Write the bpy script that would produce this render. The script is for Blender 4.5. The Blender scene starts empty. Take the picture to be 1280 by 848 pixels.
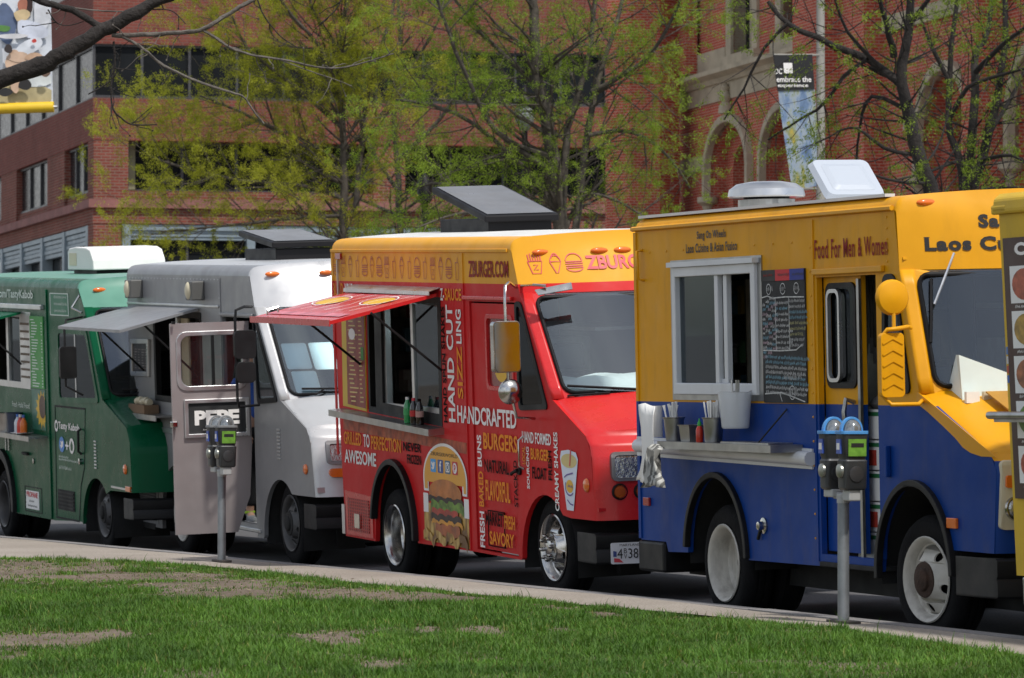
import bpy, bmesh, math, random
import numpy as np
from mathutils import Vector, Matrix
from mathutils.geometry import tessellate_polygon

# ------------------------------------------------------------------ camera
SC = bpy.context.scene
COL = SC.collection
FPX, CX, CY, XV, YH, CAMH = 5300.0, 640.0, 424.0, -1350.0, 515.0, 1.45
TH = math.atan((CX - XV) / FPX); PT = math.atan((YH - CY) / FPX)
_c, _s = math.cos(TH), math.sin(TH)
F0 = Vector((-_c, _s, 0)); RT = Vector((_s, _c, 0))
FW = F0 * math.cos(PT) + Vector((0, 0, 1)) * math.sin(PT)
UP = -F0 * math.sin(PT) + Vector((0, 0, 1)) * math.cos(PT)
CAM = Vector((23.6894, -11.61747, CAMH))

def ray(x, y): return FW + RT * ((x - CX) / FPX) - UP * ((y - CY) / FPX)
def at(x, y, d): return CAM + ray(x, y) * d                      # a point seen in direction (x, y) at depth d metres
def onz(x, y, z):
    r = ray(x, y); return CAM + r * ((z - CAM.z) / r.z)          # a point on a level surface
def onplane(x, y, p, n):
    r = ray(x, y); return CAM + r * ((p - CAM).dot(n) / r.dot(n))

cd = bpy.data.cameras.new('camera'); co = bpy.data.objects.new('camera', cd); COL.objects.link(co)
co.matrix_world = Matrix(((RT.x, UP.x, -FW.x, CAM.x), (RT.y, UP.y, -FW.y, CAM.y), (RT.z, UP.z, -FW.z, CAM.z), (0, 0, 0, 1)))
cd.sensor_width = 36.0; cd.sensor_fit = 'HORIZONTAL'; cd.lens = FPX / 1280 * 36.0
cd.clip_start = 0.5; cd.clip_end = 3000
cd.dof.use_dof = True; cd.dof.focus_distance = 31.0; cd.dof.aperture_fstop = 9.0
SC.camera = co

# ------------------------------------------------------------------ sky and sun
SUN_EL, SUN_AZ = math.radians(58), math.radians(10)              # azimuth from +X towards +Y
sv = Vector((math.cos(SUN_EL) * math.cos(SUN_AZ), math.cos(SUN_EL) * math.sin(SUN_AZ), math.sin(SUN_EL)))
W = bpy.data.worlds.new('World'); SC.world = W; W.use_nodes = True
wn = W.node_tree.nodes; wl = W.node_tree.links
sky = wn.new('ShaderNodeTexSky'); sky.sky_type = 'NISHITA'; sky.sun_disc = False
sky.sun_elevation = SUN_EL; sky.sun_rotation = math.radians(90) - SUN_AZ
sky.altitude = 50; sky.air_density = 1.0; sky.dust_density = 1.2; sky.ozone_density = 1.0
bg = wn['Background']; bg.inputs['Strength'].default_value = 0.10
# thin broken cloud over the whole sky
tcw = wn.new('ShaderNodeTexCoord'); mpw = wn.new('ShaderNodeMapping'); mpw.inputs['Scale'].default_value = (1, 1, 2.2); wl.new(tcw.outputs['Generated'], mpw.inputs[0])
nzw = wn.new('ShaderNodeTexNoise'); nzw.inputs['Scale'].default_value = 2.6; nzw.inputs['Detail'].default_value = 9; nzw.inputs['Roughness'].default_value = .58; wl.new(mpw.outputs[0], nzw.inputs['Vector'])
rpw = wn.new('ShaderNodeValToRGB'); rpw.color_ramp.elements[0].position = .44; rpw.color_ramp.elements[1].position = .66; wl.new(nzw.outputs[0], rpw.inputs[0])
mxw = wn.new('ShaderNodeMix'); mxw.data_type = 'RGBA'; wl.new(rpw.outputs[0], mxw.inputs[0]); wl.new(sky.outputs[0], mxw.inputs[6]); mxw.inputs[7].default_value = (8.5, 8.6, 8.8, 1)
hsw = wn.new('ShaderNodeHueSaturation'); hsw.inputs['Saturation'].default_value = .75; wl.new(mxw.outputs[2], hsw.inputs['Color'])
wl.new(hsw.outputs[0], bg.inputs['Color'])
sd = bpy.data.lights.new('sun', 'SUN'); sd.energy = 2.8; sd.angle = math.radians(3); sd.color = (1.0, 0.95, 0.88)
so = bpy.data.objects.new('sun', sd); COL.objects.link(so); so.location = (20, 20, 40)
so.rotation_euler = sv.to_track_quat('Z', 'Y').to_euler()
vs = SC.view_settings; vs.view_transform = 'Standard'; vs.look = 'None'; vs.gamma = 1; vs.exposure = 0.42
vs.use_curve_mapping = False

# ------------------------------------------------------------------ helpers
R = math.radians
rnd = random.Random(7)
nrg = np.random.default_rng(11)

class MB:
    def __init__(s): s.v = []; s.f = []; s.uvc = None
    def add(s, vs, fs):
        o = len(s.v); s.v += [tuple(p) for p in vs]; s.f += [tuple(o + i for i in f) for f in fs]; return s
    def box(s, c, sz, M=None):
        x, y, z = c; a, b, d = sz[0] / 2, sz[1] / 2, sz[2] / 2
        vs = [Vector((i * a, j * b, k * d)) for i in (-1, 1) for j in (-1, 1) for k in (-1, 1)]
        if M is not None: vs = [M @ p for p in vs]
        vs = [(p[0] + x, p[1] + y, p[2] + z) for p in vs]
        return s.add(vs, [(0, 1, 3, 2), (4, 6, 7, 5), (0, 4, 5, 1), (2, 3, 7, 6), (0, 2, 6, 4), (1, 5, 7, 3)])
    def bx(s, x0, x1, y0, y1, z0, z1): return s.box(((x0 + x1) / 2, (y0 + y1) / 2, (z0 + z1) / 2), (x1 - x0, y1 - y0, z1 - z0))
    def tube(s, pts, r, n=8, cap=True, flat=None):
        pts = [Vector(p) for p in pts]; rr = r if isinstance(r, (list, tuple)) else [r] * len(pts)
        rings = []; pu = None
        for i, p in enumerate(pts):
            d = (pts[min(i + 1, len(pts) - 1)] - pts[max(i - 1, 0)])
            if d.length < 1e-9: d = Vector((0, 0, 1))
            d.normalize()
            if pu is None:
                pu = Vector((0, 0, 1)) if abs(d.z) < .9 else Vector((1, 0, 0))
            u = (pu - d * pu.dot(d)); u.normalize(); w = d.cross(u); pu = u
            rings.append([p + (u * math.cos(2 * math.pi * k / n) + w * math.sin(2 * math.pi * k / n)) * rr[i] for k in range(n)])
        vs = [q for rg in rings for q in rg]; fs = []
        for i in range(len(rings) - 1):
            for k in range(n):
                a, b = i * n + k, i * n + (k + 1) % n
                fs.append((a, b, b + n, a + n))
        if cap: fs += [tuple(range(n - 1, -1, -1)), tuple(range((len(rings) - 1) * n, len(rings) * n))]
        return s.add(vs, fs)
    def lathe(s, prof, o=(0, 0, 0), n=24, axis='y', sx=1.0):
        vs = []; fs = []; m = len(prof)
        for k in range(n):
            a = 2 * math.pi * k / n; ca, sa = math.cos(a), math.sin(a)
            for r, h in prof:
                if axis == 'y': vs.append((o[0] + r * ca, o[1] + h, o[2] + r * sa))
                elif axis == 'x': vs.append((o[0] + h, o[1] + r * ca, o[2] + r * sa))
                else: vs.append((o[0] + r * ca * sx, o[1] + r * sa, o[2] + h))
        for k in range(n):
            k2 = (k + 1) % n
            for j in range(m - 1):
                fs.append((k * m + j, k * m + j + 1, k2 * m + j + 1, k2 * m + j))
        return s.add(vs, fs)
    def panel(s, outline, holes, y0, y1, P=None):
        """polygon in (x, z) with holes, thickness y0..y1; P maps (a, b, t) to a point"""
        if P is None: P = lambda a, b, t: (a, t, b)
        loops = [outline] + list(holes)
        tri = tessellate_polygon([[Vector((a, b, 0)) for a, b in lp] for lp in loops])
        flat = [q for lp in loops for q in lp]; N = len(flat)
        vs = [P(a, b, y0) for a, b in flat] + [P(a, b, y1) for a, b in flat]
        fs = [tuple(t) for t in tri] + [tuple(i + N for i in reversed(t)) for t in tri]
        o = 0
        for lp in loops:
            n = len(lp)
            for i in range(n):
                a, b = o + i, o + (i + 1) % n
                fs.append((a, b, b + N, a + N))
            o += n
        return s.add(vs, fs)
    def grid(s, rows):
        n = len(rows[0]); vs = [p for r in rows for p in r]; fs = []
        for i in range(len(rows) - 1):
            for j in range(n - 1):
                a = i * n + j; fs.append((a, a + 1, a + n + 1, a + n))
        return s.add(vs, fs)
    def build(s, name, mat, parent=None, smooth=None, bevel=0, solid=0, fixn=True, loc=None):
        me = bpy.data.meshes.new(name); me.from_pydata(s.v, [], s.f); me.update()
        if fixn:
            bm = bmesh.new(); bm.from_mesh(me); bmesh.ops.remove_doubles(bm, verts=bm.verts, dist=1e-5)
            bmesh.ops.recalc_face_normals(bm, faces=bm.faces); bm.to_mesh(me); bm.free()
        return finish(name, me, mat, parent, smooth, bevel, solid, loc)

def finish(name, me, mat, parent=None, smooth=None, bevel=0, solid=0, loc=None):
    if mat: me.materials.append(mat)
    if smooth is not None:
        me.shade_smooth()
        if smooth < 179: me.set_sharp_from_angle(angle=R(smooth))
    ob = bpy.data.objects.new(name, me); COL.objects.link(ob)
    if parent: ob.parent = parent
    if loc: ob.location = loc
    if solid:
        m = ob.modifiers.new('solid', 'SOLIDIFY'); m.thickness = solid; m.offset = 0
    if bevel:
        m = ob.modifiers.new('bevel', 'BEVEL'); m.width = bevel; m.segments = 2; m.limit_method = 'ANGLE'; m.angle_limit = R(40)
        m.harden_normals = False
    return ob

def tag(o, label=None, cat=None, group=None, kind=None):
    if label: o['label'] = label
    if cat: o['category'] = cat
    if group: o['group'] = group
    if kind: o['kind'] = kind
    return o
def empty(name, loc=(0, 0, 0), rot=(0, 0, 0)):
    o = bpy.data.objects.new(name, None); COL.objects.link(o); o.location = loc; o.rotation_euler = rot
    o.empty_display_size = .2; return o
def copy_tree(o, parent=None):
    c = o.copy(); COL.objects.link(c); c.parent = parent
    for ch in list(o.children): copy_tree(ch, c)
    return c

# ------------------------------------------------------------------ materials
def newmat(name):
    m = bpy.data.materials.new(name); m.use_nodes = True; nt = m.node_tree
    return m, nt, nt.nodes['Principled BSDF'], nt.nodes, nt.links
def ramp(nodes, links, src, stops, interp='LINEAR'):
    r = nodes.new('ShaderNodeValToRGB'); r.color_ramp.interpolation = interp
    e = r.color_ramp.elements
    while len(e) < len(stops): e.new(0.5)
    for i, (p, c) in enumerate(stops):
        e[i].position = p; e[i].color = (c[0], c[1], c[2], 1) if isinstance(c, (tuple, list)) else (c, c, c, 1)
    links.new(src, r.inputs[0]); return r
def mixc(nodes, links, fac, a, b, mode='MIX'):
    m = nodes.new('ShaderNodeMix'); m.data_type = 'RGBA'; m.blend_type = mode
    for i, v in ((0, fac), (6, a), (7, b)):
        if hasattr(v, 'is_linked') or hasattr(v, 'links'): links.new(v, m.inputs[i])
        elif isinstance(v, (int, float)): m.inputs[i].default_value = v
        else: m.inputs[i].default_value = (v[0], v[1], v[2], 1)
    return m.outputs[2]
def noise(nodes, links, vec, scale, detail=4, rough=.55, dist=0):
    n = nodes.new('ShaderNodeTexNoise'); n.inputs['Scale'].default_value = scale; n.inputs['Detail'].default_value = detail
    n.inputs['Roughness'].default_value = rough; n.inputs['Distortion'].default_value = dist
    links.new(vec, n.inputs['Vector']); return n.outputs[0]
def mapped(nodes, links, vec, sc):
    m = nodes.new('ShaderNodeMapping'); m.inputs['Scale'].default_value = sc; links.new(vec, m.inputs[0]); return m.outputs[0]

def mat(name, col, rough=.5, metal=0.0, spec=.5, var=.12, vs=2.5, bump=0.0, bs=30, split=None, dirt=0.0, coat=0.0, dcol=(.10, .08, .06), dent=0.0, emit=None):
    """painted / plain surface. split = [(z, colour above), ...] from the ground up, in the thing's own height"""
    m, nt, b, N, L = newmat(name)
    tc = N.new('ShaderNodeTexCoord'); ov = tc.outputs['Object']
    c = col
    if split:
        sx = N.new('ShaderNodeSeparateXYZ'); L.new(ov, sx.inputs[0])
        for z, cc in split:
            g = N.new('ShaderNodeMath'); g.operation = 'GREATER_THAN'; L.new(sx.outputs[2], g.inputs[0]); g.inputs[1].default_value = z
            c = mixc(N, L, g.outputs[0], c, cc)
    if var:
        n1 = noise(N, L, ov, vs, 6)
        r1 = ramp(N, L, n1, [(.3, 1 - var), (.7, 1 + var * .4)])
        c = mixc(N, L, 1.0, c, r1.outputs[0], 'MULTIPLY')
    if dirt:
        n2 = noise(N, L, mapped(N, L, ov, (1.6, 1.6, .35)), 3.2, 9, .68)
        r2 = ramp(N, L, n2, [(.52, 0.0), (.78, dirt)])
        c = mixc(N, L, r2.outputs[0], c, dcol)
    if hasattr(c, 'links'): L.new(c, b.inputs['Base Color'])
    else: b.inputs['Base Color'].default_value = (*c, 1)
    n3 = noise(N, L, ov, 5, 5)
    r3 = ramp(N, L, n3, [(.3, max(.02, rough - .08)), (.7, min(1, rough + .10))]); L.new(r3.outputs[0], b.inputs['Roughness'])
    b.inputs['Metallic'].default_value = metal; b.inputs['Specular IOR Level'].default_value = spec
    b.inputs['Coat Weight'].default_value = coat; b.inputs['Coat Roughness'].default_value = .08
    if bump or dent:
        h = noise(N, L, ov, bs, 6) if bump else noise(N, L, ov, 1.7, 2)
        bn = N.new('ShaderNodeBump'); bn.inputs['Strength'].default_value = bump or dent; bn.inputs['Distance'].default_value = .02 if bump else .05
        L.new(h, bn.inputs['Height'])
        if bump and dent:
            h2 = noise(N, L, ov, 1.7, 2); b2 = N.new('ShaderNodeBump'); b2.inputs['Strength'].default_value = dent; b2.inputs['Distance'].default_value = .05
            L.new(h2, b2.inputs['Height']); L.new(bn.outputs[0], b2.inputs['Normal']); bn = b2
        L.new(bn.outputs[0], b.inputs['Normal'])
    if emit:
        b.inputs['Emission Color'].default_value = (*emit[0], 1); b.inputs['Emission Strength'].default_value = emit[1]
    return m

def glass(name, tint=(.55, .62, .6), refl=1.0, dust_sheen=.0, ior=1.6):
    m, nt, b, N, L = newmat(name); N.remove(b); out = N['Material Output']
    tr = N.new('ShaderNodeBsdfTransparent'); tr.inputs[0].default_value = (*tint, 1)
    gl = N.new('ShaderNodeBsdfGlossy'); gl.inputs['Roughness'].default_value = .02; gl.inputs['Color'].default_value = (refl * .82, refl * .92, refl, 1)
    fr = N.new('ShaderNodeFresnel'); fr.inputs[0].default_value = ior
    mx = N.new('ShaderNodeMixShader'); L.new(fr.outputs[0], mx.inputs[0]); L.new(tr.outputs[0], mx.inputs[1]); L.new(gl.outputs[0], mx.inputs[2])
    last = mx.outputs[0]
    if dust_sheen:
        df = N.new('ShaderNodeBsdfDiffuse'); df.inputs[0].default_value = (.42, .50, .56, 1)  # dust film coloured blue to imitate reflected sky
        tc = N.new('ShaderNodeTexCoord'); n = noise(N, L, tc.outputs['Object'], 2.5, 7, .65); r = ramp(N, L, n, [(.35, dust_sheen * .4), (.75, dust_sheen)])
        m2 = N.new('ShaderNodeMixShader'); L.new(r.outputs[0], m2.inputs[0]); L.new(last, m2.inputs[1]); L.new(df.outputs[0], m2.inputs[2]); last = m2.outputs[0]
    L.new(last, out.inputs[0]); return m

def brickmat(name, c1, c2, mortar, bw, rh, ms=.012, bump=.5, var=.25, vert=False):
    m, nt, b, N, L = newmat(name)
    tc = N.new('ShaderNodeTexCoord'); sx = N.new('ShaderNodeSeparateXYZ'); L.new(tc.outputs['Object'], sx.inputs[0])
    ad = N.new('ShaderNodeMath'); L.new(sx.outputs[0], ad.inputs[0]); L.new(sx.outputs[1], ad.inputs[1])
    cb = N.new('ShaderNodeCombineXYZ'); L.new(ad.outputs[0], cb.inputs[0]); L.new(sx.outputs[2], cb.inputs[1])
    br = N.new('ShaderNodeTexBrick'); L.new(cb.outputs[0], br.inputs['Vector']); br.inputs['Scale'].default_value = 1
    br.inputs['Brick Width'].default_value = bw; br.inputs['Row Height'].default_value = rh; br.inputs['Mortar Size'].default_value = ms
    br.inputs['Color1'].default_value = (*c1, 1); br.inputs['Color2'].default_value = (*c2, 1); br.inputs['Mortar'].default_value = (*mortar, 1)
    br.inputs['Bias'].default_value = 0
    n = noise(N, L, tc.outputs['Object'], .55, 8, .65); r = ramp(N, L, n, [(.3, 1 - var), (.7, 1 + var * .4)])
    c = mixc(N, L, 1.0, br.outputs[0], r.outputs[0], 'MULTIPLY'); L.new(c, b.inputs['Base Color'])
    b.inputs['Roughness'].default_value = .9; b.inputs['Specular IOR Level'].default_value = .2
    bn = N.new('ShaderNodeBump'); bn.inputs['Strength'].default_value = bump; bn.inputs['Distance'].default_value = .02; bn.invert = True
    L.new(br.outputs['Fac'], bn.inputs['Height']); L.new(bn.outputs[0], b.inputs['Normal'])
    return m

YEL = (.70, .325, .004); YELR = (.74, .36, .03); RED = (.56, .018, .020); BLU = (.003, .042, .235); GRN = (.003, .085, .036)
M = dict(
    rubber=mat('tyre_rubber', (.008, .008, .009), .85, var=.4, vs=8, bump=.3, bs=60, spec=.15),
    black=mat('black_trim', (.008, .008, .009), .55, spec=.25, var=.2),
    blackplastic=mat('black_plastic', (.011, .011, .012), .5, spec=.25, var=.25, vs=5),
    dark=mat('dark_interior', (.03, .03, .03), .8, var=.3),
    chassis=mat('chassis_black', (.012, .012, .012), .8, var=.4, vs=6),
    steel=mat('brushed_steel', (.42, .42, .41), .36, 1.0, var=.25, vs=7, dirt=.3, dcol=(.12, .10, .08)),
    alu=mat('aluminium', (.62, .63, .64), .34, .9, var=.15, vs=4, bump=.06, bs=12),
    chrome=mat('chrome', (.55, .54, .52), .20, 1.0, var=.35, vs=9, dirt=.3, dcol=(.12, .11, .10)),
    mirror=mat('mirror_glass', (.7, .72, .72), .03, 1.0, var=.0),
    whitealu=mat('white_aluminium', (.62, .64, .66), .42, .1, var=.1, dirt=.25, dcol=(.3, .28, .25)),
    white=mat('white_paint', (.74, .74, .72), .5, var=.06, dirt=.15, dcol=(.4, .38, .33)),
    rimwhite=mat('white_wheel_enamel', (.55, .53, .48), .5, var=.2, vs=6, dirt=.75, dcol=(.10, .075, .055)),
    rimgrey=mat('grey_wheel_enamel', (.06, .06, .062), .5, var=.3, vs=6, dirt=.5),
    amber=mat('amber_lens', (.75, .16, .015), .15, var=.15, coat=.5),
    redlens=mat('red_lens', (.35, .015, .012), .2, var=.15, coat=.5),
    lens=mat('headlamp_lens', (.55, .56, .55), .06, .85, var=.35, vs=22, bump=.3, bs=40),
    cream=mat('cream_enamel', (.62, .56, .40), .45, var=.15, dirt=.3),
    paper=mat('paper_white', (.80, .80, .78), .85, var=.05),
    teal=mat('pale_teal_paper', (.74, .86, .86), .8, var=.12),
    yellow=mat('yellow_enamel', YEL, .42, spec=.3, var=.10, dirt=.22, dcol=(.30, .15, .015), dent=.12),
    ywall=mat('yellow_over_blue', BLU, .45, spec=.14, var=.14, vs=1.5, split=[(1.485, YEL)], dirt=.30, dcol=(.12, .09, .05), dent=.14),
    ynose=mat('yellow_over_blue_nose', BLU, .42, spec=.25, var=.12, split=[(1.16, YEL)], dirt=.16, dcol=(.12, .09, .05), dent=.1),
    rwall=mat('red_under_yellow', RED, .42, spec=.09, var=.08, vs=1.2, split=[(2.445, YELR)], dirt=.13, dcol=(.2, .03, .02), dent=.12),
    red=mat('red_gloss', RED, .28, spec=.4, var=.07, dirt=.06, dcol=(.25, .04, .03), dent=.08, coat=.15),
    sil=mat('silver_paint_shaded', (.27, .275, .285), .42, .35, var=.12, vs=1.5, dirt=.22, dcol=(.18, .16, .14), dent=.14),  # darker copy of the silver, the side's shade put into the colour
    sil_lit=mat('silver_paint_lit', (.54, .55, .56), .34, .35, var=.06, dirt=.12, dcol=(.3, .28, .26), dent=.15),  # same silver painted paler for the sunlit front and roof
    green=mat('green_gloss', GRN, .30, spec=.10, var=.15, vs=1.2, dirt=.08, dcol=(.04, .06, .03), dent=.12),
    greenp=mat('pale_green_roof', (.10, .27, .20), .4, var=.12, dent=.1),
    tan=mat('tan_enamel', (.66, .44, .05), .5, spec=.1, var=.15, dirt=.3, dcol=(.28, .18, .06), dent=.15),
    roofwhite=mat('roof_coating', (.62, .62, .60), .7, var=.15, vs=4, dirt=.4, dcol=(.28, .27, .25), bump=.15, bs=15),
    hatch=mat('black_hatch', (.010, .0095, .011), .5, spec=.2, var=.2),
    hatchtop=mat('hatch_panel', (.17, .17, .175), .35, .2, var=.2, dirt=.5, dcol=(.2, .19, .18)),
    gwin=glass('window_glass', (.38, .42, .42), .9, .03), gshield=glass('windshield_glass', (.92, .97, .98), 1.15, .02, 2.15), gshield2=glass('windshield_clear', (.72, .84, .88), 1.0, .015, 1.9),
    gdark=glass('tinted_glass', (.16, .19, .19), .5, .02), gclear=glass('clear_glass', (.8, .82, .8), .8, .02),
    skin=mat('skin', (.50, .29, .20), .5, var=.08), cloth_black=mat('black_cotton', (.014, .014, .017), .9, var=.2, bump=.2, bs=50),
    cloth_blue=mat('blue_cotton', (.03, .10, .42), .85, var=.2, bump=.2, bs=40), hair=mat('dark_hair', (.015, .011, .009), .6, var=.3, bump=.5, bs=60),
    lwhite=mat('letter_white', (.82, .80, .78), .5, spec=.1, var=.06), lorange=mat('letter_orange', (.80, .27, .02), .5, spec=.1, var=.1),
    lblack=mat('letter_black', (.012, .004, .004), .6, spec=.05, var=.2), ldark=mat('letter_ink', (.012, .011, .011), .5, var=.1),
    lmaroon=mat('letter_maroon', (.26, .012, .010), .5, spec=.1, var=.15), lpink=mat('letter_red', (.62, .05, .07), .5, var=.15),
    lline=mat('icon_line', (.42, .07, .02), .5, var=.15), lgreenw=mat('letter_pale', (.62, .72, .66), .5, var=.08),
    slate=mat('chalkboard_slate', (.022, .023, .024), .75, var=.4, vs=4), chalk=mat('chalk_white', (.60, .61, .60), .95, var=.4, vs=30),
    chalkb=mat('chalk_blue', (.22, .42, .52), .95, var=.4, vs=30), chalkp=mat('chalk_pink', (.55, .40, .45), .95, var=.4, vs=30), chalky=mat('chalk_yellow', (.50, .48, .22), .95, var=.4, vs=30),
)
# ------------------------------------------------------------------ lettering
def textmesh(body, bold=0.0, serif=0, space=1.0):
    cu = bpy.data.curves.new('txt', 'FONT'); cu.body = body; cu.size = 1; cu.offset = bold; cu.space_character = space; cu.resolution_u = 3
    ob = bpy.data.objects.new('txt', cu); COL.objects.link(ob)
    dg = bpy.context.evaluated_depsgraph_get(); me = bpy.data.meshes.new_from_object(ob.evaluated_get(dg))
    vs = [(v.co.x, v.co.y) for v in me.vertices]; fs = [tuple(p.vertices) for p in me.polygons]
    if serif:
        cnt = {}
        for p in me.polygons:
            for a, b in p.edge_keys: cnt[(a, b)] = cnt.get((a, b), 0) + 1
        ys = [v[1] for v in vs]; 
        for (a, b), k in cnt.items():
            if k != 1: continue
            (x0, y0), (x1, y1) = vs[a], vs[b]
            if abs(y0 - y1) < .004 and .05 < abs(x1 - x0) < .24:
                c = (x0 + x1) / 2; w = abs(x1 - x0) / 2 + .055 * serif; y = y0
                cen = 1 if any(abs(vs[i][1] - y) > .02 and abs(vs[i][0] - c) < .2 and vs[i][1] > y for i in range(len(vs))) and y < .1 else -1
                o = len(vs); vs += [(c - w, y), (c + w, y), (c + w * .75, y + .05 * serif * cen), (c - w * .75, y + .05 * serif * cen)]; fs.append((o, o + 1, o + 2, o + 3))
    bpy.data.objects.remove(ob); bpy.data.curves.remove(cu); bpy.data.meshes.remove(me)
    return vs, fs
def fitted(body, a0, a1, b0, b1, bold=.0, serif=0, up=False, rev=False):
    vs, fs = textmesh(body, bold, serif, 1.15 if serif else 1.0)
    xs = [v[0] for v in vs]; ys = [v[1] for v in vs]; x0, x1, y0, y1 = min(xs), max(xs), min(ys), max(ys)
    out = []
    for x, y in vs:
        u, w = (x - x0) / (x1 - x0), (y - y0) / (y1 - y0)
        if up: u, w = 1 - w, u
        out.append((a0 + u * (a1 - a0), b0 + w * (b1 - b0)))
    return out, fs
def word(parent, body, x0, x1, z0, z1, m, bold=.02, up=False, y=-.006, P=None, serif=0, name='lettering', shear=0.0):
    vs, fs = fitted(body, x0, x1, z0, z1, bold, serif, up)
    if P is None: P = lambda a, b: (a, y, b + shear * (a - x0))
    mb = MB(); mb.add([P(a, b) for a, b in vs], fs)
    return mb.build(name, m, parent, fixn=False)
def poly(parent, pts, m, y=-.006, name='decal', P=None):
    """flat printed shape in the side plane"""
    if P is None: P = lambda a, b: (a, y, b)
    tri = tessellate_polygon([[Vector((a, b, 0)) for a, b in pts]])
    return MB().add([P(a, b) for a, b in pts], [tuple(t) for t in tri]).build(name, m, parent, fixn=False)
def strokes(parent, lines, w, m, y=-.006, name='drawing', P=None):
    """flat drawn lines, every line a ribbon of width w"""
    if P is None: P = lambda a, b: (a, y, b)
    mb = MB()
    for ln in lines:
        n = len(ln); L_ = []; Rr = []
        for i, (a, b) in enumerate(ln):
            p, q = ln[max(i - 1, 0)], ln[min(i + 1, n - 1)]; dx, dz = q[0] - p[0], q[1] - p[1]; l = math.hypot(dx, dz) or 1
            nx, nz = -dz / l * w / 2, dx / l * w / 2
            L_.append(P(a + nx, b + nz)); Rr.append(P(a - nx, b - nz))
        mb.add(L_ + Rr, [(i, i + 1, n + i + 1, n + i) for i in range(n - 1)])
    return mb.build(name, m, parent, fixn=False)
def ell(cx, cz, rx, rz, a0=0, a1=360, n=20):
    full = abs(a1 - a0) >= 360; k = n if full else n + 1
    return [(cx + rx * math.cos(R(a0 + (a1 - a0) * i / n)), cz + rz * math.sin(R(a0 + (a1 - a0) * i / n))) for i in range(k)]
def rrect(x0, x1, z0, z1, r, n=4):
    p = []
    for cx, cz, a in ((x1 - r, z1 - r, 0), (x0 + r, z1 - r, 90), (x0 + r, z0 + r, 180), (x1 - r, z0 + r, 270)):
        p += [(cx + r * math.cos(R(a + 90 * i / n)), cz + r * math.sin(R(a + 90 * i / n))) for i in range(n + 1)]
    return p
def rpoly(pts, r, n=4):
    """round the corners of any polygon"""
    out = []; k = len(pts)
    for i in range(k):
        p = Vector(pts[i]); a = (Vector(pts[i - 1]) - p); b = (Vector(pts[(i + 1) % k]) - p)
        ra = min(r, a.length * .45); rb = min(r, b.length * .45); A = p + a.normalized() * ra; B = p + b.normalized() * rb
        for j in range(n + 1):
            t = j / n; q = A * (1 - t) ** 2 + p * 2 * t * (1 - t) + B * t * t; out.append((q.x, q.y))
    return out
def inset(pts, d):
    """shrink (d > 0) a counter-clockwise or clockwise polygon"""
    k = len(pts); ar = sum(pts[i - 1][0] * pts[i][1] - pts[i][0] * pts[i - 1][1] for i in range(k)); sg = 1 if ar > 0 else -1
    out = []
    for i in range(k):
        a, p, b = Vector(pts[i - 1]), Vector(pts[i]), Vector(pts[(i + 1) % k])
        d1, d2 = (p - a), (b - p)
        if d1.length < 1e-9 or d2.length < 1e-9: out.append(tuple(p)); continue
        d1.normalize(); d2.normalize(); n1 = Vector((-d1.y, d1.x)) * sg; n2 = Vector((-d2.y, d2.x)) * sg
        n = n1 + n2; n.normalize(); c = max(.5, n.dot(n1)); q = p + n * d / c; out.append((q.x, q.y))
    return out
def circ(cx, cz, r, n=16): return ell(cx, cz, r, r, 0, 360, n)
# ================================================================== the ground
def roadz(y):
    if y < 5.6: return .03 * (y - .15)
    return .1635 - .03 * (y - 5.6)
KX = [-70, -45, -30, -19.85, -15.5, -9.7, -6.6, -3.1, 0, 2.5, 8, 20, 40]
KY = [-3.4, -2.2, -1.5, -1.0, -.70, -.40, -.27, -.18, -.17, -.20, -.32, -.7, -1.6]
def kerb_y(x): return float(np.interp(x, KX, KY))
EX = [-70, -30, -20, -14, -12.5, -11.6, -10.8, -6, -4, -1, 1, 3.5, 8, 20, 40]
EY = [-6.0, -3.9, -3.3, -2.85, -2.5, -1.7, -1.42, -1.32, -1.12, -.92, -.86, -1.08, -1.2, -1.6, -2.4]
def edge_y(x): return float(np.interp(x, EX, EY))

def groundmat(name, cols, scale, rough=.92, bump=.4, bs=60, speck=None, spec=.25):
    m, nt, b, N, L = newmat(name); tc = N.new('ShaderNodeTexCoord'); ov = tc.outputs['Object']
    n = noise(N, L, ov, scale, 8, .62); c = ramp(N, L, n, cols).outputs[0]
    if speck:
        n2 = noise(N, L, ov, speck[0], 3, .6); r = ramp(N, L, n2, [(.42, 0.0), (.62, speck[2])]); c = mixc(N, L, r.outputs[0], c, speck[1])
        n4 = noise(N, L, ov, speck[0] * 1.7, 2, .6); r4 = ramp(N, L, n4, [(.56, 0.0), (.66, speck[2])]); c = mixc(N, L, r4.outputs[0], c, tuple(min(.8, q * 2.4) for q in speck[1]))
    L.new(c, b.inputs['Base Color']); b.inputs['Roughness'].default_value = rough; b.inputs['Specular IOR Level'].default_value = spec
    h = noise(N, L, ov, bs, 5); bn = N.new('ShaderNodeBump'); bn.inputs['Strength'].default_value = bump; bn.inputs['Distance'].default_value = .02
    L.new(h, bn.inputs['Height']); L.new(bn.outputs[0], b.inputs['Normal']); return m
m_asph = groundmat('asphalt', [(.3, (.095, .095, .10)), (.7, (.135, .135, .14))], .8, bump=.5, bs=90, speck=(70, (.05, .05, .052), .6))
m_walk = groundmat('aggregate_concrete', [(.3, (.27, .242, .205)), (.55, (.335, .302, .26)), (.75, (.39, .355, .31))], .9, bump=.35, bs=120, speck=(55, (.17, .14, .12), .55))
m_kerb = groundmat('granite_kerb', [(.3, (.17, .168, .17)), (.7, (.26, .25, .245))], 1.6, bump=.3, bs=80, speck=(45, (.15, .14, .14), .5))
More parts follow.
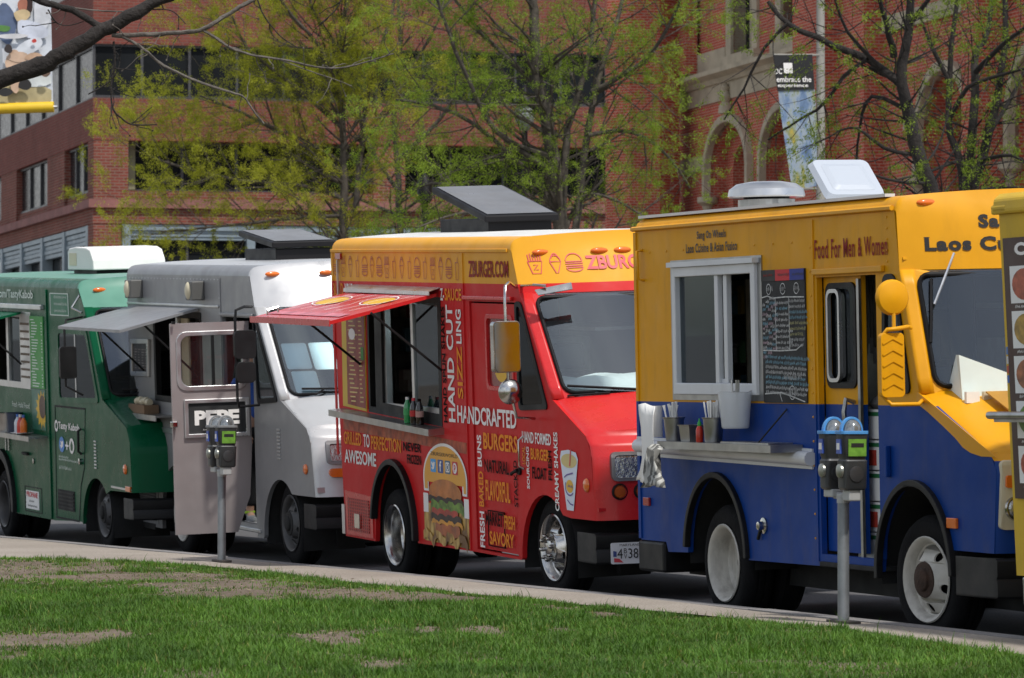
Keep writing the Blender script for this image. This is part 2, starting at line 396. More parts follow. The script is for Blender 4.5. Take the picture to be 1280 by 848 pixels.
m_soil = groundmat('bare_soil', [(.28, (.085, .068, .05)), (.5, (.165, .130, .10)), (.75, (.225, .18, .145))], 1.3, bump=.9, bs=34, speck=(40, (.10, .075, .055), .6))
m_far = groundmat('distant_paving', [(.3, (.16, .155, .15)), (.7, (.22, .21, .2))], .2)

g = MB().add([(-1500, -1500, -.08), (1500, -1500, -.08), (1500, 1500, -.08), (-1500, 1500, -.08)], [(0, 1, 2, 3)]).build('ground', m_far)
tag(g, kind='structure')
ys = [-3.8, -.6, .15, 1, 2, 3, 4, 5, 5.6, 6.2, 7, 8, 9, 10, 11.4]
rows = [[(x, y, roadz(y)) for y in ys] for x in np.linspace(-70, 45, 60)]
tag(MB().grid(rows).build('road', m_asph, smooth=60), kind='structure')
# centre line on the road
mk = mat('road_paint', (.62, .50, .08), .7, var=.3, vs=9)
for y in (5.45, 5.75):
    pass
cl = MB().grid([[(x, y, roadz(y) + .004) for y in (5.30, 5.42)] for x in (-70, 45)]); tag(cl.build('road_marking', mk), kind='structure')
# kerb: granite stones one after another
kroot = tag(empty('kerb', (0, 0, 0)), kind='structure')
x = -46.0; kr = random.Random(3)
while x < 22:
    L_ = kr.uniform(1.5, 2.1); a, b = x + .006, x + L_ - .006; ya, yb = kerb_y(a), kerb_y(b); h = .15 + kr.uniform(-.006, .004)
    w = .17; r = .018
    prof = [(-w, -.1), (-w, h), (-r, h), (-r * .3, h - r * .3), (0, h - r), (.012, -.1)]
    A = [(a, ya + p, q) for p, q in prof]; B = [(b, yb + p, q) for p, q in prof]; n = len(prof)
    MB().add(A + B, [(i, (i + 1) % n, n + (i + 1) % n, n + i) for i in range(n)] + [tuple(range(n)), tuple(range(2 * n - 1, n - 1, -1))]).build('kerb_stone', m_kerb, kroot)
    x += L_
# sidewalk strip
xs = np.linspace(-70, 40, 180); rows = []
for i, x in enumerate(xs):
    a, b = kerb_y(x) - .173, edge_y(x)
    rows.append([(x, a + (b - a) * t, .147 + .004 * math.sin(x * 1.3 + t * 3)) for t in np.linspace(0, 1, 6)])
tag(MB().grid(rows).build('sidewalk', m_walk, smooth=60), kind='structure')
# lawn soil: a gently uneven sheet that runs under the edge of the sidewalk
def vnoise(x, y, s, seed=0):
    x = np.asarray(x) / s; y = np.asarray(y) / s; xi = np.floor(x).astype(int); yi = np.floor(y).astype(int); fx = x - xi; fy = y - yi
    fx = fx * fx * (3 - 2 * fx); fy = fy * fy * (3 - 2 * fy)
    def h(a, b):
        n = (a * 374761393 + b * 668265263 + seed * 1442695041) & 0x7fffffff; n = ((n ^ (n >> 13)) * 1274126177) & 0x7fffffff; return ((n ^ (n >> 16)) & 0xffff) / 65535.0
    return (h(xi, yi) * (1 - fx) + h(xi + 1, yi) * fx) * (1 - fy) + (h(xi, yi + 1) * (1 - fx) + h(xi + 1, yi + 1) * fx) * fy
EXa, EYa = np.array(EX), np.array(EY)
def lawn_z(x, y):
    off = np.clip((np.interp(x, EXa, EYa) - np.asarray(y)) / .5, 0, 1)
    return .128 + off * (.012 + .035 * vnoise(x, y, 1.1, 3) + .02 * vnoise(x, y, .35, 5)) 
gx = np.concatenate([np.linspace(-70, -18, 30), np.linspace(-17.6, 10, 150), np.linspace(11, 45, 20)])
t = np.linspace(0, 1, 90) ** 1.6
rows = []
for x in gx:
    e = edge_y(x) + .12; yy = e + (-45 - e) * t ** 1.5
    zz = lawn_z(np.full_like(yy, x), yy)
    rows.append([(x, float(b), float(c)) for b, c in zip(yy, zz)])
tag(MB().grid(rows).build('lawn_soil', m_soil, smooth=60), kind='structure')
# far kerb and pavement across the street
fk = tag(MB().bx(-70, 45, 11.4, 11.58, -.1, .14).build('far_kerb', m_kerb), kind='structure')
fp = tag(MB().bx(-70, 45, 11.583, 17, -.06, .135).build('far_pavement', m_walk), kind='structure')

# grass blades, thinned over the worn patches
patches = []   # centre seen at (px, py), half sizes in metres across and along the view
for px, py, ra, rb in [(20, 718, 1.1, 2.2), (110, 714, .55, .9), (175, 722, .9, 1.3), (270, 734, .9, 1.2), (360, 744, .9, .9), (460, 750, .7, .6), (545, 752, .45, .35), (60, 802, .5, .75), (130, 797, .22, .5), (415, 804, .2, .45), (595, 795, .16, .28), (535, 796, .10, .2), (20, 826, .12, .25), (700, 792, .10, .2), (480, 838, .14, .2), (760, 772, .12, .2), (1010, 796, .13, .2), (705, 764, .2, .22), (860, 776, .16, .2)]:
    p = onz(px, py, .14) - F0 * (.35 if rb > .6 else .1); patches.append((p.x, p.y, ra * 1.18, rb * 1.4 + .25))
def bare(x, y):
    m = np.zeros_like(x); wob = .75 * (vnoise(x, y, .33, 8) - .5) + .75 * (vnoise(x, y, .10, 9) - .5)
    for cx, cy, ra, rb in patches:
        dx, dy = x - cx, y - cy; u = (dx * RT.x + dy * RT.y) / ra; v = (dx * F0.x + dy * F0.y) / rb
        d = np.sqrt(u * u + v * v); m = np.maximum(m, np.clip((1.1 + wob - d) / .55, 0, 1))
    return m
def project(x, y, z):
    dx, dy, dz = x - CAM.x, y - CAM.y, z - CAM.z; w = dx * FW.x + dy * FW.y + dz * FW.z
    return CX + FPX * (dx * RT.x + dy * RT.y) / w, CY - FPX * (dx * UP.x + dy * UP.y + dz * UP.z) / w, w
def blades(n, seed):
    g_ = np.random.default_rng(seed)
    x = g_.uniform(-17, 10, n); y = g_.uniform(-10.5, -.7, n)
    px, py, w = project(x, y, np.full(n, .15)); k = (px > -260) & (px < 1540) & (py < 985) & (y < np.interp(x, EXa, EYa) + .02)
    x, y = x[k], y[k]; b = bare(x, y); tuft = vnoise(x, y, .22, 21)
    edge = np.interp(x, EXa, EYa) - y
    p = (1 - .94 * b) * (.45 + .75 * tuft) * np.clip(.35 + edge / .12, 0, 1)
    k = g_.uniform(0, 1, len(x)) < p; x, y, b, tuft, edge = x[k], y[k], b[k], tuft[k], edge[k]; n = len(x)
    h = g_.gamma(7, .0040, n) * (.45 + .85 * tuft) * (1 - .6 * b) + .008; h *= np.where(g_.uniform(0, 1, n) < .006, 2.0, 1)
    h = h * (.6 + .6 * vnoise(x, y, 1.4, 31) + .5 * vnoise(x, y, .3, 33) ** 2); a = g_.uniform(0, 2 * np.pi, n); lean = g_.uniform(.2, 1.2, n) * h
    z = lawn_z(x, y) - .004; wd = g_.uniform(.0018, .0036, n)
    ca, sa = np.cos(a), np.sin(a); lx, ly = ca * lean, sa * lean; tx, ty = -sa * wd, ca * wd
    V = np.empty((n, 5, 3))
    V[:, 0] = np.stack([x - tx, y - ty, z], 1); V[:, 1] = np.stack([x + tx, y + ty, z], 1)
    mx, my, mz = x + lx * .35, y + ly * .35, z + h * .62
    V[:, 2] = np.stack([mx - tx * .85, my - ty * .85, mz], 1); V[:, 3] = np.stack([mx + tx * .85, my + ty * .85, mz], 1)
    V[:, 4] = np.stack([x + lx, y + ly, z + h], 1)
    hue = g_.uniform(0, 1, n); dry = (vnoise(x, y, .8, 41) * .5 + vnoise(x, y, .25, 43) * .5)
    c = np.empty((n, 3)); base = np.array([.045, .115, .014]); br = np.array([.13, .255, .034]); yl = np.array([.19, .20, .05])
    t_ = np.clip(hue * .55 + (dry - .3) * .8, 0, 1)[:, None]; c = base * (1 - t_) + br * t_
    q = (g_.uniform(0, 1, n) < .05 + .25 * b)[:, None]; c = np.where(q, yl * (.5 + .7 * hue[:, None]), c)
    c = c * (.55 + .75 * vnoise(x, y, .5, 51) * .5 + .75 * vnoise(x, y, .14, 53) * .5)[:, None] * g_.uniform(.75, 1.3, (n, 1))
    return V, c
def mesh_np(name, V, tris, fcol=None, ncol=None):
    me = bpy.data.meshes.new(name); n, k, _ = V.shape; T = np.array(tris); nt_ = len(T)
    me.vertices.add(n * k); me.vertices.foreach_set('co', V.reshape(-1).astype(np.float32))
    idx = (np.arange(n)[:, None, None] * k + T[None]).reshape(-1).astype(np.int32)
    me.loops.add(len(idx)); me.loops.foreach_set('vertex_index', idx)
    me.polygons.add(n * nt_); me.polygons.foreach_set('loop_start', np.arange(0, len(idx), 3, dtype=np.int32))
    me.update(calc_edges=True)
    if fcol is not None:
        at_ = me.attributes.new('tint', 'FLOAT_COLOR', 'POINT')
        c = np.repeat(np.concatenate([fcol, np.ones((n, 1))], 1), k, 0).astype(np.float32); at_.data.foreach_set('color', c.reshape(-1))
    return me
def leafmat(name, trans=.45, rough=.6):
    m, nt, b, N, L = newmat(name); at_ = N.new('ShaderNodeAttribute'); at_.attribute_name = 'tint'
    L.new(at_.outputs['Color'], b.inputs['Base Color']); b.inputs['Roughness'].default_value = rough; b.inputs['Specular IOR Level'].default_value = .3
    tr = N.new('ShaderNodeBsdfTranslucent'); L.new(mixc(N, L, 1.0, at_.outputs['Color'], (1.0, 1.15, .55), 'MULTIPLY'), tr.inputs[0])
    mx = N.new('ShaderNodeMixShader'); mx.inputs[0].default_value = trans; L.new(b.outputs[0], mx.inputs[1]); L.new(tr.outputs[0], mx.inputs[2])
    L.new(mx.outputs[0], N['Material Output'].inputs[0]); return m
m_leaf = leafmat('leaf', .5); m_grass = leafmat('grass_blade', .35)
V, c = blades(1500000, 5)
gr = finish('grass', mesh_np('grass', V, [(0, 1, 3), (0, 3, 2), (2, 3, 4)], c), m_grass)
tag(gr, 'short uneven green lawn with worn bare patches beside the sidewalk', 'grass', kind='stuff')
# fallen litter, leaves and pebbles on bare soil
def litter():
    g_ = np.random.default_rng(77); n = 9000; x = g_.uniform(-17, 8, n); y = g_.uniform(-9, -.4, n); b = bare(x, y); k = (g_.uniform(0, 1, n) < .15 + b)
    px, py, w = project(x, y, np.full(n, .15)); k &= (px > -200) & (px < 1480) & (py < 950) & (y < np.interp(x, EXa, EYa) + .25)
    x, y = x[k], y[k]; n = len(x); z = np.maximum(lawn_z(x, y) + .006, np.where(y > np.interp(x, EXa, EYa), .156, 0)); s = g_.uniform(.006, .02, n); a = g_.uniform(0, 6.28, n)
    V = np.empty((n, 4, 3))
    for i, (u, v) in enumerate(((-1, -.6), (1, -.6), (1, .6), (-1, .6))):
        V[:, i] = np.stack([x + (np.cos(a) * u - np.sin(a) * v) * s, y + (np.sin(a) * u + np.cos(a) * v) * s, z + g_.uniform(0, .012, n)], 1)
    t_ = g_.uniform(0, 1, n)[:, None]; c = np.array([.10, .07, .045]) * (1 - t_) + np.array([.34, .28, .20]) * t_
    return V, c
V, c = litter(); lt = finish('leaf_litter', mesh_np('leaf_litter', V, [(0, 1, 2), (0, 2, 3)], c), m_grass)
tag(lt, 'scattered dry bits and pebbles on the bare soil patches', 'litter', kind='stuff')
# ================================================================== food trucks
WID = 2.2
def gbow(y): return 1 - abs((y - WID / 2) / (WID / 2)) ** 2.4
class Truck:
    """local axes: x forward along the kerb, y away from the kerb, z up; y = 0 is the kerb-side wall"""
    def __init__(s, name, label, O, pitch, roll, rows, zs=2.72):
        s.root = empty(name, O, (R(roll), R(pitch), 0)); tag(s.root, label, 'food truck', 'food trucks parked along the kerb')
        s.M = Matrix.Translation(O) @ (Matrix.Rotation(R(pitch), 4, 'Y') @ Matrix.Rotation(R(roll), 4, 'X')); s.Mi = s.M.inverted()
        s.rows = rows; s.zs = zs
    def fx(s, y, z):
        r = s.rows
        if z >= r[0][1]: return r[0][0] + r[0][2] * gbow(y)
        for (x0, z0, b0), (x1, z1, b1) in zip(r, r[1:]):
            if z1 <= z <= z0:
                t = (z0 - z) / (z0 - z1); return x0 + (x1 - x0) * t + (b0 + (b1 - b0) * t) * gbow(y)
        return r[-1][0] + r[-1][2] * gbow(y)
    def zroof(s, y):
        e = min(y, WID - y); r = .085; t = min(1, e / r)
        return s.zs + .085 * math.sqrt(max(0, 1 - (1 - t) ** 2)) + .045 * gbow(y)
    def shell(s, outline, holes, xr, m_side, m_roof, m_cap, m_nose, m_far=None, m_rear=None):
        rt = s.root; s.xr = xr
        MB().panel(outline, holes, 0, .04).build('side_panel', m_side, rt)
        solid = [p for p in outline]
        MB().panel(solid, [], WID - .04, WID).build('side_panel', m_far or m_side, rt)
        ys_ = [0, .006, .02, .045, .085, .16, .3, .5, .8, 1.1, 1.4, 1.7, 1.9, 2.04, 2.115, 2.155, 2.18, 2.194, 2.2]
        r0 = s.rows[0]
        def xf(y): return r0[0] + r0[2] * gbow(y)
        for k, (part, mm) in enumerate(((ys_[5:14], m_roof), (ys_[:6], m_side), (ys_[13:], m_side))):
            rows = [[(xr + (xf(y) - xr) * t, y, s.zroof(y)) for y in part] for t in (0, .25, .5, .75, 1)]
            MB().grid(rows).build('roof' if k == 0 else 'roof_edge', mm, rt, smooth=50)
        # front cap above the windscreen
        rr = [[(xf(y), y, s.zroof(y)) for y in ys_]]
        z0, z1 = s.rows[1][1], s.rows[2][1]
        rr.append([(xf(y) + .02, y, min(s.zroof(y) - .004, s.zs + .05)) for y in ys_])
        for k in range(5):
            z = z0 + (z1 - z0) * k / 4; rr.append([(s.fx(y, z), y, z) for y in ys_])
        MB().grid(rr).build('front_cap', m_cap, rt, smooth=40)
        # nose: bonnet, front face and lip
        base = s.rows[3]; rr = []
        nr = s.rows[3:]
        def nose(y, z): return s.fx(y, z)
        yn = [0, .004, .015, .035, .06, .1, .16, .25, .4, .6, .85, 1.1, 1.35, 1.6, 1.8, 1.95, 2.04, 2.1, 2.14, 2.165, 2.185, 2.196, 2.2]
        zz = []
        for (x0, za, b0), (x1, zb, b1) in zip(nr, nr[1:]):
            n = 6
            zz += [(x0 + (x1 - x0) * k / n, za + (zb - za) * k / n, b0 + (b1 - b0) * k / n) for k in range(n)]
        zz.append(nr[-1])
        def edge(y):          # rounds the bonnet shoulder down to the wall
            e = min(y, WID - y); return -.035 * (1 - math.sqrt(max(0, 1 - (1 - min(1, e / .1)) ** 2)))
        rr = [[(x_ + b_ * gbow(y) + (edge(y) if z_ < nr[1][1] else 0), y, z_ + (edge(y) if z_ >= nr[1][1] else 0) + (.05 * gbow(y) if z_ >= nr[1][1] else 0)) for y in yn] for x_, z_, b_ in zz]
        last = [(p[0] - .10, p[1], p[2] - .0) for p in rr[-1]]; rr.append(last)
        MB().grid(rr).build('bonnet', m_nose, rt, smooth=35)
        zb, zt = outline[0][1] + .3, s.zs
        MB().bx(xr - .002, xr + .04, .042, WID - .042, .35, zt).build('rear_panel', m_rear or m_side, rt)
        MB().bx(xr + .08, s.rows[2][0] - .15, .30, WID - .30, .46, .50).build('floor', M['dark'], rt)
        MB().bx(xr + .06, s.rows[4][0] - .25, .35, WID - .35, .22 - .035 * 0, .44).build('chassis', M['chassis'], rt)
        MB().bx(xr + .05, s.rows[2][0] - .2, WID - .075, WID - .055, .52, zt - .02).bx(xr + .05, s.rows[2][0] - .2, .06, WID - .08, zt - .05, zt - .03).bx(xr + .045, xr + .06, .06, WID - .08, .52, zt - .06).build('interior_lining', M['lining'], rt)
    def cabin(s, colour=None):
        """seats, wheel and a rack of goods inside"""
        rt = s.root; x0 = s.rows[3][0]; ms = mat('seat_vinyl', (.03, .03, .034), .6, var=.3)
        for y in (.35, 1.45):
            st = MB().bx(x0 - 1.15, x0 - .65, y, y + .5, .95, 1.08).build('seat', ms, rt, bevel=.03)
            MB().bx(x0 - 1.25, x0 - 1.12, y, y + .5, 1.09, 1.72).build('seat_back', ms, st, bevel=.03); MB().bx(x0 - 1.22, x0 - 1.13, y + .12, y + .38, 1.74, 1.95).build('headrest', ms, st, bevel=.03); MB().bx(x0 - 1.0, x0 - .8, y + .12, y + .38, .5, .95).build('seat_base', M['chassis'], st)
        w = MB().lathe([(.19, .014), (.204, 0), (.19, -.014), (.176, 0), (.19, .014)], (0, 0, 0), 24, 'x').build('steering_wheel', M['black'], rt, smooth=60); w.location = (x0 - .42, 1.7, 1.66); w.rotation_euler = (0, R(-35), 0)
        MB().box((0, 0, 0), (.02, .36, .035)).box((-.02, 0, 0), (.05, .10, .10)).build('spokes', M['black'], w); MB().tube([(0, 0, 0), (-.05, 0, 0), (.32, 0, -.28)], .025, 8).build('column', M['black'], w)
    def rack(s, x0, x1, y0, y1, zs_, seed):
        q = random.Random(seed); rk = MB().bx(x0, x0 + .02, y0, y1, .52, zs_[-1] + .25).bx(x1 - .02, x1, y0, y1, .52, zs_[-1] + .25).build('rack', M['steel'], s.root)
        cols = [mat('goods', c, .5, var=.2) for c in ((.50, .46, .40), (.35, .06, .04), (.10, .22, .30), (.45, .30, .06), (.20, .20, .20), (.06, .18, .06))]
        for z in zs_:
            MB().bx(x0 + .021, x1 - .021, y0, y1, z - .02, z).build('shelf', M['steel'], rk); x = x0 + .05
            while x < x1 - .14:
                w, h = q.uniform(.06, .14), q.uniform(.08, .22)
                if q.random() < .5: MB().bx(x, x + w, y0 + .02, y0 + .16, z + .001, z + h).build('carton', q.choice(cols), rk)
                else: MB().lathe([(0, 0), (w / 2, 0), (w / 2, h * .75), (w * .3, h * .9), (w * .3, h), (0, h)], (x + w / 2, y0 + .09, z + .001), 10, 'z').build('jar', q.choice(cols), rk, smooth=40)
                x += w + q.uniform(.01, .04)
    def windscreen(s, m_pillar, m_glass, split=True, inset_=.085, papers=False):
        rt = s.root; za, zb = s.rows[2][1], s.rows[3][1]
        zl = [za + (zb - za) * k / 8 for k in range(9)]
        def pt(y, z, o=0): return (s.fx(y, z) + o, y, z)
        for y0, y1 in ((0, inset_), (WID - inset_, WID)):
            MB().grid([[pt(y, z) for y in np.linspace(y0, y1, 5)] for z in zl]).build('pillar', m_pillar, rt, smooth=50, solid=.02)
        ws = []
        spans = [(inset_, WID / 2 - .012), (WID / 2 + .012, WID - inset_)] if split else [(inset_, WID - inset_)]
        for a, b in spans:
            # rounded glass outline in (y, z)
            out = rrect(a + .012, b - .012, zb + .045, za - .03, .07, 4)
            rg = [pt(y, z, .012) for y, z in out]; rg.append(rg[0])
            fr = MB().tube(rg + [rg[1]], .017, 6, cap=False).build('windscreen', M['black'], rt, smooth=60)
            yy = np.linspace(a, b, 9)
            MB().grid([[pt(y, z, -.004) for y in yy] for z in [za - .005 + (zb + .012 - za) * k / 8 for k in range(9)]]).build('pane', m_glass, fr, smooth=60)
            # painted border that fills the corners between glass and body
            def P(yv, zv, t): return pt(yv, zv, t)
            MB().panel([(a - .002, zb), (b + .002, zb), (b + .002, za), (a - .002, za)], [out], .002, .008, P).build('surround', m_pillar, fr)
        MB().bx(s.rows[3][0] - .55, s.rows[3][0] + .12, .08, WID - .08, zb - .14, zb - .05).build('dashboard', M['dark'], rt)
    def wheel(s, x, y, r, style, rear=False, far=True, steer=0):
        def one(yv, flip):
            w0 = s.M @ Vector((x, yv, 0)); c = s.Mi @ Vector((w0.x, w0.y, roadz(w0.y) + r - .006))
            e = empty('wheel', (c.x, yv, c.z), (0, 0, math.pi if flip else steer)); e.parent = s.root
            rr = r * .635
            pr = [(rr - .01, .03), (rr + .012, .004), (rr + .05, -.004), (r - .055, .0), (r - .02, .016), (r - .004, .04), (r, .05), (r, .075), (r - .012, .08), (r - .012, .09), (r, .095), (r, .125), (r - .012, .13), (r - .012, .14), (r, .145), (r, .17), (r - .004, .18), (r - .02, .205), (r - .055, .22), (rr, .22)]
            if rear and True: pr = pr + [(rr, .25), (r - .055, .25), (r - .02, .262), (r, .29), (r, .42), (r - .03, .46), (rr, .47)]
            MB().lathe(pr, n=48).build('tyre', M['rubber'], e, smooth=35)
            mr, mh = style[0], style[1]
            if rear:
                p = [(rr + .016, -.006), (rr + .008, -.014), (rr - .004, -.008), (rr - .018, .012), (rr - .026, .05), (rr - .03, .125), (rr - .05, .148), (rr - .09, .155), (.07, .158)]
                MB().lathe(p, n=40).build('rim', mr, e, smooth=35)
                MB().lathe([(.075, .157), (.07, .140), (.045, .130), (.04, .115), (0, .113)], n=20).build('hub', mh, e, smooth=35)
            else:
                p = [(rr + .016, -.006), (rr + .008, -.014), (rr - .004, -.008), (rr - .02, .015), (rr - .03, .05), (rr - .045, .058)]
                b = MB().lathe(p, n=40)
                ro, ri = rr - .045, .115; N_ = 40; ho, hi = .058, -.02
                def P(a_, b_, t):
                    q = math.hypot(a_, b_); u = (ro - q) / (ro - ri); h = ho + (hi - ho) * (u ** .8 if u > 0 else 0)
                    return (a_, h + t, b_)
                rm = (ro + ri) / 2 + .012
                holes = [circ(rm * math.cos(R(72 * k + 54)), rm * math.sin(R(72 * k + 54)), .03, 12) for k in range(5)]
                b.panel(circ(0, 0, ro, N_), holes + [circ(0, 0, ri, 24)[::-1]], 0, .012, P)
                b.build('rim', mr, e, smooth=40)
                MB().lathe([(ro, .075), (.02, .075)], n=24).build('brake_drum', M['chassis'], e)
                MB().lathe([(.118, -.012), (.112, -.028), (.075, -.032), (.068, -.048), (.055, -.055), (0, -.056)], n=24).build('hub', mh, e, smooth=35)
                if len(style) > 2:
                    for k in range(8):
                        a = R(45 * k + 10); MB().lathe([(.019, 0), (.018, -.035), (.012, -.055), (0, -.06)], (.092 * math.cos(a), -.03, .092 * math.sin(a)), n=8).build('lug_nut', style[2], e, smooth=40)
        one(y, False)
        if far: one(WID - y, True)
    def well(s, cx, cz, r, y1=.62):
        pts = ell(cx, cz, r, r, -8, 188, 16)
        b = MB(); rows = [[(a, y, c) for a, c in pts] for y in (.03, y1)]; b.grid(rows)
        b.panel(pts, [], y1, y1 + .01); b.build('wheel_well', M['chassis'], s.root, smooth=60)
    def flare(s, cx, cz, rx, rz, a0, a1, w, m, out=.05, tail=None):
        o = ell(cx, cz, rx + w * .55, rz + w * .55, a0, a1, 22); i = ell(cx, cz, rx - w * .45, rz - w * .45, a0, a1, 22)
        MB().panel(o + i[::-1], [], -out, .012).build('wheel_arch_trim', m, s.root, bevel=.012)
    def window(s, out, m_fr, m_gl, fw=.035, y=-.012, dep=.05, name='window'):
        f = MB().panel(out, [inset(out, fw)], y, y + dep).build(name, m_fr, s.root)
        MB().panel(inset(out, fw * .6), [], y + dep * .45, y + dep * .45 + .005).build('pane', m_gl, f)
        return f
    def slab(s, name, x0, x1, y0, y1, z0, z1, m, bevel=0, parent=None):
        return MB().bx(x0, x1, y0, y1, z0, z1).build(name, m, parent or s.root, bevel=bevel)
    def oval(s, x, y, z, rx, rz, m, d=.025, face='side', name='marker_light'):
        b = MB(); pr = [(1, 0), (.9, .6), (.6, .9), (0, 1)]
        for k in range(14):
            a = 2 * math.pi * k / 14
        vs = []; fs = []; n = 14
        for q, h in pr:
            for k in range(n):
                a = 2 * math.pi * k / n
                if face == 'side': vs.append((x + rx * q * math.cos(a), y - d * h, z + rz * q * math.sin(a)))
                else: vs.append((x + d * h, y + rx * q * math.cos(a), z + rz * q * math.sin(a)))
        for j in range(3):
            for k in range(n): fs.append((j * n + k, j * n + (k + 1) % n, (j + 1) * n + (k + 1) % n, (j + 1) * n + k))
        return b.add(vs, fs).build(name, m, s.root, smooth=60)
    def P(s, off=.006): return lambda y, z: (s.fx(y, z) + off, y, z)
M['lining'] = mat('interior_lining', (.16, .16, .16), .45, .4, var=.3)
def arch(cx, cz, rx, rz, a0, a1, n=14): return ell(cx, cz, rx, rz, a0, a1, n)
def rivets(parent, pts, m, r=.009, name='rivet_row'):
    b = MB()
    for x, y, z in pts: b.lathe([(r, 0), (r * .7, -.005), (0, -.006)], (x, y, z), n=6)
    return tag(b.build(name, m, parent), kind='stuff')

# ------------------------------------------------------------------ yellow and blue truck
T1 = Truck('food_truck', 'yellow over blue food truck with a chalkboard menu and a silver sliding window', (0, .12, 0), .5, 1.4,
           [(-.55, 2.80, .16), (-.52, 2.70, .18), (-.49, 2.34, .2), (-.24, 1.56, .22), (.72, 1.215, .15), (.80, 1.16, .15), (.82, 1.08, .15), (.76, .60, .15)])
rt = T1.root
out = [(-4.87, .48), (-4.87, 2.72), (-.55, 2.72), (-.49, 2.34), (-.24, 1.56), (.72, 1.20), (.79, 1.10), (.74, .60), (.21, .60)] + arch(-.33, .42, .53, .58, 18, 180) + \
      [(-.87, .44), (-1.74, .42), (-2.93, .41)] + arch(-3.47, .42, .53, .56, 0, 180) + [(-4.36, .41), (-4.40, .48)]
holes = [rrect(-4.12, -2.68, 1.535, 2.43, .02, 2), [(-1.74, .50), (-.84, .50), (-.84, 2.32), (-1.74, 2.32)], rpoly([(-.70, 2.30), (-.56, 2.30), (-.37, 1.58), (-.74, 1.58)], .06)]
T1.shell(out, holes, -4.87, M['ywall'], M['roofwhite'], M['yellow'], M['ynose'], M['ywall'])
T1.windscreen(M['yellow'], M['gshield2']); T1.cabin(); T1.rack(-4.75, -4.15, .55, .95, (1.15, 1.45, 1.75, 2.1), 3); T1.rack(-4.0, -3.1, 1.0, 1.4, (1.2, 1.6, 2.0), 4)
# roof edge rail and corner cap
MB().tube([(-4.90, -.012, 2.735), (-.56, -.012, 2.735)], .018, 6).build('roof_rail', M['yellow'], rt, smooth=60)
T1.slab('roof_lip', -4.88, -.74, .03, .10, 2.812, 2.832, M['whitealu'])
T1.slab('panel_seam', -1.80, -1.775, -.008, .0, .45, 2.70, M['yellow_d'] if 'yellow_d' in M else M['ywall'])
T1.slab('corner_post', -4.89, -4.845, -.01, .0, .49, 2.71, M['ywall'])
T1.slab('door_header', -1.76, -.70, -.03, 0, 2.335, 2.375, M['yellow'], .006)
rivets(rt, [(x, -.001, 2.56) for x in np.arange(-4.6, -1.9, .31)] + [(-.66, -.001, z) for z in np.arange(2.4, 2.7, .07)] + [(-1.83, -.001, z) for z in np.arange(.6, 2.6, .16)], M['yellow'])
g_ = MB().tube([(-4.74, 0, 2.58), (-4.74, -.045, 2.57), (-4.72, -.045, 2.37), (-4.72, 0, 2.36)], .012, 6).build('grab_handle', M['yellow'], rt, smooth=60)
# serving window: outer sheet-metal surround, white frame, one fixed and one sliding light
o_ = [(-4.20, 1.50), (-2.61, 1.50), (-2.61, 2.49), (-4.20, 2.49)]
MB().panel(o_, [[(-4.12, 1.55), (-2.69, 1.55), (-2.69, 2.43), (-4.12, 2.43)]], -.010, .0).build('window_surround', M['steel'], rt)
fr = MB().panel([(-4.13, 1.54), (-2.68, 1.54), (-2.68, 2.44), (-4.13, 2.44)], [[(-4.07, 1.62), (-2.75, 1.62), (-2.75, 2.37), (-4.07, 2.37)]], -.035, .03).build('window', M['whitealu'], rt, bevel=.006)
MB().bx(-4.07, -3.38, .005, .010, 1.62, 2.37).build('pane', M['gwin'], fr)
MB().bx(-3.40, -3.34, -.02, .02, 1.62, 2.37).bx(-3.28, -3.22, -.005, .035, 1.62, 2.37).bx(-3.42, -3.22, .0, .02, 1.62, 1.65).build('sash', M['whitealu'], fr, bevel=.004)
MB().bx(-4.16, -2.65, -.06, .0, 2.44, 2.475).build('drip_edge', M['whitealu'], fr)
MB().bx(-3.85, -3.5, .03, .034, 1.66, 2.08).build('notice', M['paper'], fr)
# things seen inside
k_ = MB()
for x0, x1, z0, z1 in ((-4.1, -3.5, 1.2, 1.75), (-3.4, -2.9, 1.2, 1.6), (-4.3, -2.5, 2.1, 2.14), (-2.6, -2.1, 1.1, 1.9)): k_.bx(x0, x1, 1.55, 2.0, z0, z1)
k_.build('galley', M['steel'], rt)
u = MB(); 
for i in range(9): 
    x_ = -3.15 + i * .05; u.tube([(x_, .9, 2.35), (x_ + .01, .9, 1.95 - .07 * (i % 3))], .012, 5).box((x_ + .01, .9, 1.93 - .07 * (i % 3)), (.06, .02, .11))
u.build('utensils', M['steel'], rt)
# chalkboard menu
cb = MB().bx(-2.60, -1.905, -.012, -.001, 1.49, 2.385).build('chalkboard', M['slate'], rt)
for i, cc in enumerate(((.012, .01, .01), (.55, .012, .02), (.015, .03, .25))):
    a = -2.60 + i * .232; poly(cb, [(a, 2.31), (a + .231, 2.31), (a + .231, 2.385), (a, 2.385)], mat('board_header', cc, .6, var=.2), y=-.0165, name='board_header')
cr = random.Random(12)
def squig(x0, x1, z, h, n, slope=0.0):
    """a line of chalk handwriting"""
    ls = []; x = x0
    while x < x1:
        w = cr.uniform(.03, .09); k = int(w / .009) + 2
        ls.append([(x + w * i / k, z + slope * (x - x0) + h * (.5 if i % 2 else -.35) * cr.uniform(.4, 1.15)) for i in range(k + 1)]); x += w + cr.uniform(.008, .02)
    return ls
for i in range(3): strokes(cb, squig(-2.55 + i * .232, -2.42 + i * .232, 2.348, .022, 0), .006, M['ldark'] if i else M['lmaroon'], -.020, 'header_text')
cs = ['chalk', 'chalkb', 'chalkp', 'chalky']
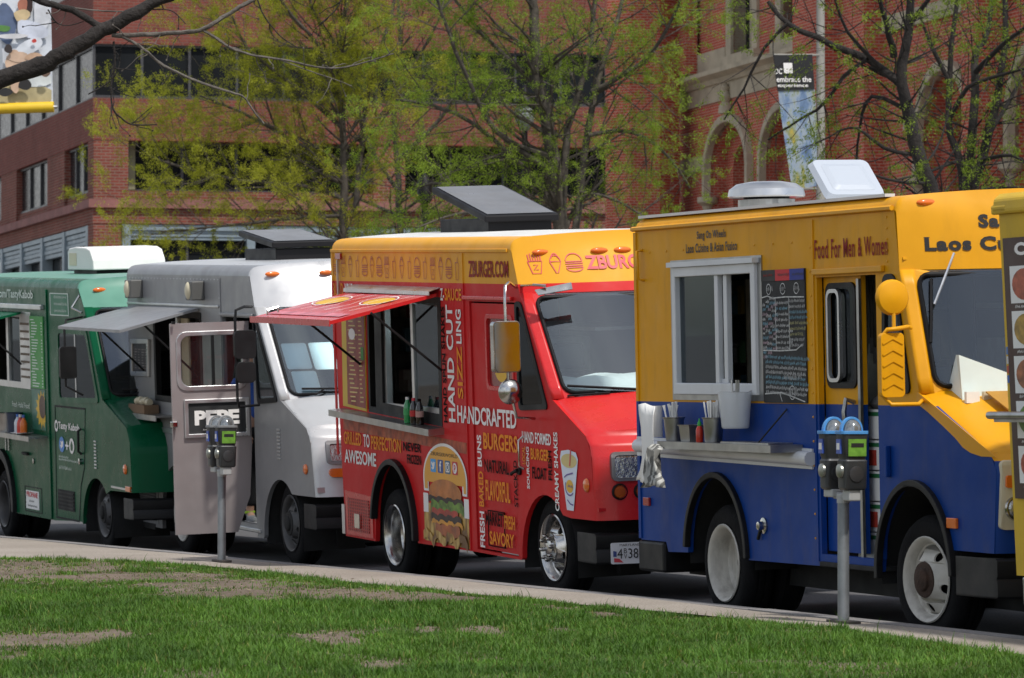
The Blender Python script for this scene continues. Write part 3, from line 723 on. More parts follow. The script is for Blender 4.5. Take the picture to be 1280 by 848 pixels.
for i in range(12):
    z = 2.17 - i * .032; tag(strokes(cb, squig(-2.585, -2.385, z - .02, .026, 0, .35), .007, M[cs[(i * 7) % 3]], -.0165, 'chalk_writing'), kind='stuff')
for i in range(9):
    z = 2.16 - i * .038; tag(strokes(cb, squig(-2.365, -2.165, z, .024, 0), .0065, M[cs[i % 2 if i < 3 else 0]], -.0165, 'chalk_writing'), kind='stuff')
for i in range(9):
    z = 2.17 - i * .037; tag(strokes(cb, squig(-2.145, -1.93, z, .026, 0), .0055, M[cs[(0, 0, 1, 1, 3, 3, 3, 0, 0)[i]]], -.0165, 'chalk_writing'), kind='stuff')
for i in range(8):
    z = 1.80 - i * .034; tag(strokes(cb, squig(-2.55, -1.92, z, .028, 0, -.03), .007, M[cs[(1, 1, 0, 0, 1, 1, 0, 0)[i]]], -.0165, 'chalk_writing'), kind='stuff')
strokes(cb, [[(-2.595, 2.20), (-2.5, 2.21), (-2.42, 2.195), (-2.2, 2.20), (-1.91, 2.195)], [(-2.375, 2.2), (-2.37, 1.84)], [(-2.155, 2.2), (-2.15, 1.84)], [(-2.59, 1.845), (-2.3, 1.84), (-2.05, 1.845), (-1.95, 1.88)], [(-2.57, 1.55), (-2.3, 1.56), (-2.1, 1.53), (-1.92, 1.47 + .03)], [(-2.33, 1.555), (-2.29, 1.5)]], .008, M['chalk'], -.0165, 'chalk_rule')
tag(strokes(cb, [ell(-2.48, 2.255, .035, .035) + [(-2.445, 2.255)], ell(-2.25, 2.255, .04, .036), ell(-2.03, 2.255, .04, .036)] + squig(-2.51, -2.45, 2.255, .04, 0) + squig(-2.28, -2.22, 2.255, .04, 0) + squig(-2.06, -2.0, 2.255, .04, 0), .006, M['chalk'], -.0165, 'chalk_drawing'), kind='stuff')
tag(strokes(cb, squig(-2.25, -2.02, 1.66, .05, 0) + [ell(-2.12, 1.56, .05, .045)] + squig(-2.15, -2.09, 1.56, .05, 0), .006, M['chalk'], -.0185, 'chalk_drawing'), kind='stuff')
MB().panel([(-.26, 1.575), (.72, 1.215), (.795, 1.185), (.60, 1.185), (.46, 1.205), (.36, 1.235), (.26, 1.29), (.10, 1.36), (-.12, 1.45), (-.28, 1.505)], [], -.006, -.001).build('bonnet_side', M['yellow'], rt)
# sliding cab door pushed half open
dr = MB().panel([(-1.74, .52), (-1.17, .52), (-1.17, 2.32), (-1.74, 2.32)], [rrect(-1.68, -1.24, 1.60, 2.27, .06)], .05, .085).build('door', M['ywall'], rt)
MB().panel(rrect(-1.69, -1.23, 1.59, 2.28, .07), [rrect(-1.655, -1.265, 1.625, 2.245, .05)], .035, .06).build('window_frame', M['black'], dr)
MB().panel(rrect(-1.66, -1.46, 1.63, 2.24, .06), [rrect(-1.635, -1.485, 1.655, 2.215, .045)], .025, .05).build('window_sash', M['alu'], dr)
MB().bx(-1.66, -1.26, .066, .070, 1.62, 2.25).build('pane', M['gdark'], dr)
MB().tube([(-1.28, .04, 1.50), (-1.28, -.02, 1.52), (-1.27, -.04, 1.44), (-1.27, -.03, 1.33), (-1.26, .04, 1.30)], .017, 6).build('handle', M['steel'], dr, smooth=60)
MB().bx(-1.20, -1.165, .03, .05, .5, 2.3).build('door_edge', M['steel'], dr)
T1.slab('step', -1.74, -.86, -.02, .5, .42, .452, M['chassis'], .006); T1.slab('step_riser', -1.74, -.86, .5, .52, .42, .9, M['dark'])
T1.slab('inner_bulkhead', -1.2, -.86, .7, .72, .45, 2.3, M['dark'])
qw = MB().panel(rpoly([(-.72, 2.32), (-.545, 2.32), (-.345, 1.56), (-.76, 1.56)], .07), [rpoly([(-.68, 2.28), (-.575, 2.28), (-.395, 1.60), (-.72, 1.60)], .05)], -.014, .02).build('quarter_window', M['black'], rt)
MB().panel(rpoly([(-.69, 2.29), (-.57, 2.29), (-.39, 1.59), (-.73, 1.59)], .05), [], .0, .004).build('pane', M['gwin'], qw)
# fluted rub rail of white tube
rr_ = MB(); rr_.tube([(-4.83, -.03, 1.165), (-1.82, -.03, 1.125)], .048, 10)
rr_.build('rub_rail', M['whitealu'], rt, smooth=60)
MB().panel([(-4.89, 1.09), (-1.84, 1.055), (-1.84, 1.19), (-4.89, 1.23)], [], -.012, .0).build('rail_backing', M['whitealu'], rt)
sh = MB().bx(-3.95, -2.0, -.24, -.005, 1.205, 1.215).bx(-3.95, -2.0, -.24, -.23, 1.165, 1.205).bx(-3.95, -3.94, -.23, -.005, 1.165, 1.205).bx(-2.01, -2.0, -.23, -.005, 1.165, 1.205).build('counter_shelf', M['steel'], rt)
MB().bx(-2.9, -2.1, -.21, -.03, 1.216, 1.228).build('drip_tray', M['steel'], sh)
b_ = MB(); b_.tube([(-2.3, -.20, 1.22), (-2.25, 0, 1.45)], .006, 5); b_.build('stay_wire', M['chassis'], sh)
T1.flare(-.33, .42, .53, .58, 2, 184, .042, M['blackplastic'], .035); T1.flare(-3.47, .42, .53, .56, 0, 176, .042, M['blackplastic'], .035)
T1.well(-.33, .42, .57); T1.well(-3.47, .42, .57, .8)
m_rust = mat('rusty_hub', (.055, .03, .02), .85, var=.5, vs=20, bump=.5, bs=60)
T1.wheel(-.28, .05, .405, (M['rimwhite'], m_rust), steer=R(6)); T1.wheel(-3.42, .03, .405, (M['rimwhite'], M['chassis']), rear=True)
# front: bumper, lamps, mirror, wiper
def bumper(T, xs, y0, y1, z0, z1, m, bow=.14):
    yy = np.linspace(y0, y1, 15); c = (y0 + y1) / 2; h = (y1 - y0) / 2
    rows = []
    for z, d in ((z0, -.02), (z0 + .015, 0), ((z0 + z1) / 2 - .02, .0), ((z0 + z1) / 2, -.012), ((z0 + z1) / 2 + .02, .0), (z1 - .015, 0), (z1, -.02)):
        r = [(xs[0], y0, z)] + [(xs[1] + d + bow * (1 - abs((y - c) / h) ** 3), y, z) for y in yy] + [(xs[0], y1, z)]
        rows.append(r)
    b = MB().grid(rows); b.grid([[(p[0] - .12 if 0 < i < len(rows[0]) - 1 else p[0], p[1], p[2]) for i, p in enumerate(rows[-1])], rows[-1]])
    return b.build('bumper', m, T.root, smooth=40, solid=.01)
bumper(T1, (.27, .82), -.02, WID + .02, .33, .57, M['blackplastic'], .16)
P = T1.P(.004)
bz = rrect(.015, .20, .745, 1.165, .03)
def Pp(a, b, t): return (T1.fx(a, b) + t, a, b)
hb = MB().panel(bz, [circ(.105, .875, .072, 20)], -.02, .022, Pp).build('headlight', M['cream'], rt)
MB().lathe([(.078, .0), (.074, .018), (.068, .02)], (T1.fx(.105, .88) + .012, .105, .875), 20, 'x').build('bezel', M['chrome'], hb, smooth=40)
MB().lathe([(.070, 0), (.06, .02), (.035, .03), (0, .034)], (T1.fx(.105, .88) + .008, .105, .875), 20, 'x').build('lens', M['lens'], hb, smooth=60)
MB().panel(rrect(.03, .185, 1.00, 1.075, .012), [], .022, .04, Pp).build('indicator', M['amber'], hb)
bz2 = [(WID - a, b) for a, b in bz]
h2 = MB().panel(bz2, [circ(WID - .105, .875, .072, 20)], -.02, .022, Pp).build('headlight', M['cream'], rt)
MB().lathe([(.070, 0), (.06, .02), (.035, .03), (0, .034)], (T1.fx(WID - .105, .88) + .008, WID - .105, .875), 20, 'x').build('lens', M['lens'], h2, smooth=60)
MB().panel(rrect(WID - .185, WID - .03, 1.00, 1.075, .012), [], .022, .04, Pp).build('indicator', M['amber'], h2)
gr_ = MB()
for k in range(7): gr_.panel([(.42, .72 + k * .055), (WID - .42, .72 + k * .055), (WID - .42, .755 + k * .055), (.42, .755 + k * .055)], [], -.0, .014, Pp)
gr_.build('grille', M['cream'], rt)
T1.slab('side_marker', .14, .27, -.022, 0, .735, .80, M['amber'], .005)
T1.slab('side_marker', -4.78, -4.67, -.02, 0, .73, .79, M['redlens'], .005)
T1.slab('rear_bumper', -4.90, -4.42, -.015, WID + .015, .255, .475, M['blackplastic'], .02)
fu = MB().lathe([(.055, 0), (.055, -.012), (.03, -.016), (.028, -.05), (.0, -.055)], (-2.66, 0, .655), 16).build('fuel_cap', M['chrome'], rt, smooth=40)
MB().tube([(-2.70, -.015, .62), (-2.73, -.02, .56)], .012, 6).build('cap_tether', M['black'], fu)
T1.slab('door_grip', -.70, -.665, -.035, 0, 1.03, 1.23, M['ywall'], .008)
for y in (.20, .85, 1.1, 1.35, WID - .2): T1.oval(T1.fx(y, 2.78) - .005, y, 2.765, .075, .026, M['amber'], .03, 'front')
hv = MB(); 
def bon(yv, xv):  # bonnet surface at x
    z = 1.56 + (xv + .24) / (.96) * (1.215 - 1.56); return z
hv.panel([(.30, 0), (.46, 0), (.46, 1), (.30, 1)], [], 0, 1, lambda a, b, t: (.08 + .42 * b, a, 1.56 + (.08 + .42 * b + .24 - .17) / .96 * -.345 + .055 + .01 * t)).build('bonnet_vent', mat('vent_brown', (.42, .21, .02), .6, var=.3), rt)
# lettering
word(rt, 'Sang On Wheels', -3.72, -3.21, 2.615, 2.685, M['ldark'], .025, serif=.8)
word(rt, 'Laos Cuisine & Asian Fusion', -3.92, -3.02, 2.535, 2.60, M['ldark'], .025, serif=.8)
word(rt, 'Food For Men & Women', -1.755, -.645, 2.44, 2.565, M['lmaroon'], .012, serif=.5)
word(rt, 'Laos', .15, .445, 2.455, 2.545, M['ldark'], .05, P=P, serif=.8); word(rt, 'Cuisine', .50, 1.02, 2.455, 2.545, M['ldark'], .05, P=P, serif=.8)
word(rt, 'Sang', .50, .79, 2.575, 2.685, M['ldark'], .05, P=P, serif=.8); word(rt, 'On', .84, .98, 2.60, 2.685, M['ldark'], .05, P=P, serif=.8); word(rt, 'Wheels', 1.03, 1.42, 2.60, 2.685, M['ldark'], .05, P=P, serif=.8)
MB().panel([(.02, 2.405), (WID - .02, 2.405), (WID - .02, 2.42), (.02, 2.42)], [], .0, .012, Pp).build('drip_moulding', M['yellow'], rt)
# mirror on the door post
mr = MB().tube([(-.30, -.02, 1.975), (-.18, -.10, 1.98), (-.08, -.22, 1.97), (-.10, -.28, 1.965), (-.13, -.30, 1.93), (-.14, -.30, 1.55), (-.10, -.26, 1.50), (-.05, -.10, 1.50), (-.20, 0, 1.52)], .014, 6).build('mirror', M['yellow'], rt, smooth=60)
bb = MB().panel(rrect(-.325, -.165, 1.545, 1.945, .03), [], 0, .05, lambda a, b, t: (-.10 - t, a, b)).build('mirror_shell', M['yellow'], mr, bevel=.01)
ch = [[(-.315, z), (-.245, z + .035), (-.175, z)] for z in (1.60, 1.67, 1.74, 1.81, 1.88)]
strokes(mr, ch, .018, M['yellow'], P=lambda a, b: (-.094, a, b), name='mirror_rib')
MB().tube([(-.10, -.235, 1.96), (-.10, -.235, 2.16)], .012, 6).build('mirror_stem', M['yellow'], mr)
MB().lathe([(.0, .02), (.04, .018), (.10, .0), (.112, -.02), (.112, -.035), (0, -.035)], (-.09, -.235, 2.165), 24, 'x').build('convex_mirror', M['yellow'], mr, smooth=40)
# far-side mirror
mr2 = MB().tube([(-.2, WID + .02, 1.975), (-.08, WID + .28, 1.96), (-.1, WID + .3, 1.55), (-.2, WID, 1.52)], .014, 6).build('mirror', M['yellow'], rt, smooth=60)
MB().panel(rrect(WID + .16, WID + .32, 1.545, 1.945, .03), [], 0, .05, lambda a, b, t: (-.10 - t, a, b)).build('mirror_shell', M['yellow'], mr2, bevel=.01)
def wiper(T, y0, z0, y1, z1, ya, za, yb, zb, m=None):
    w = MB().tube([(T.fx(y0, z0) + .03, y0, z0), (T.fx(y1, z1) + .05, y1, z1)], .009, 5).build('wiper', m or M['alu'], T.root)
    MB().tube([(T.fx(ya, za) + .03, ya, za), (T.fx((ya + yb) / 2, (za + zb) / 2) + .035, (ya + yb) / 2, (za + zb) / 2), (T.fx(yb, zb) + .03, yb, zb)], .011, 5).build('wiper_blade', M['black'], w)
wiper(T1, .32, 2.44, .15, 2.12, .165, 2.28, .10, 1.88)
# loose things behind the windscreen
mk_box = MB().add([(.0, .18, 1.50), (.0, .55, 1.50), (-.25, .18, 1.50), (-.25, .55, 1.50), (.0, .16, 1.80), (-.12, .2, 1.80), (.0, .56, 1.66), (-.2, .56, 1.66)], [(0, 1, 6, 4), (2, 3, 7, 5), (0, 2, 5, 4), (1, 3, 7, 6), (4, 6, 7, 5), (0, 1, 3, 2)])
def inside(T, name, mb, m, label, cat, **k):
    o = mb.build(name, m, None, **k); o.matrix_world = T.M; return tag(o, label, cat)
inside(T1, 'takeout_box', mk_box, M['teal'], 'large white takeout box leaning behind the windscreen of the yellow truck', 'box')
inside(T1, 'carton', MB().bx(-.1, .0, .78, .95, 1.50, 1.68), M['white'], 'small square carton on the dashboard of the yellow truck', 'carton', bevel=.005)
inside(T1, 'cloth_bag', MB().lathe([(0, 0), (.1, 0), (.12, .03), (.10, .08), (.05, .11), (0, .115)], (-.03, .74, 1.51), 12, 'z'), M['cloth_blue'], 'crumpled blue cloth on the dashboard of the yellow truck', 'cloth', smooth=60)
for i, (y, cc) in enumerate(((.22, 'paper'), (.34, 'cream'), (.46, 'paper'))):
    inside(T1, 'receipt_pad', MB().box((.05, y, 1.535), (.03, .09, .07)), M[cc], ('pale receipt pad at the pillar end of the yellow truck dashboard', 'cream coloured card pad on the yellow truck dashboard between two white pads', 'white paper pad beside the cream pad on the yellow truck dashboard')[i], 'pad')
# ------------------------------------------------------------------ things on and about the yellow truck
def on(T, name, label, cat, loc, group=None):
    e = empty(name); e.matrix_world = T.M @ Matrix.Translation(loc); return tag(e, label, cat, group)
def cont(T, loc, r0, r1, h, label, fill=None, square=False):
    e = on(T, 'steel_container', label, 'container', loc, 'steel containers on the counter shelves')
    prof = [(0, .0), (r0, 0), (r0 + .004, .008), (r1, h), (r1 + .008, h + .002), (r1 + .006, h - .006), (r1 - .006, h - .01), (r0 - .004, .012), (0, .012)]
    b = MB()
    if square:
        for i in range(len(prof) - 1):
            (a0, z0), (a1, z1) = prof[i], prof[i + 1]
            A = [(-a0 * 1.25, -a0 * .8, z0), (a0 * 1.25, -a0 * .8, z0), (a0 * 1.25, a0 * .8, z0), (-a0 * 1.25, a0 * .8, z0)]; B = [(-a1 * 1.25, -a1 * .8, z1), (a1 * 1.25, -a1 * .8, z1), (a1 * 1.25, a1 * .8, z1), (-a1 * 1.25, a1 * .8, z1)]
            b.add(A + B, [(j, (j + 1) % 4, 4 + (j + 1) % 4, 4 + j) for j in range(4)])
    else: b.lathe(prof, (0, 0, 0), 24, 'z')
    b.build('container_body', M['steel'], e, smooth=40)
    if fill:
        q = random.Random(int(loc[0] * 100))
        for i in range(fill[1]):
            a = q.uniform(0, 6.28); rr = q.uniform(0, r0 * .7); dx, dy = q.uniform(-.03, .03), q.uniform(-.03, .03)
            p = Vector((rr * math.cos(a), rr * math.sin(a), .02)); t = p + Vector((p.x * .4 + dx, p.y * .4 + dy, h + fill[2] * q.uniform(.6, 1)))
            bb = MB().tube([p, p.lerp(t, .8), t], [.005, .006, .012 if fill[0] == 'fork' else .006], 5)
            bb.build('plastic_cutlery' if fill[0] == 'fork' else 'drinking_straw', M['paper'], e)
    return e
cont(T1, (-3.88, -.14, 1.216), .055, .075, .165, 'round steel container full of white plastic forks on the yellow truck shelf', ('fork', 14, .09))
cont(T1, (-3.56, -.14, 1.216), .06, .075, .115, 'low square steel container between forks and straws on the yellow truck shelf', None, True)
cont(T1, (-3.18, -.14, 1.216), .058, .072, .17, 'round steel container packed with white straws on the yellow truck shelf', ('straw', 40, .10))
sb = on(T1, 'sauce_bottle', 'small red hot sauce bottle with a green cap on the yellow truck shelf', 'bottle', (-3.33, -.18, 1.216))
MB().lathe([(0, 0), (.024, 0), (.026, .01), (.026, .085), (.018, .105), (.011, .115), (0, .116)], (0, 0, 0), 14, 'z').build('bottle_body', mat('hot_sauce', (.5, .03, .01), .25, var=.15), sb, smooth=45)
MB().lathe([(.014, .112), (.014, .135), (.006, .145), (.004, .165), (0, .166)], (0, 0, 0), 12, 'z').build('cap', mat('green_cap', (.02, .30, .04), .4), sb, smooth=45)
pit = on(T1, 'plastic_tub', 'translucent white plastic tub hung below the sliding window of the yellow truck', 'tub', (-2.88, -.105, 1.315))
m_tub, nt, b0, N_, L_ = newmat('translucent_plastic'); b0.inputs['Base Color'].default_value = (.72, .76, .80, 1); b0.inputs['Roughness'].default_value = .4; b0.inputs['Alpha'].default_value = .5
MB().lathe([(0, 0), (.080, 0), (.086, .01), (.105, .245), (.112, .25), (.104, .25), (.082, .012), (0, .01)], (0, 0, 0), 24, 'z', 1.5).build('tub_body', m_tub, pit, smooth=40)
u = MB()
for dx in (-.05, .03, .07): u.tube([(dx * .5, 0, .02), (dx, .0, .33)], .008, 5)
u.build('tongs', M['steel'], pit)
MB().tube([(-.13, .03, .24), (-.13, .10, .27), (.13, .10, .27), (.13, .03, .24)], .004, 5).build('hook', M['steel'], pit)
# paper towel and rag hanging over the rail end
tw = on(T1, 'paper_towel', 'roll of white paper towel unwinding down past the yellow truck shelf', 'paper towel', (-4.13, -.22, 0))
def sheet(pts, w, name, m, parent, wav=.01, n=7, wv=1.0):
    rows = []
    for i, (x, y, z) in enumerate(pts):
        ww = w[i] if isinstance(w, (list, tuple)) else w
        rows.append([(x + ww * (t - .5), y + wav * math.sin(t * 9 * wv + i * .9) - .03 * abs(t - .5), z + .012 * math.sin(t * 5 + i)) for t in np.linspace(0, 1, n)])
    return MB().grid(rows).build(name, m, parent, smooth=180, solid=.003)
sheet([(-.02, .0, 1.47), (.0, -.015, 1.40), (.03, -.02, 1.30), (.04, -.02, 1.20), (.03, -.015, 1.10), (0.0, -.02, 1.02), (-.05, -.03, .955), (-.08, -.035, .925)], [.30, .30, .28, .25, .20, .17, .17, .15], 'towel_sheet', M['paper'], tw, .012)
MB().tube([(-.02, .05, 1.24), (-.02, .05, 1.46)], .052, 16).build('towel_roll', M['paper'], tw, smooth=40)
rg = on(T1, 'cleaning_rag', 'grey striped cleaning rag hanging from the end of the yellow truck shelf', 'rag', (-3.92, -.27, 0))
m_rag, nt, b0, N_, L_ = newmat('striped_rag'); tc = N_.new('ShaderNodeTexCoord'); wv_ = N_.new('ShaderNodeTexWave'); wv_.inputs['Scale'].default_value = 9; wv_.inputs['Distortion'].default_value = 2.5
L_.new(tc.outputs['Object'], wv_.inputs[0]); L_.new(ramp(N_, L_, wv_.outputs[0], [(.35, (.16, .16, .15)), (.6, (.50, .50, .47))]).outputs[0], b0.inputs['Base Color']); b0.inputs['Roughness'].default_value = .95
sheet([(.02, .03, 1.185), (.03, -.005, 1.16), (.02, -.02, 1.08), (.03, -.02, 1.0), (.06, -.03, .94), (.08, -.04, .90)], [.13, .16, .19, .22, .27, .30], 'rag_cloth', m_rag, rg, .035, 15, 3.2)
# roof vents of the yellow truck
rv = MB().lathe([(.21, 0), (.21, .10)], (-4.76, 1.0, T1.zroof(1.0) - .01), 28, 'z').build('roof_vent', M['steel'], rt)
MB().lathe([(.0, .235), (.12, .232), (.22, .215), (.275, .175), (.285, .125), (.275, .115), (.26, .13), (0, .13)], (-4.76, 1.0, T1.zroof(1.0) - .01), 32, 'z').build('vent_hood', M['alu'], rv, smooth=40)
MB().lathe([(.17, .09), (.17, .14)], (-4.76, 1.0, T1.zroof(1.0) - .01), 24, 'z').build('vent_neck', M['black'], rv)
zr = T1.zroof(1.1)
hb2 = MB().bx(-3.85, -3.42, .88, 1.32, zr - .02, zr + .03).build('roof_hatch', M['white'], rt, bevel=.01)
m_lid, nt, b0, N_, L_ = newmat('translucent_lid'); b0.inputs['Base Color'].default_value = (.40, .44, .50, 1); b0.inputs['Roughness'].default_value = .35; b0.inputs['Subsurface Weight'].default_value = 0.0
Mlid = Matrix.Translation((-3.43, 1.1, zr + .035)) @ Matrix.Rotation(R(40), 4, 'Y') @ Matrix.Translation((-.21, 0, 0))
lid = MB().add([Mlid @ Vector((x_, y_, 0)) for x_, y_ in rrect(-.22, .22, -.235, .235, .05)] + [Mlid @ Vector((x_, y_, .045)) for x_, y_ in rrect(-.20, .20, -.215, .215, .05)], [(i, (i + 1) % 20, 20 + (i + 1) % 20, 20 + i) for i in range(20)] + [tuple(range(19, -1, -1)), tuple(range(20, 40))]).build('hatch_lid', m_lid, hb2)
MB().add([Mlid @ Vector((x_, y_, .046)) for x_, y_ in rrect(-.15, .15, -.165, .165, .03)] + [Mlid @ Vector((x_, y_, .06)) for x_, y_ in rrect(-.11, .11, -.125, .125, .03)], [(i, (i + 1) % 20, 20 + (i + 1) % 20, 20 + i) for i in range(20)] + [tuple(range(20, 40))]).build('hatch_dome', m_lid, hb2)
# boxes stacked in the door well
m_gl = mat('produce_green', (.02, .16, .05), .6, var=.3); m_rl = mat('produce_red', (.5, .05, .03), .6, var=.4, vs=14)
for i in range(5):
    z = .46 + i * .20
    e = on(T1, 'produce_box', ('white produce box at the foot of the stack in the yellow truck doorway', 'white produce box above the lowest box in the yellow truck doorway', 'white produce box in the middle of the stack in the yellow truck doorway', 'white produce box with red print second from the top of the doorway stack', 'white produce box on top of the stack in the yellow truck doorway')[i], 'box', (-1.27, .30, z))
    MB().bx(-.19, .19, -.17, .17, 0, .192).build('carton_body', M['paper'], e, bevel=.006)
    MB().bx(-.193, .193, -.173, -.1, .15, .176).build('lid_edge', m_gl, e)
    if i in (1, 3): MB().bx(-.12, .12, -.176, -.171, .03, .13).bx(.191, .196, -.12, .10, .03, .13).build('printed_panel', m_rl, e)
cl = on(T1, 'folded_cloth', 'crumpled grey cloth on the box stack in the yellow truck doorway', 'cloth', (-1.27, .30, 1.455))
MB().lathe([(0, 0), (.12, 0), (.15, .03), (.12, .07), (.07, .10), (0, .11)], (0, 0, 0), 12, 'z').build('cloth', mat('grey_cloth', (.25, .25, .25), .95, var=.4, vs=18, bump=.8, bs=18), cl, smooth=60)
# ------------------------------------------------------------------ red truck
T2 = Truck('food_truck', 'red food truck with a yellow top band, burger picture and raised red awning', (-7.24, .25, 0), 2.0, 2.6,
           [(-.50, 2.80, .22), (-.46, 2.70, .24), (-.30, 2.37, .25), (.34, 1.56, .28), (1.03, 1.32, .2), (1.13, 1.24, .18), (1.17, 1.14, .18), (1.20, .67, .18)])
rt = T2.root
out = [(-4.86, .18), (-5.03, 2.72), (-.48, 2.72), (-.30, 2.37), (.34, 1.56), (1.03, 1.30), (1.12, 1.18), (1.17, .67), (.66, .66)] + arch(.13, .28, .55, .53, 48, 180) + \
      [(-.44, .265), (-1.5, .26), (-2.92, .24)] + arch(-3.47, .30, .55, .60, 0, 180) + [(-4.04, .185)]
out = [p for p in out]
holes = [[(-4.13, 1.33), (-2.22, 1.26), (-2.17, 2.31), (-4.08, 2.31)], [(-1.45, .285), (-.50, .285), (-.42, 2.30), (-1.47, 2.30)], rpoly([(-.39, 2.29), (-.29, 2.29), (.22, 1.50), (-.36, 1.47)], .05)]
T2.shell(out, holes, -5.0, M['rwall'], M['roofwhite'], M['rwall'], M['red'], M['rwall'])
T2.windscreen(M['red'], M['gshield']); T2.cabin(); T2.rack(-4.85, -4.2, .5, .9, (1.1, 1.45, 1.8, 2.1), 5); T2.rack(-3.9, -3.0, .75, 1.15, (1.15, 1.55, 1.95), 6)
T2.slab('roof_rail', -5.02, -.55, -.014, .0, 2.695, 2.725, M['rwall'], .006)
T2.slab('panel_seam', -1.60, -1.585, -.010, .0, .27, 2.69, M['rwall'])
T2.slab('rear_post', -5.02, -4.97, -.008, 0, .9, 2.69, M['rwall'])
# door
dr = MB().panel([(-1.435, .30), (-.51, .30), (-.43, 2.285), (-1.455, 2.285)], [rrect(-1.13, -.52, 1.60, 2.19, .05)], .012, .045).build('door', M['rwall'], rt)
MB().panel(rrect(-1.14, -.51, 1.59, 2.20, .05), [rrect(-1.105, -.545, 1.625, 2.165, .04)], .004, .03).build('window_frame', M['red'], dr, bevel=.004)
MB().bx(-1.12, -.53, .024, .028, 1.61, 2.18).build('window_panel', mat('maroon_film', (.22, .016, .018), .25, var=.15, coat=.4), dr)
MB().lathe([(.03, 0), (.03, -.02), (0, -.022)], (-.40, 0, .97), 12).build('door_lock', M['black'], rt)
MB().tube([(-.40, -.03, .98), (-.50, -.04, .95), (-.53, -.03, .94)], .014, 6).build('door_catch', M['black'], rt)
MB().tube([(-.29, -.012, 1.25), (-.29, -.05, 1.22), (-.29, -.05, 1.02), (-.29, -.012, .99)], .01, 6).build('grab_handle', M['chrome'], rt, smooth=60)
T2.slab('door_rail', -1.57, -.45, -.03, 0, 2.315, 2.345, M['red'], .006)
m_logo = mat('logo_yellow', (.72, .42, .02), .45, var=.1)
def half(a0, a1, cz): return ell(-.82, cz, .19, .20, a0, a1, 14)
poly(dr, half(20, 170, 1.89), m_logo, .018, 'emblem'); poly(dr, half(190, 345, 1.86), m_logo, .018, 'emblem')
poly(dr, [(-1.02, 1.90), (-.80, 1.90), (-.98, 1.80), (-1.03, 1.84)], m_logo, .018, 'emblem'); poly(dr, [(-.62, 1.85), (-.84, 1.85), (-.66, 1.94), (-.61, 1.91)], m_logo, .018, 'emblem')
qw = MB().panel(rpoly([(-.41, 2.31), (-.27, 2.31), (.26, 1.48), (-.38, 1.45)], .06), [rpoly([(-.37, 2.27), (-.30, 2.27), (.17, 1.52), (-.34, 1.49)], .04)], -.012, .02).build('quarter_window', M['black'], rt)
MB().panel(rpoly([(-.38, 2.28), (-.29, 2.28), (.19, 1.51), (-.35, 1.48)], .04), [], .0, .004).build('pane', M['gdark'], qw)
# serving window with menu poster, sliding lights, counter
ps = MB().panel([(-4.80, 1.34), (-4.15, 1.31), (-4.12, 2.30), (-4.76, 2.30)], [], -.008, 0).build('menu_poster', mat('poster_yellow', (.62, .42, .03), .5, var=.1), rt)
poly(ps, [(-4.66, 1.36), (-4.16, 1.335), (-4.135, 2.26), (-4.63, 2.27)], mat('poster_maroon', (.30, .045, .03), .5, var=.5, vs=9), -.0105, 'printed_sheet')
q = random.Random(9)
tl = []
for i in range(22):
    z = 2.21 - i * .039; x0 = -4.60 + q.uniform(0, .05); tl += [[(x0, z), (x0 + q.uniform(.12, .25), z)], [(-4.3, z), (-4.3 + q.uniform(.05, .12), z)]]
strokes(ps, tl, .011, mat('poster_text', (.70, .55, .22), .6, var=.3), -.0125, 'menu_lines')
poly(ps, ell(-4.48, 1.98, .09, .05), M['lwhite'], -.0130, 'menu_picture'); poly(ps, [(-4.25, 1.76), (-4.17, 1.755), (-4.17, 1.87), (-4.25, 1.87)], mat('poster_green', (.05, .25, .04), .6), -.0130, 'menu_picture')
fr = MB().panel([(-4.10, 1.31), (-2.20, 1.25), (-2.16, 2.325), (-4.06, 2.325)], [[(-3.72, 1.40), (-2.27, 1.35), (-2.24, 2.27), (-3.70, 2.27)], [(-4.05, 1.36), (-3.90, 1.355), (-3.88, 2.28), (-4.03, 2.28)]], -.004, .05).build('window', M['black'], rt)
MB().bx(-3.86, -3.66, .02, .07, 1.37, 2.28).bx(-3.0, -2.94, .02, .06, 1.36, 2.28).bx(-3.70, -2.26, .01, .06, 1.355, 1.40).build('sash', M['alu'], fr)
MB().panel([(-2.95, 1.38), (-2.27, 1.36), (-2.25, 2.26), (-2.94, 2.26)], [], .035, .04).build('pane', M['gwin'], fr)
cs_ = MB().add([(-4.82, -.14, 1.31), (-2.17, -.14, 1.235), (-2.17, .0, 1.245), (-4.82, .0, 1.32), (-4.82, -.14, 1.255), (-2.17, -.14, 1.18), (-2.17, .0, 1.19), (-4.82, .0, 1.265)], [(0, 1, 2, 3), (7, 6, 5, 4), (0, 4, 5, 1), (1, 5, 6, 2), (2, 6, 7, 3), (3, 7, 4, 0)]).build('counter_shelf', M['steel'], rt)
m_strip = mat('mottled_strip', (.42, .08, .03), .6, var=.6, vs=12, dirt=.5, dcol=(.55, .25, .12))
MB().panel([(-4.82, 1.13), (-1.63, 1.05), (-1.63, 1.14), (-4.82, 1.225)], [], -.004, 0).build('trim_strip', m_strip, rt)
k_ = MB()
for x0, x1, z0, z1 in ((-3.6, -3.0, 1.0, 1.55), (-2.9, -2.2, 1.0, 1.45), (-4.2, -2.0, 2.0, 2.03), (-3.9, -3.65, 1.2, 1.9)): k_.bx(x0, x1, 1.3, 1.9, z0, z1)
k_.build('galley', M['steel'], rt)
MB().bx(-3.6, -3.4, 1.2, 1.3, 1.6, 1.95).build('condiment_rack', mat('rack_amber', (.30, .13, .03), .5, var=.6, vs=12), rt)
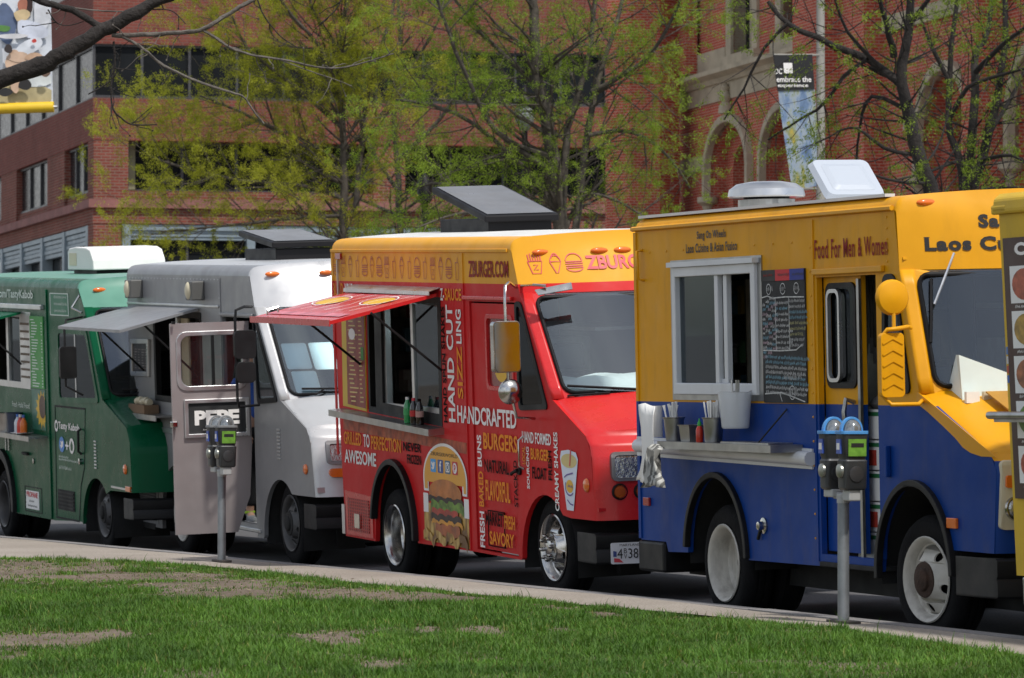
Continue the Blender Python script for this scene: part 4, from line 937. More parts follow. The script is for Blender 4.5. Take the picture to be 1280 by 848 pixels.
# raised awning on struts
ax0, ax1 = -4.38, -2.20; hz, oz, oy = 2.36, 2.165, -.95
aw = MB().add([(ax0, -.02, hz), (ax1, -.02, hz), (ax1, oy, oz), (ax0, oy, oz), (ax0, -.02, hz - .03), (ax1, -.02, hz - .03), (ax1, oy, oz - .03), (ax0, oy, oz - .03)], [(0, 1, 2, 3), (7, 6, 5, 4), (0, 4, 5, 1), (1, 5, 6, 2), (2, 6, 7, 3), (3, 7, 4, 0)]).build('awning', M['red'], rt)
def PA(a, b): return (a, oy + (b) * (-.02 - oy), oz + b * (hz - oz) + .006)
def PA2(a, b): return (a, oy + (b) * (-.02 - oy), oz + b * (hz - oz) + .010)
poly(aw, ell(-3.9, .62, .30, .13), m_logo, P=PA, name='printed_shape'); poly(aw, ell(-2.75, .66, .28, .12), m_logo, P=PA, name='printed_shape')
poly(aw, [(-4.3, .12), (-2.3, .12), (-2.3, .22), (-4.3, .22)], mat('awning_pink', (.62, .20, .24), .5, var=.4, vs=6), P=PA, name='printed_shape')
strokes(aw, [[(x, .3), (x + .12, .5), (x + .05, .62), (x + .2, .85)] for x in np.arange(-4.2, -2.5, .33)] + [ell(-3.9, .62, .33, .16) , ell(-2.75, .66, .31, .15)], .014, M['lwhite'], P=PA2, name='printed_lines')
MB().add([(ax0 - .02, oy - .012, oz + .008), (ax1 + .02, oy - .012, oz + .008), (ax1 + .02, oy - .012, oz - .045), (ax0 - .02, oy - .012, oz - .045)], [(0, 1, 2, 3)]).build('awning_edge', M['red'], aw, solid=.008)
for x in (ax1 + .06, ax0 + .12): MB().tube([(x, -.015, 1.72), (x, -.62, 2.22)], .011, 6).build('strut', M['black'], aw)
MB().tube([(ax0 + .25, oy + .16, oz + .04), (ax0 + .25, oy + .16, oz + .085), (ax0 + .25, oy + .06, oz + .065), (ax0 + .25, oy + .06, oz + .02)], .009, 6).build('awning_handle', M['chrome'], aw)
MB().add([(-4.40, 0, 2.415), (-2.16, 0, 2.405), (-2.16, -.10, 2.375), (-4.40, -.10, 2.385), (-4.40, -.10, 2.355), (-2.16, -.10, 2.345)], [(0, 1, 2, 3), (3, 2, 5, 4)]).build('rain_gutter', M['alu'], rt, solid=.006)
# running gear
T2.flare(-3.47, .30, .55, .60, -4, 172, .05, M['blackplastic'], .05)
T2.well(.13, .28, .58); T2.well(-3.47, .30, .60, .8)
T2.wheel(.12, .07, .395, (M['chrome'], M['chrome'], M['chrome']), steer=R(1)); T2.wheel(-3.55, .02, .395, (M['chrome'], M['chassis']), rear=True)
bumper(T2, (.80, 1.18), 0, WID, .34, .565, M['blackplastic'], .17)
def Pp2(a, b, t): return (T2.fx(a, b) + t, a, b)
for sgn in (0, 1):
    f = (lambda a: WID - a) if sgn else (lambda a: a)
    o_ = [(f(a), b) for a, b in rrect(.115, .385, .965, 1.185, .04)]; i_ = [(f(a), b) for a, b in rrect(.14, .36, .99, 1.16, .03)]
    h_ = MB().panel(o_, [i_], -.01, .03, Pp2).build('headlight', M['rimgrey'] if 0 else mat('lamp_bezel', (.22, .22, .23), .35, .6), rt, bevel=.004)
    MB().panel(i_, [], .0, .012, Pp2).build('lens', M['lens'], h_)
    for yy in (.17, .33):
        l_ = MB().lathe([(.062, .0), (.062, .02), (.052, .024)], (T2.fx(f(yy), .885), f(yy), .885), 18, 'x').build('indicator', M['black'], rt, smooth=40)
        MB().lathe([(.052, 0), (.045, .02), (0, .028)], (T2.fx(f(yy), .885), f(yy), .885), 18, 'x').build('lens', mat('amber_dark', (.45, .10, .015), .2, coat=.4), l_, smooth=60)
T2.oval(1.02, -.003, .93, .055, .055, M['amber'], .02)
b_ = MB()
for k in range(6): b_.panel([(.55, .80 + k * .055), (WID - .55, .80 + k * .055), (WID - .55, .83 + k * .055), (.55, .83 + k * .055)], [], -.004, .008, Pp2)
b_.build('grille', M['black'], rt)
MB().panel([(.01, .74), (WID - .01, .74), (WID - .01, .765), (.01, .765)], [], -.0, .02, Pp2).build('nose_moulding', M['red'], rt)
# number plate
pl_x = 1.40
def PL(a, b, t=0.0): return (1.24 + .12 * gbow(a) + t + .03, a, b)
lp = MB().panel(rrect(.07, .355, .345, .505, .012), [], 0, .006, lambda a, b, t: PL(a, b, t)).build('number_plate', mat('plate_white', (.72, .73, .76), .5, var=.05), rt)
PLf = lambda a, b: PL(a, b, .009)
word(lp, 'MARYLAND', .135, .29, .478, .496, M['ldark'], .0, P=PLf)
word(lp, '4', .115, .155, .385, .46, M['ldark'], .0, P=PLf); word(lp, 'B', .165, .188, .425, .462, M['ldark'], .0, P=PLf); word(lp, 'V', .165, .188, .383, .420, M['ldark'], .0, P=PLf)
word(lp, '384', .198, .315, .385, .46, M['ldark'], .0, P=PLf)
poly(lp, [(.09, .36), (.16, .355), (.13, .385), (.09, .39)], M['lpink'], P=PLf, name='plate_print'); poly(lp, [(.085, .40), (.11, .40), (.11, .44), (.085, .445)], mat('plate_blue', (.05, .08, .25), .5), P=PLf, name='plate_print'); poly(lp, ell(.335, .44, .012, .02), M['lpink'], P=PLf, name='plate_print')
# lamps on the cap, front lettering and line icons
for y in (.21, .66, .85, WID / 2 + .35, WID - .21): T2.oval(T2.fx(y, 2.69) - .005, y, 2.69, .075, .026, M['amber'], .03, 'front')
P = T2.P(.006)
word(rt, 'ZBURGER', .53, 1.12, 2.545, 2.655, M['lpink'], .03, P=P)
def icon(kind, x, z, s):
    if kind == 'fries': return [[(x - .35 * s, z + .15 * s), (x - .2 * s, z - .5 * s), (x + .2 * s, z - .5 * s), (x + .35 * s, z + .15 * s), (x - .35 * s, z + .15 * s)]] + [[(x + d * s, z + .15 * s), (x + d * 1.1 * s, z + (.5 + .05 * (i % 2)) * s)] for i, d in enumerate((-.28, -.17, -.06, .06, .17, .28))] + [[(x - .1 * s, z - .05 * s), (x + .12 * s, z - .05 * s), (x - .1 * s, z - .3 * s), (x + .12 * s, z - .3 * s)]]
    if kind == 'cone': return [[(x - .28 * s, z + .1 * s), (x - .05 * s, z - .5 * s), (x + .05 * s, z - .5 * s), (x + .28 * s, z + .1 * s), (x - .28 * s, z + .1 * s)], ell(x, z + .12 * s, .26 * s, .3 * s, 0, 180, 10), ell(x, z + .3 * s, .16 * s, .22 * s, 0, 180, 8)]
    if kind == 'burger': return [ell(x, z + .08 * s, .42 * s, .42 * s, 0, 180, 12) + [(x + .42 * s, z + .08 * s)], [(x - .45 * s, z - .02 * s), (x + .45 * s, z - .02 * s)], [(x - .43 * s, z - .14 * s), (x + .43 * s, z - .14 * s)], ell(x, z - .24 * s, .42 * s, .2 * s, 180, 360, 10) + [(x + .42 * s, z - .24 * s), (x - .42 * s, z - .24 * s)]]
    return [[(x - .22 * s, z + .3 * s), (x - .15 * s, z - .5 * s), (x + .15 * s, z - .5 * s), (x + .22 * s, z + .3 * s), (x - .22 * s, z + .3 * s)], [(x + .05 * s, z + .3 * s), (x + .12 * s, z + .55 * s)]]
for kk, y in (('fries', .15), ('cone', .30), ('burger', .44)): strokes(rt, icon(kk, y, 2.60, .15), .007, M['lpink'], P=P, name='line_icon')
ks = ['burger', 'fries', 'cone', 'cup', 'burger', 'cone', 'burger', 'fries', 'cup', 'cone', 'cup', 'burger', 'cup', 'fries', 'cone', 'burger', 'cup']
for i, kk in enumerate(ks): strokes(rt, icon(kk, -4.88 + i * .197, 2.575 - i * .001, .175), .009, M['lline'], -.006, 'line_icon')
word(rt, 'ZBURGER.COM', -1.45, -.53, 2.495, 2.63, M['lmaroon'], .02)
# side lettering
LT = [('GRILLED', -4.81, -4.33, 1.00, 1.115, 'lorange', 0, 0), ('TO', -4.27, -4.10, .995, 1.11, 'lwhite', 0, 0), ('PERFECTION', -4.06, -3.27, .985, 1.105, 'lorange', 0, 0), ('AWESOME', -4.81, -3.94, .835, .955, 'lwhite', 0, 0),
      ('NEVER', -3.21, -2.75, 1.01, 1.085, 'lblack', 0, 0), ('FROZEN', -3.12, -2.76, .905, .985, 'lblack', 0, 0), ('HANDCRAFTED', -1.82, -.45, 1.30, 1.445, 'lwhite', 0, 0), ('BURGERS', -1.22, -.44, 1.11, 1.245, 'lorange', 0, 0),
      ('NATURAL', -1.21, -.65, .925, 1.03, 'lblack', 0, 0), ('FLAVORFUL', -1.20, -.64, .70, .865, 'lorange', 0, 0), ('MARKET', -1.22, -.82, .50, .61, 'lblack', 0, 0), ('FRESH', -.79, -.55, .49, .60, 'lorange', 0, 0), ('SAVORY', -1.14, -.58, .345, .455, 'lorange', 0, 0),
      ('FRESH', -1.36, -1.25, .31, .60, 'lwhite', 1, 0), ('BAKED', -1.36, -1.25, .64, .925, 'lorange', 1, 0), ('BUNS', -1.37, -1.27, .965, 1.22, 'lwhite', 1, 0), ('STACKED', -.545, -.465, .68, 1.05, 'lblack', 1, 0),
      ('HAND FORMED', -.33, .30, 1.20, 1.29, 'lwhite', 0, 0), ('BURGER', -.15, .25, 1.075, 1.165, 'lorange', 0, 0), ('FLOAT', -.13, .18, .925, 1.02, 'lblack', 0, 0), ('LOCAL', -.34, -.27, 1.03, 1.17, 'lorange', 1, 0), ('SOURCING', -.25, -.19, .84, 1.17, 'lwhite', 1, 0), ('FRESH', .22, .30, .93, 1.16, 'lblack', 1, 0),
      ('CREAMY SHAKES', .355, .44, .70, 1.31, 'lwhite', 1, 0), ('HAND CUT', -2.03, -1.865, 1.30, 2.265, 'lwhite', 1, 0), ('SIZZ', -1.79, -1.665, 1.50, 1.93, 'lorange', 1, 0), ('LING', -1.79, -1.665, 1.95, 2.23, 'lwhite', 1, 0), ('HAND SPUN SHAKES', -2.155, -2.065, 1.29, 2.25, 'lblack', 1, 0),
      ('Z-', -2.15, -2.06, 2.30, 2.40, 'lwhite', 0, 0), ('SAUCE', -2.04, -1.64, 2.30, 2.40, 'lorange', 0, 0), ('BUILD', -4.99, -4.70, 2.31, 2.425, 'lorange', 0, 0), ('YOUR', -4.66, -4.42, 2.31, 2.425, 'lwhite', 0, 0)]
for tx, a, b, c, d, m_, up, _ in LT: word(rt, tx, a, b, c, d, M[m_], .022, up=bool(up))
# printed burger
m_bun = mat('print_bun', (.50, .16, .025), .45, var=.5, vs=6); m_let = mat('print_lettuce', (.13, .26, .02), .45, var=.8, vs=14); m_pat = mat('print_patty', (.035, .014, .008), .5, var=.7, vs=20)
m_tom = mat('print_tomato', (.42, .03, .012), .45, var=.5, vs=10); m_che = mat('print_cheese', (.70, .30, .02), .45, var=.3, vs=8)
m_fry, nt, b0, N_, L_ = newmat('print_fries'); tc = N_.new('ShaderNodeTexCoord'); vn = N_.new('ShaderNodeTexVoronoi'); vn.inputs['Scale'].default_value = 9
L_.new(mapped(N_, L_, tc.outputs['Object'], (1.4, 1, .7)), vn.inputs['Vector']); L_.new(ramp(N_, L_, vn.outputs['Distance'], [(.1, (.62, .42, .13)), (.45, (.45, .26, .05)), (.7, (.16, .07, .015))]).outputs[0], b0.inputs['Base Color']); b0.inputs['Roughness'].default_value = .45
bg_ = MB().panel([(-2.72, .28), (-1.63, .272), (-1.63, .60), (-2.72, .60)], [], -.005, -.001).build('burger_print', m_fry, rt)
poly(bg_, ell(-2.17, .815, .54, .30, 0, 180, 24) + [(-2.70, .70), (-2.58, .70), (-2.58, .78), (-1.75, .78), (-1.75, .70), (-1.64, .70)], M['lwhite'], -.0070, 'print_outline')
poly(bg_, ell(-2.17, .815, .51, .275, 0, 180, 24) + [(-2.67, .72), (-2.60, .72), (-2.60, .78), (-1.72, .78), (-1.72, .72), (-1.66, .72)], mat('print_orange', (.75, .36, .03), .45, var=.12), -.0085, 'print_shape')
for k, (a, b) in enumerate(((-2.72, .52), (-1.72, .52))): poly(bg_, [(a, b), (a + .12, b), (a + .12, b + .16), (a, b + .16)], M['lwhite'], -.0075, 'print_outline')
poly(bg_, ell(-2.17, .70, .40, .115, 0, 180, 18) + [(-2.56, .66), (-1.78, .66)], m_bun, -.0100, 'top_bun')
def wavy(x0, x1, z, a, th, n=18, f=1.3): 
    t_ = [(x0 + (x1 - x0) * i / n, z + a * math.sin(i * f) + a * .5 * math.sin(i * 2.7)) for i in range(n + 1)]; b_ = [(x, zz - th - a * .4 * math.sin(i * 1.9)) for i, (x, zz) in enumerate(t_)]; return t_ + b_[::-1]
poly(bg_, wavy(-2.58, -1.74, .665, .008, .05), m_pat, -.0108, 'print_patty'); poly(bg_, wavy(-2.52, -1.72, .63, .014, .085), m_let, -.0116, 'print_lettuce')
poly(bg_, wavy(-2.50, -1.86, .565, .008, .07), m_tom, -.0124, 'print_tomato'); poly(bg_, wavy(-2.52, -1.78, .52, .010, .07), m_pat, -.0132, 'print_patty')
poly(bg_, wavy(-2.50, -1.75, .47, .012, .035), m_che, -.0140, 'print_cheese'); poly(bg_, wavy(-2.42, -1.82, .44, .008, .10), mat('print_bun_low', (.42, .11, .03), .45, var=.5, vs=8), -.0148, 'bottom_bun')
poly(bg_, wavy(-2.72, -1.64, .36, .03, .075), m_fry, -.0156, 'print_fries')
word(bg_, 'ZBURGERWORLD', -2.50, -1.84, 1.005, 1.035, M['ldark'], .0, y=-.0105)
ic = [(.05, .35, .75), (.03, .07, .28), (.05, .14, .22), (.55, .02, .03)]
for i in range(4):
    a = -2.51 + i * .178; sq = poly(bg_, rrect(a, a + .135, .865, .975, .015), mat('social_tile', ic[i], .45, var=.1), -.0100, 'social_icon')
    if i == 0: poly(sq, [(a + .02, .90), (a + .055, .905), (a + .025, .94), (a + .04, .955), (a + .065, .935), (a + .085, .955), (a + .105, .945), (a + .118, .95), (a + .105, .925), (a + .09, .895), (a + .055, .885)], M['lwhite'], -.0115, 'icon_mark')
    if i == 1: word(sq, 'f', a + .045, a + .095, .878, .965, M['lwhite'], .03, y=-.0115)
    if i == 2: strokes(sq, [rrect(a + .025, a + .11, .885, .955, .012) + [(a + .11, .94)], ell(a + .0675, .92, .022, .022) + [(a + .0895, .92)]], .012, M['lwhite'], -.0115, 'icon_mark')
    if i == 3: poly(sq, ell(a + .0675, .92, .05, .045), M['lwhite'], -.0115, 'icon_mark'); word(sq, 'p', a + .045, a + .09, .89, .95, M['lpink'], .03, y=-.0130)
# printed milkshake cup
cp = poly(rt, [(.60, .72), (.74, .72), (.86, 1.12), (.82, 1.17), (.66, 1.185), (.51, 1.17), (.485, 1.12)], mat('cup_white', (.66, .72, .82), .45, var=.08), -.006, 'cup_print')
poly(cp, ell(.672, 1.10, .165, .055), mat('shake', (.62, .50, .20), .45, var=.2), -.0075, 'print_shape')
strokes(cp, [[(.69, 1.06), (.72, 1.19)]], .022, M['lpink'], -.0090, 'print_straw')
poly(cp, ell(.675, .905, .075, .05), m_logo, -.0075, 'print_shape'); strokes(cp, [[(.57, .97), (.62, .99), (.75, 1.01)], ell(.675, .90, .09, .065, 150, 320, 10), [(.62, .80), (.68, .77), (.74, .765)]], .011, mat('print_purple', (.12, .07, .30), .5), -.0090, 'print_mark')
strokes(cp, squig(.64, .72, .905, .03, 0), .008, mat('print_purple_b', (.12, .07, .30), .5), -.0090, 'print_mark')
# locker with a perforated door behind the rear wheel
lk = MB().panel([(-4.80, .20), (-4.07, .205), (-4.07, .57), (-4.82, .59)], [], -.010, 0).build('locker_door', M['red'], rt)
for i in range(11):
    MB().bx(-4.74, -4.16, -.016, -.0095, .245 + i * .027, .258 + i * .027).build('louvre', mat('grille_dark_red', (.20, .012, .012), .5), lk)
for i in range(12): MB().bx(-4.74 + i * .051, -4.725 + i * .051, -.0185, -.0165, .24, .53).build('grille_bar', M['red'], lk)
MB().panel(rrect(-4.52, -4.38, .275, .40, .01), [], -.03, -.019).build('latch', M['chrome'], lk)
T2.slab('rear_corner_plate', -4.92, -4.84, -.012, 0, .20, .46, M['alu'])
T2.slab('side_marker', -4.86, -4.72, -.02, 0, 2.635, 2.69, M['redlens'], .005)
T2.slab('aerial_post', -4.80, -4.785, -.03, -.015, 2.30, 2.63, M['alu'])
MB().panel([(-1.18, .33), (-.80, .33), (-.80, .62), (-1.18, .62)], [[(-1.172, .338), (-.808, .338), (-.808, .612), (-1.172, .612)]], -.003, .004).build('access_panel', M['lblack'], rt)
# mirror, wiper, spot arm
mr = MB().tube([(-.36, -.01, 2.42), (-.05, -.18, 2.47), (.02, -.24, 2.44), (.03, -.25, 2.30), (.05, -.25, 1.70), (.08, -.20, 1.42), (.0, -.02, 1.40)], .012, 6).build('mirror', M['chrome'], rt, smooth=60)
MB().panel(rrect(-.36, -.15, 1.77, 2.17, .03), [], 0, .07, lambda a, b, t: (.06 - t + .14 * (a + .25), a, b)).build('mirror_shell', M['chrome'], mr, bevel=.01)
MB().panel(rrect(-.35, -.16, 1.78, 2.16, .025), [], 0, .004, lambda a, b, t: (.0645 + t + .14 * (a + .25), a, b)).build('mirror_face', M['mirror'], mr)
MB().lathe([(0, .055), (.05, .045), (.09, .02), (.1, 0), (.1, -.01), (0, -.012)], (.06, -.235, 1.62), 22, 'x').build('convex_mirror', M['chrome'], mr, smooth=50)
sa_ = MB().tube([(-.42, .02, 2.43), (-.05, .02, 2.44), (.02, .10, 2.43)], .012, 6).build('visor_arm', M['chrome'], rt)
MB().add([(-.02, .02, 2.40), (.05, .30, 2.45), (.10, .29, 2.40), (.03, .03, 2.36)], [(0, 1, 2, 3)]).build('visor', M['chrome'], sa_, solid=.008)
wiper(T2, .10, 1.585, .40, 1.60, .12, 1.66, .66, 1.615, M['black'])
inside(T2, 'dash_cover', MB().grid([[(x, y, 1.56 + .07 * math.sin(y * 9 + x * 20) * .4 + .14 * (x < .3)) for y in np.linspace(.14, 2.0, 22)] for x in (-.2, .0, .10, .22, .32)]), M['teal'], 'crumpled pale teal cover over the dashboard of the red truck', 'dash cover', smooth=60)
# roof hatch with raised lid
def hatch(T, x0, x1, y0, y1, hi, lo, top, H=.12):
    z = T.zroof((y0 + y1) / 2) - .01
    h = MB().bx(x0, x1, y0, y1, z, z + H).build('roof_hatch', M['hatch'], T.root, bevel=.01)
    o = .05; th = .06
    A = [(x0 - o, y0 - o, z + hi), (x1 + o, y0 - o, z + lo), (x1 + o, y1 + o, z + lo), (x0 - o, y1 + o, z + hi)]
    B = [(x, y, q + th) for x, y, q in A]
    MB().add(A + B, [(3, 2, 1, 0), (4, 5, 6, 7), (0, 1, 5, 4), (1, 2, 6, 5), (2, 3, 7, 6), (3, 0, 4, 7)]).build('hatch_lid', M['hatch'], h, bevel=.012)
    s_ = .035; dz = (lo - hi) / (x1 - x0 + 2 * o)
    C_ = [(x, y, z + hi + th + (x - x0 + o) * dz + .006) for x, y in ((x0 - o + s_, y0 - o + s_), (x1 + o - s_, y0 - o + s_), (x1 + o - s_, y1 + o - s_), (x0 - o + s_, y1 + o - s_))]
    MB().add(C_, [(0, 1, 2, 3)]).build('lid_panel', M['hatchtop'], h)
    return h
hatch(T2, -4.42, -3.18, .82, 1.40, .35, .085, 0)
# bottles on the counter
def soda(loc, label, cols):
    e = on(T2, 'soda_bottle', label, 'bottle', loc, 'soda bottles on the red truck counter')
    MB().lathe([(0, 0), (.03, 0), (.034, .012), (.032, .06), (.034, .12), (.03, .15), (.015, .185), (.0135, .20), (0, .2)], (0, 0, 0), 16, 'z').build('bottle_body', cols[0], e, smooth=45)
    MB().lathe([(.0352, .065), (.0352, .115)], (0, 0, 0), 16, 'z').build('bottle_label', cols[1], e, smooth=45)
    MB().lathe([(.0155, .195), (.0155, .218), (0, .219)], (0, 0, 0), 12, 'z').build('cap', cols[2], e, smooth=45)
m_cola = mat('cola', (.012, .006, .005), .12, coat=.5, var=.1); m_gb = mat('green_soda', (.02, .30, .08), .12, coat=.5, var=.2)
soda((-2.88, -.07, 1.262), 'green soda bottle standing on the red truck counter', (m_gb, mat('label_green', (.04, .35, .10), .5), M['white']))
soda((-2.72, -.07, 1.258), 'dark cola bottle with red label next to the green bottle', (m_cola, mat('label_red', (.45, .015, .015), .5), M['lpink']))
soda((-2.60, -.06, 1.255), 'dark cola bottle with a pale label at the end of the red truck counter', (m_cola, mat('label_pale', (.45, .25, .22), .5), M['lblack']))
# ------------------------------------------------------------------ silver truck
T3 = Truck('food_truck', 'silver food truck with its side door swung open and a black and white door sign', (-14.35, .40, 0), 2.0, 2.4,
           [(-.94, 2.80, .22), (-.90, 2.72, .24), (-.77, 2.42, .25), (-.04, 1.56, .28), (.75, 1.34, .2), (.86, 1.25, .18), (.90, 1.15, .18), (.98, .70, .18)])
rt = T3.root
out = [(-5.31, .09), (-5.32, 2.72), (-.92, 2.72), (-.77, 2.42), (-.04, 1.56), (.75, 1.32), (.86, 1.20), (.95, .70), (.42, .69)] + arch(-.10, .25, .56, .56, 52, 180) + \
      [(-.68, .22), (-.88, .22), (-.88, .26), (-1.85, .25), (-3.10, .13)] + arch(-3.66, .22, .56, .56, 0, 180) + [(-4.22, .10)]
holes = [[(-4.32, 1.44), (-2.6, 1.42), (-2.6, 2.33), (-4.32, 2.33)], [(-1.86, .34), (-.90, .34), (-.86, 2.32), (-1.86, 2.32)], rpoly([(-.82, 2.30), (-.74, 2.30), (-.14, 1.56), (-.72, 1.52)], .05)]
T3.shell(out, holes, -5.30, M['sil'], M['sil_lit'], M['sil_lit'], M['sil_lit'], M['sil'])
T3.windscreen(M['sil_lit'], M['gshield']); T3.cabin(); T3.rack(-5.15, -4.5, .5, .9, (1.2, 1.6, 2.0), 8)
T3.slab('rub_rail', -5.30, -1.95, -.016, 0, 2.405, 2.43, M['alu'], .005); T3.slab('panel_seam', -1.90, -1.885, -.008, 0, .3, 2.70, M['sil'])
T3.slab('door_header', -1.88, -.80, -.03, 0, 2.33, 2.36, M['sil'], .006)
rivets(rt, [(x, -.001, 2.68) for x in np.arange(-5.2, -1.9, .12)] + [(-1.93, -.001, z) for z in np.arange(.4, 2.6, .15)], M['alu'], .007)
qw = MB().panel(rpoly([(-.84, 2.32), (-.73, 2.32), (-.10, 1.54), (-.74, 1.50)], .06), [rpoly([(-.80, 2.28), (-.75, 2.28), (-.19, 1.58), (-.70, 1.55)], .04)], -.012, .02).build('quarter_window', M['black'], rt)
MB().panel(rpoly([(-.81, 2.29), (-.74, 2.29), (-.17, 1.57), (-.71, 1.54)], .04), [], .0, .004).build('pane', M['gwin'], qw)
fr = MB().panel([(-4.34, 1.42), (-2.58, 1.40), (-2.58, 2.35), (-4.34, 2.35)], [[(-4.27, 1.48), (-2.65, 1.47), (-2.65, 2.29), (-4.27, 2.29)]], -.006, .05).build('window', M['black'], rt)
MB().bx(-3.55, -3.48, .01, .05, 1.47, 2.29).build('sash', M['alu'], fr)
cu_ = MB().bx(-3.46, -3.2, .04, .06, 1.55, 2.28).build('door_curtain', M['cream'], rt)
sh = MB().bx(-5.25, -3.65, -.20, 0, 1.27, 1.29).bx(-5.25, -3.65, -.20, -.19, 1.235, 1.27).build('counter_shelf', M['steel'], rt)
MB().bx(-4.45, -4.42, -.17, 0, 1.02, 1.235).build('bracket', M['steel'], sh)
T3.slab('belt_moulding', -5.30, -1.9, -.014, 0, 1.10, 1.15, M['alu'], .004)
lk = MB().panel([(-5.12, .62), (-4.28, .62), (-4.28, 1.06), (-5.12, 1.06)], [], -.006, 0).build('locker_door', M['sil'], rt)
MB().tube([(-4.72, -.012, .97), (-4.55, -.02, .96), (-4.52, -.02, .88)], .012, 6).build('latch', M['steel'], lk); MB().bx(-4.94, -4.92, -.012, -.006, .72, .98).build('rib', M['sil'], lk)
lv = MB().panel([(-5.06, .13), (-4.34, .135), (-4.34, .50), (-5.06, .50)], [], -.008, 0).build('louvre_panel', M['sil'], rt)
for i in range(11): MB().add([(-4.98, -.010, .165 + i * .03), (-4.40, -.010, .165 + i * .03), (-4.40, -.026, .178 + i * .03), (-4.98, -.026, .178 + i * .03), (-4.98, -.010, .186 + i * .03), (-4.40, -.010, .186 + i * .03)], [(0, 1, 2, 3), (3, 2, 5, 4)]).build('louvre', M['sil'], lv, solid=.003)
MB().tube([(-5.03, -.012, .31), (-4.99, -.03, .31)], .02, 6).build('latch', M['black'], lv)
# framed menu
fm = MB().panel([(-5.20, 1.65), (-4.50, 1.66), (-4.47, 2.05), (-5.17, 2.04)], [[(-5.13, 1.70), (-4.57, 1.71), (-4.54, 2.0), (-5.10, 1.99)]], -.03, 0).build('menu_frame', M['alu'], rt, bevel=.006)
MB().panel([(-5.13, 1.70), (-4.57, 1.71), (-4.54, 2.0), (-5.10, 1.99)], [], -.012, -.006).build('menu_sheet', mat('menu_black', (.03, .03, .035), .4, var=.4, vs=14), fm)
q = random.Random(4)
strokes(fm, [[(x, z), (x + q.uniform(.05, .11), z)] for x in (-5.05, -4.92, -4.78, -4.66) for z in np.arange(1.74, 1.96, .028)], .010, mat('menu_text', (.30, .27, .27), .6, var=.5, vs=20), -.0145, 'menu_lines')
# awning
ax0, ax1, oy, oz, hz = -5.05, -2.62, -.83, 2.205, 2.395
aw = MB().add([(ax0, -.02, hz), (ax1, -.02, hz), (ax1, oy, oz), (ax0, oy, oz), (ax0, -.02, hz - .025), (ax1, -.02, hz - .025), (ax1, oy, oz - .03), (ax0, oy, oz - .03)], [(0, 1, 2, 3), (7, 6, 5, 4), (0, 4, 5, 1), (1, 5, 6, 2), (2, 6, 7, 3), (3, 7, 4, 0)]).build('awning', M['sil'], rt)
for x in (ax0 + .35, ax1 - .1): MB().tube([(x, -.015, 1.72), (x, -.55, 2.24)], .011, 6).build('strut', M['black'], aw)
# flood lamps
for x in (-4.95, -2.68):
    f_ = MB().bx(x, x + .24, -.13, 0, 2.475, 2.665).build('flood_lamp', mat('lamp_housing', (.10, .10, .095), .5), rt, bevel=.012)
    MB().lathe([(.0, -.155), (.05, -.152), (.085, -.135), (.092, -.12), (.092, -.1)], (x + .10, 0, 2.57), 20).build('lens', M['cream'], f_, smooth=40)
# open door, hinged at the front post
def D(a, b, t): return (-.98 + .05 * a + t, a, b)        # a runs outwards over the sidewalk (negative y)
do = [(-.77, .27), (-.16, .27), (-.03, .62), (.0, 1.10), (.0, 2.29), (-.77, 2.29)]
dr = MB().panel(do, [rrect(-.70, -.05, 1.66, 2.19, .09)], -.03, .0, D).build('door', mat('door_silver_reflect', (.36, .32, .32), .38, .45, var=.14, vs=1.4, dirt=.2, dcol=(.2, .17, .15), dent=.15), rt)  # pinkish cast painted in as the red truck's reflection
MB().panel(rrect(-.72, -.03, 1.64, 2.21, .10), [rrect(-.675, -.075, 1.685, 2.165, .08)], -.035, .014, D).build('window_frame', M['alu'], dr, bevel=.005)
MB().panel(rrect(-.70, -.05, 1.66, 2.19, .09), [], -.018, -.014, D).build('pane', M['gclear'], dr)
MB().panel([(-.37, 1.68), (-.345, 1.68), (-.345, 2.17), (-.37, 2.17)], [], -.025, .006, D).build('window_bar', M['black'], dr)
sg = MB().panel([(-.66, 1.19), (-.02, 1.19), (-.02, 1.56), (-.66, 1.56)], [[(-.62, 1.23), (-.06, 1.23), (-.06, 1.52), (-.62, 1.52)]], .0, .03, D).build('door_sign', M['alu'], dr, bevel=.006)
MB().panel([(-.62, 1.23), (-.06, 1.23), (-.06, 1.52), (-.62, 1.52)], [], .003, .010, D).build('sign_board', M['slate'], sg)
word(sg, 'PEPE', -.56, -.12, 1.31, 1.45, M['lwhite'], .05, P=lambda a, b: D(a, b, .014)); strokes(sg, squig(-.48, -.20, 1.265, .016, 0), .004, M['lwhite'], P=lambda a, b: D(a, b, .014), name='small_print')
MB().bx(-1.02, -.94, -.80, -.74, 1.30, 1.36).build('latch', M['chrome'], dr, bevel=.01)
MB().bx(-.99, -.96, -.765, -.735, 2.285, 2.31).build('top_hinge', M['black'], dr)
# mirror and its hoop
mr = MB().tube([(-.80, -.02, 2.43), (-.45, -.20, 2.44), (-.40, -.30, 2.41), (-.40, -.31, 2.30), (-.39, -.31, 1.56), (-.38, -.30, 1.50), (-.55, -.05, 1.50)], .014, 6).build('mirror', M['black'], rt, smooth=60)
MB().panel(rrect(-.33, -.12, 1.95, 2.22, .04), [], 0, .06, lambda a, b, t: (-.36 - t, a, b)).build('mirror_shell', M['blackplastic'], mr, bevel=.015)
MB().panel(rrect(-.32, -.13, 1.72, 1.92, .05), [], 0, .06, lambda a, b, t: (-.36 - t, a, b)).build('mirror_shell', M['blackplastic'], mr, bevel=.015)
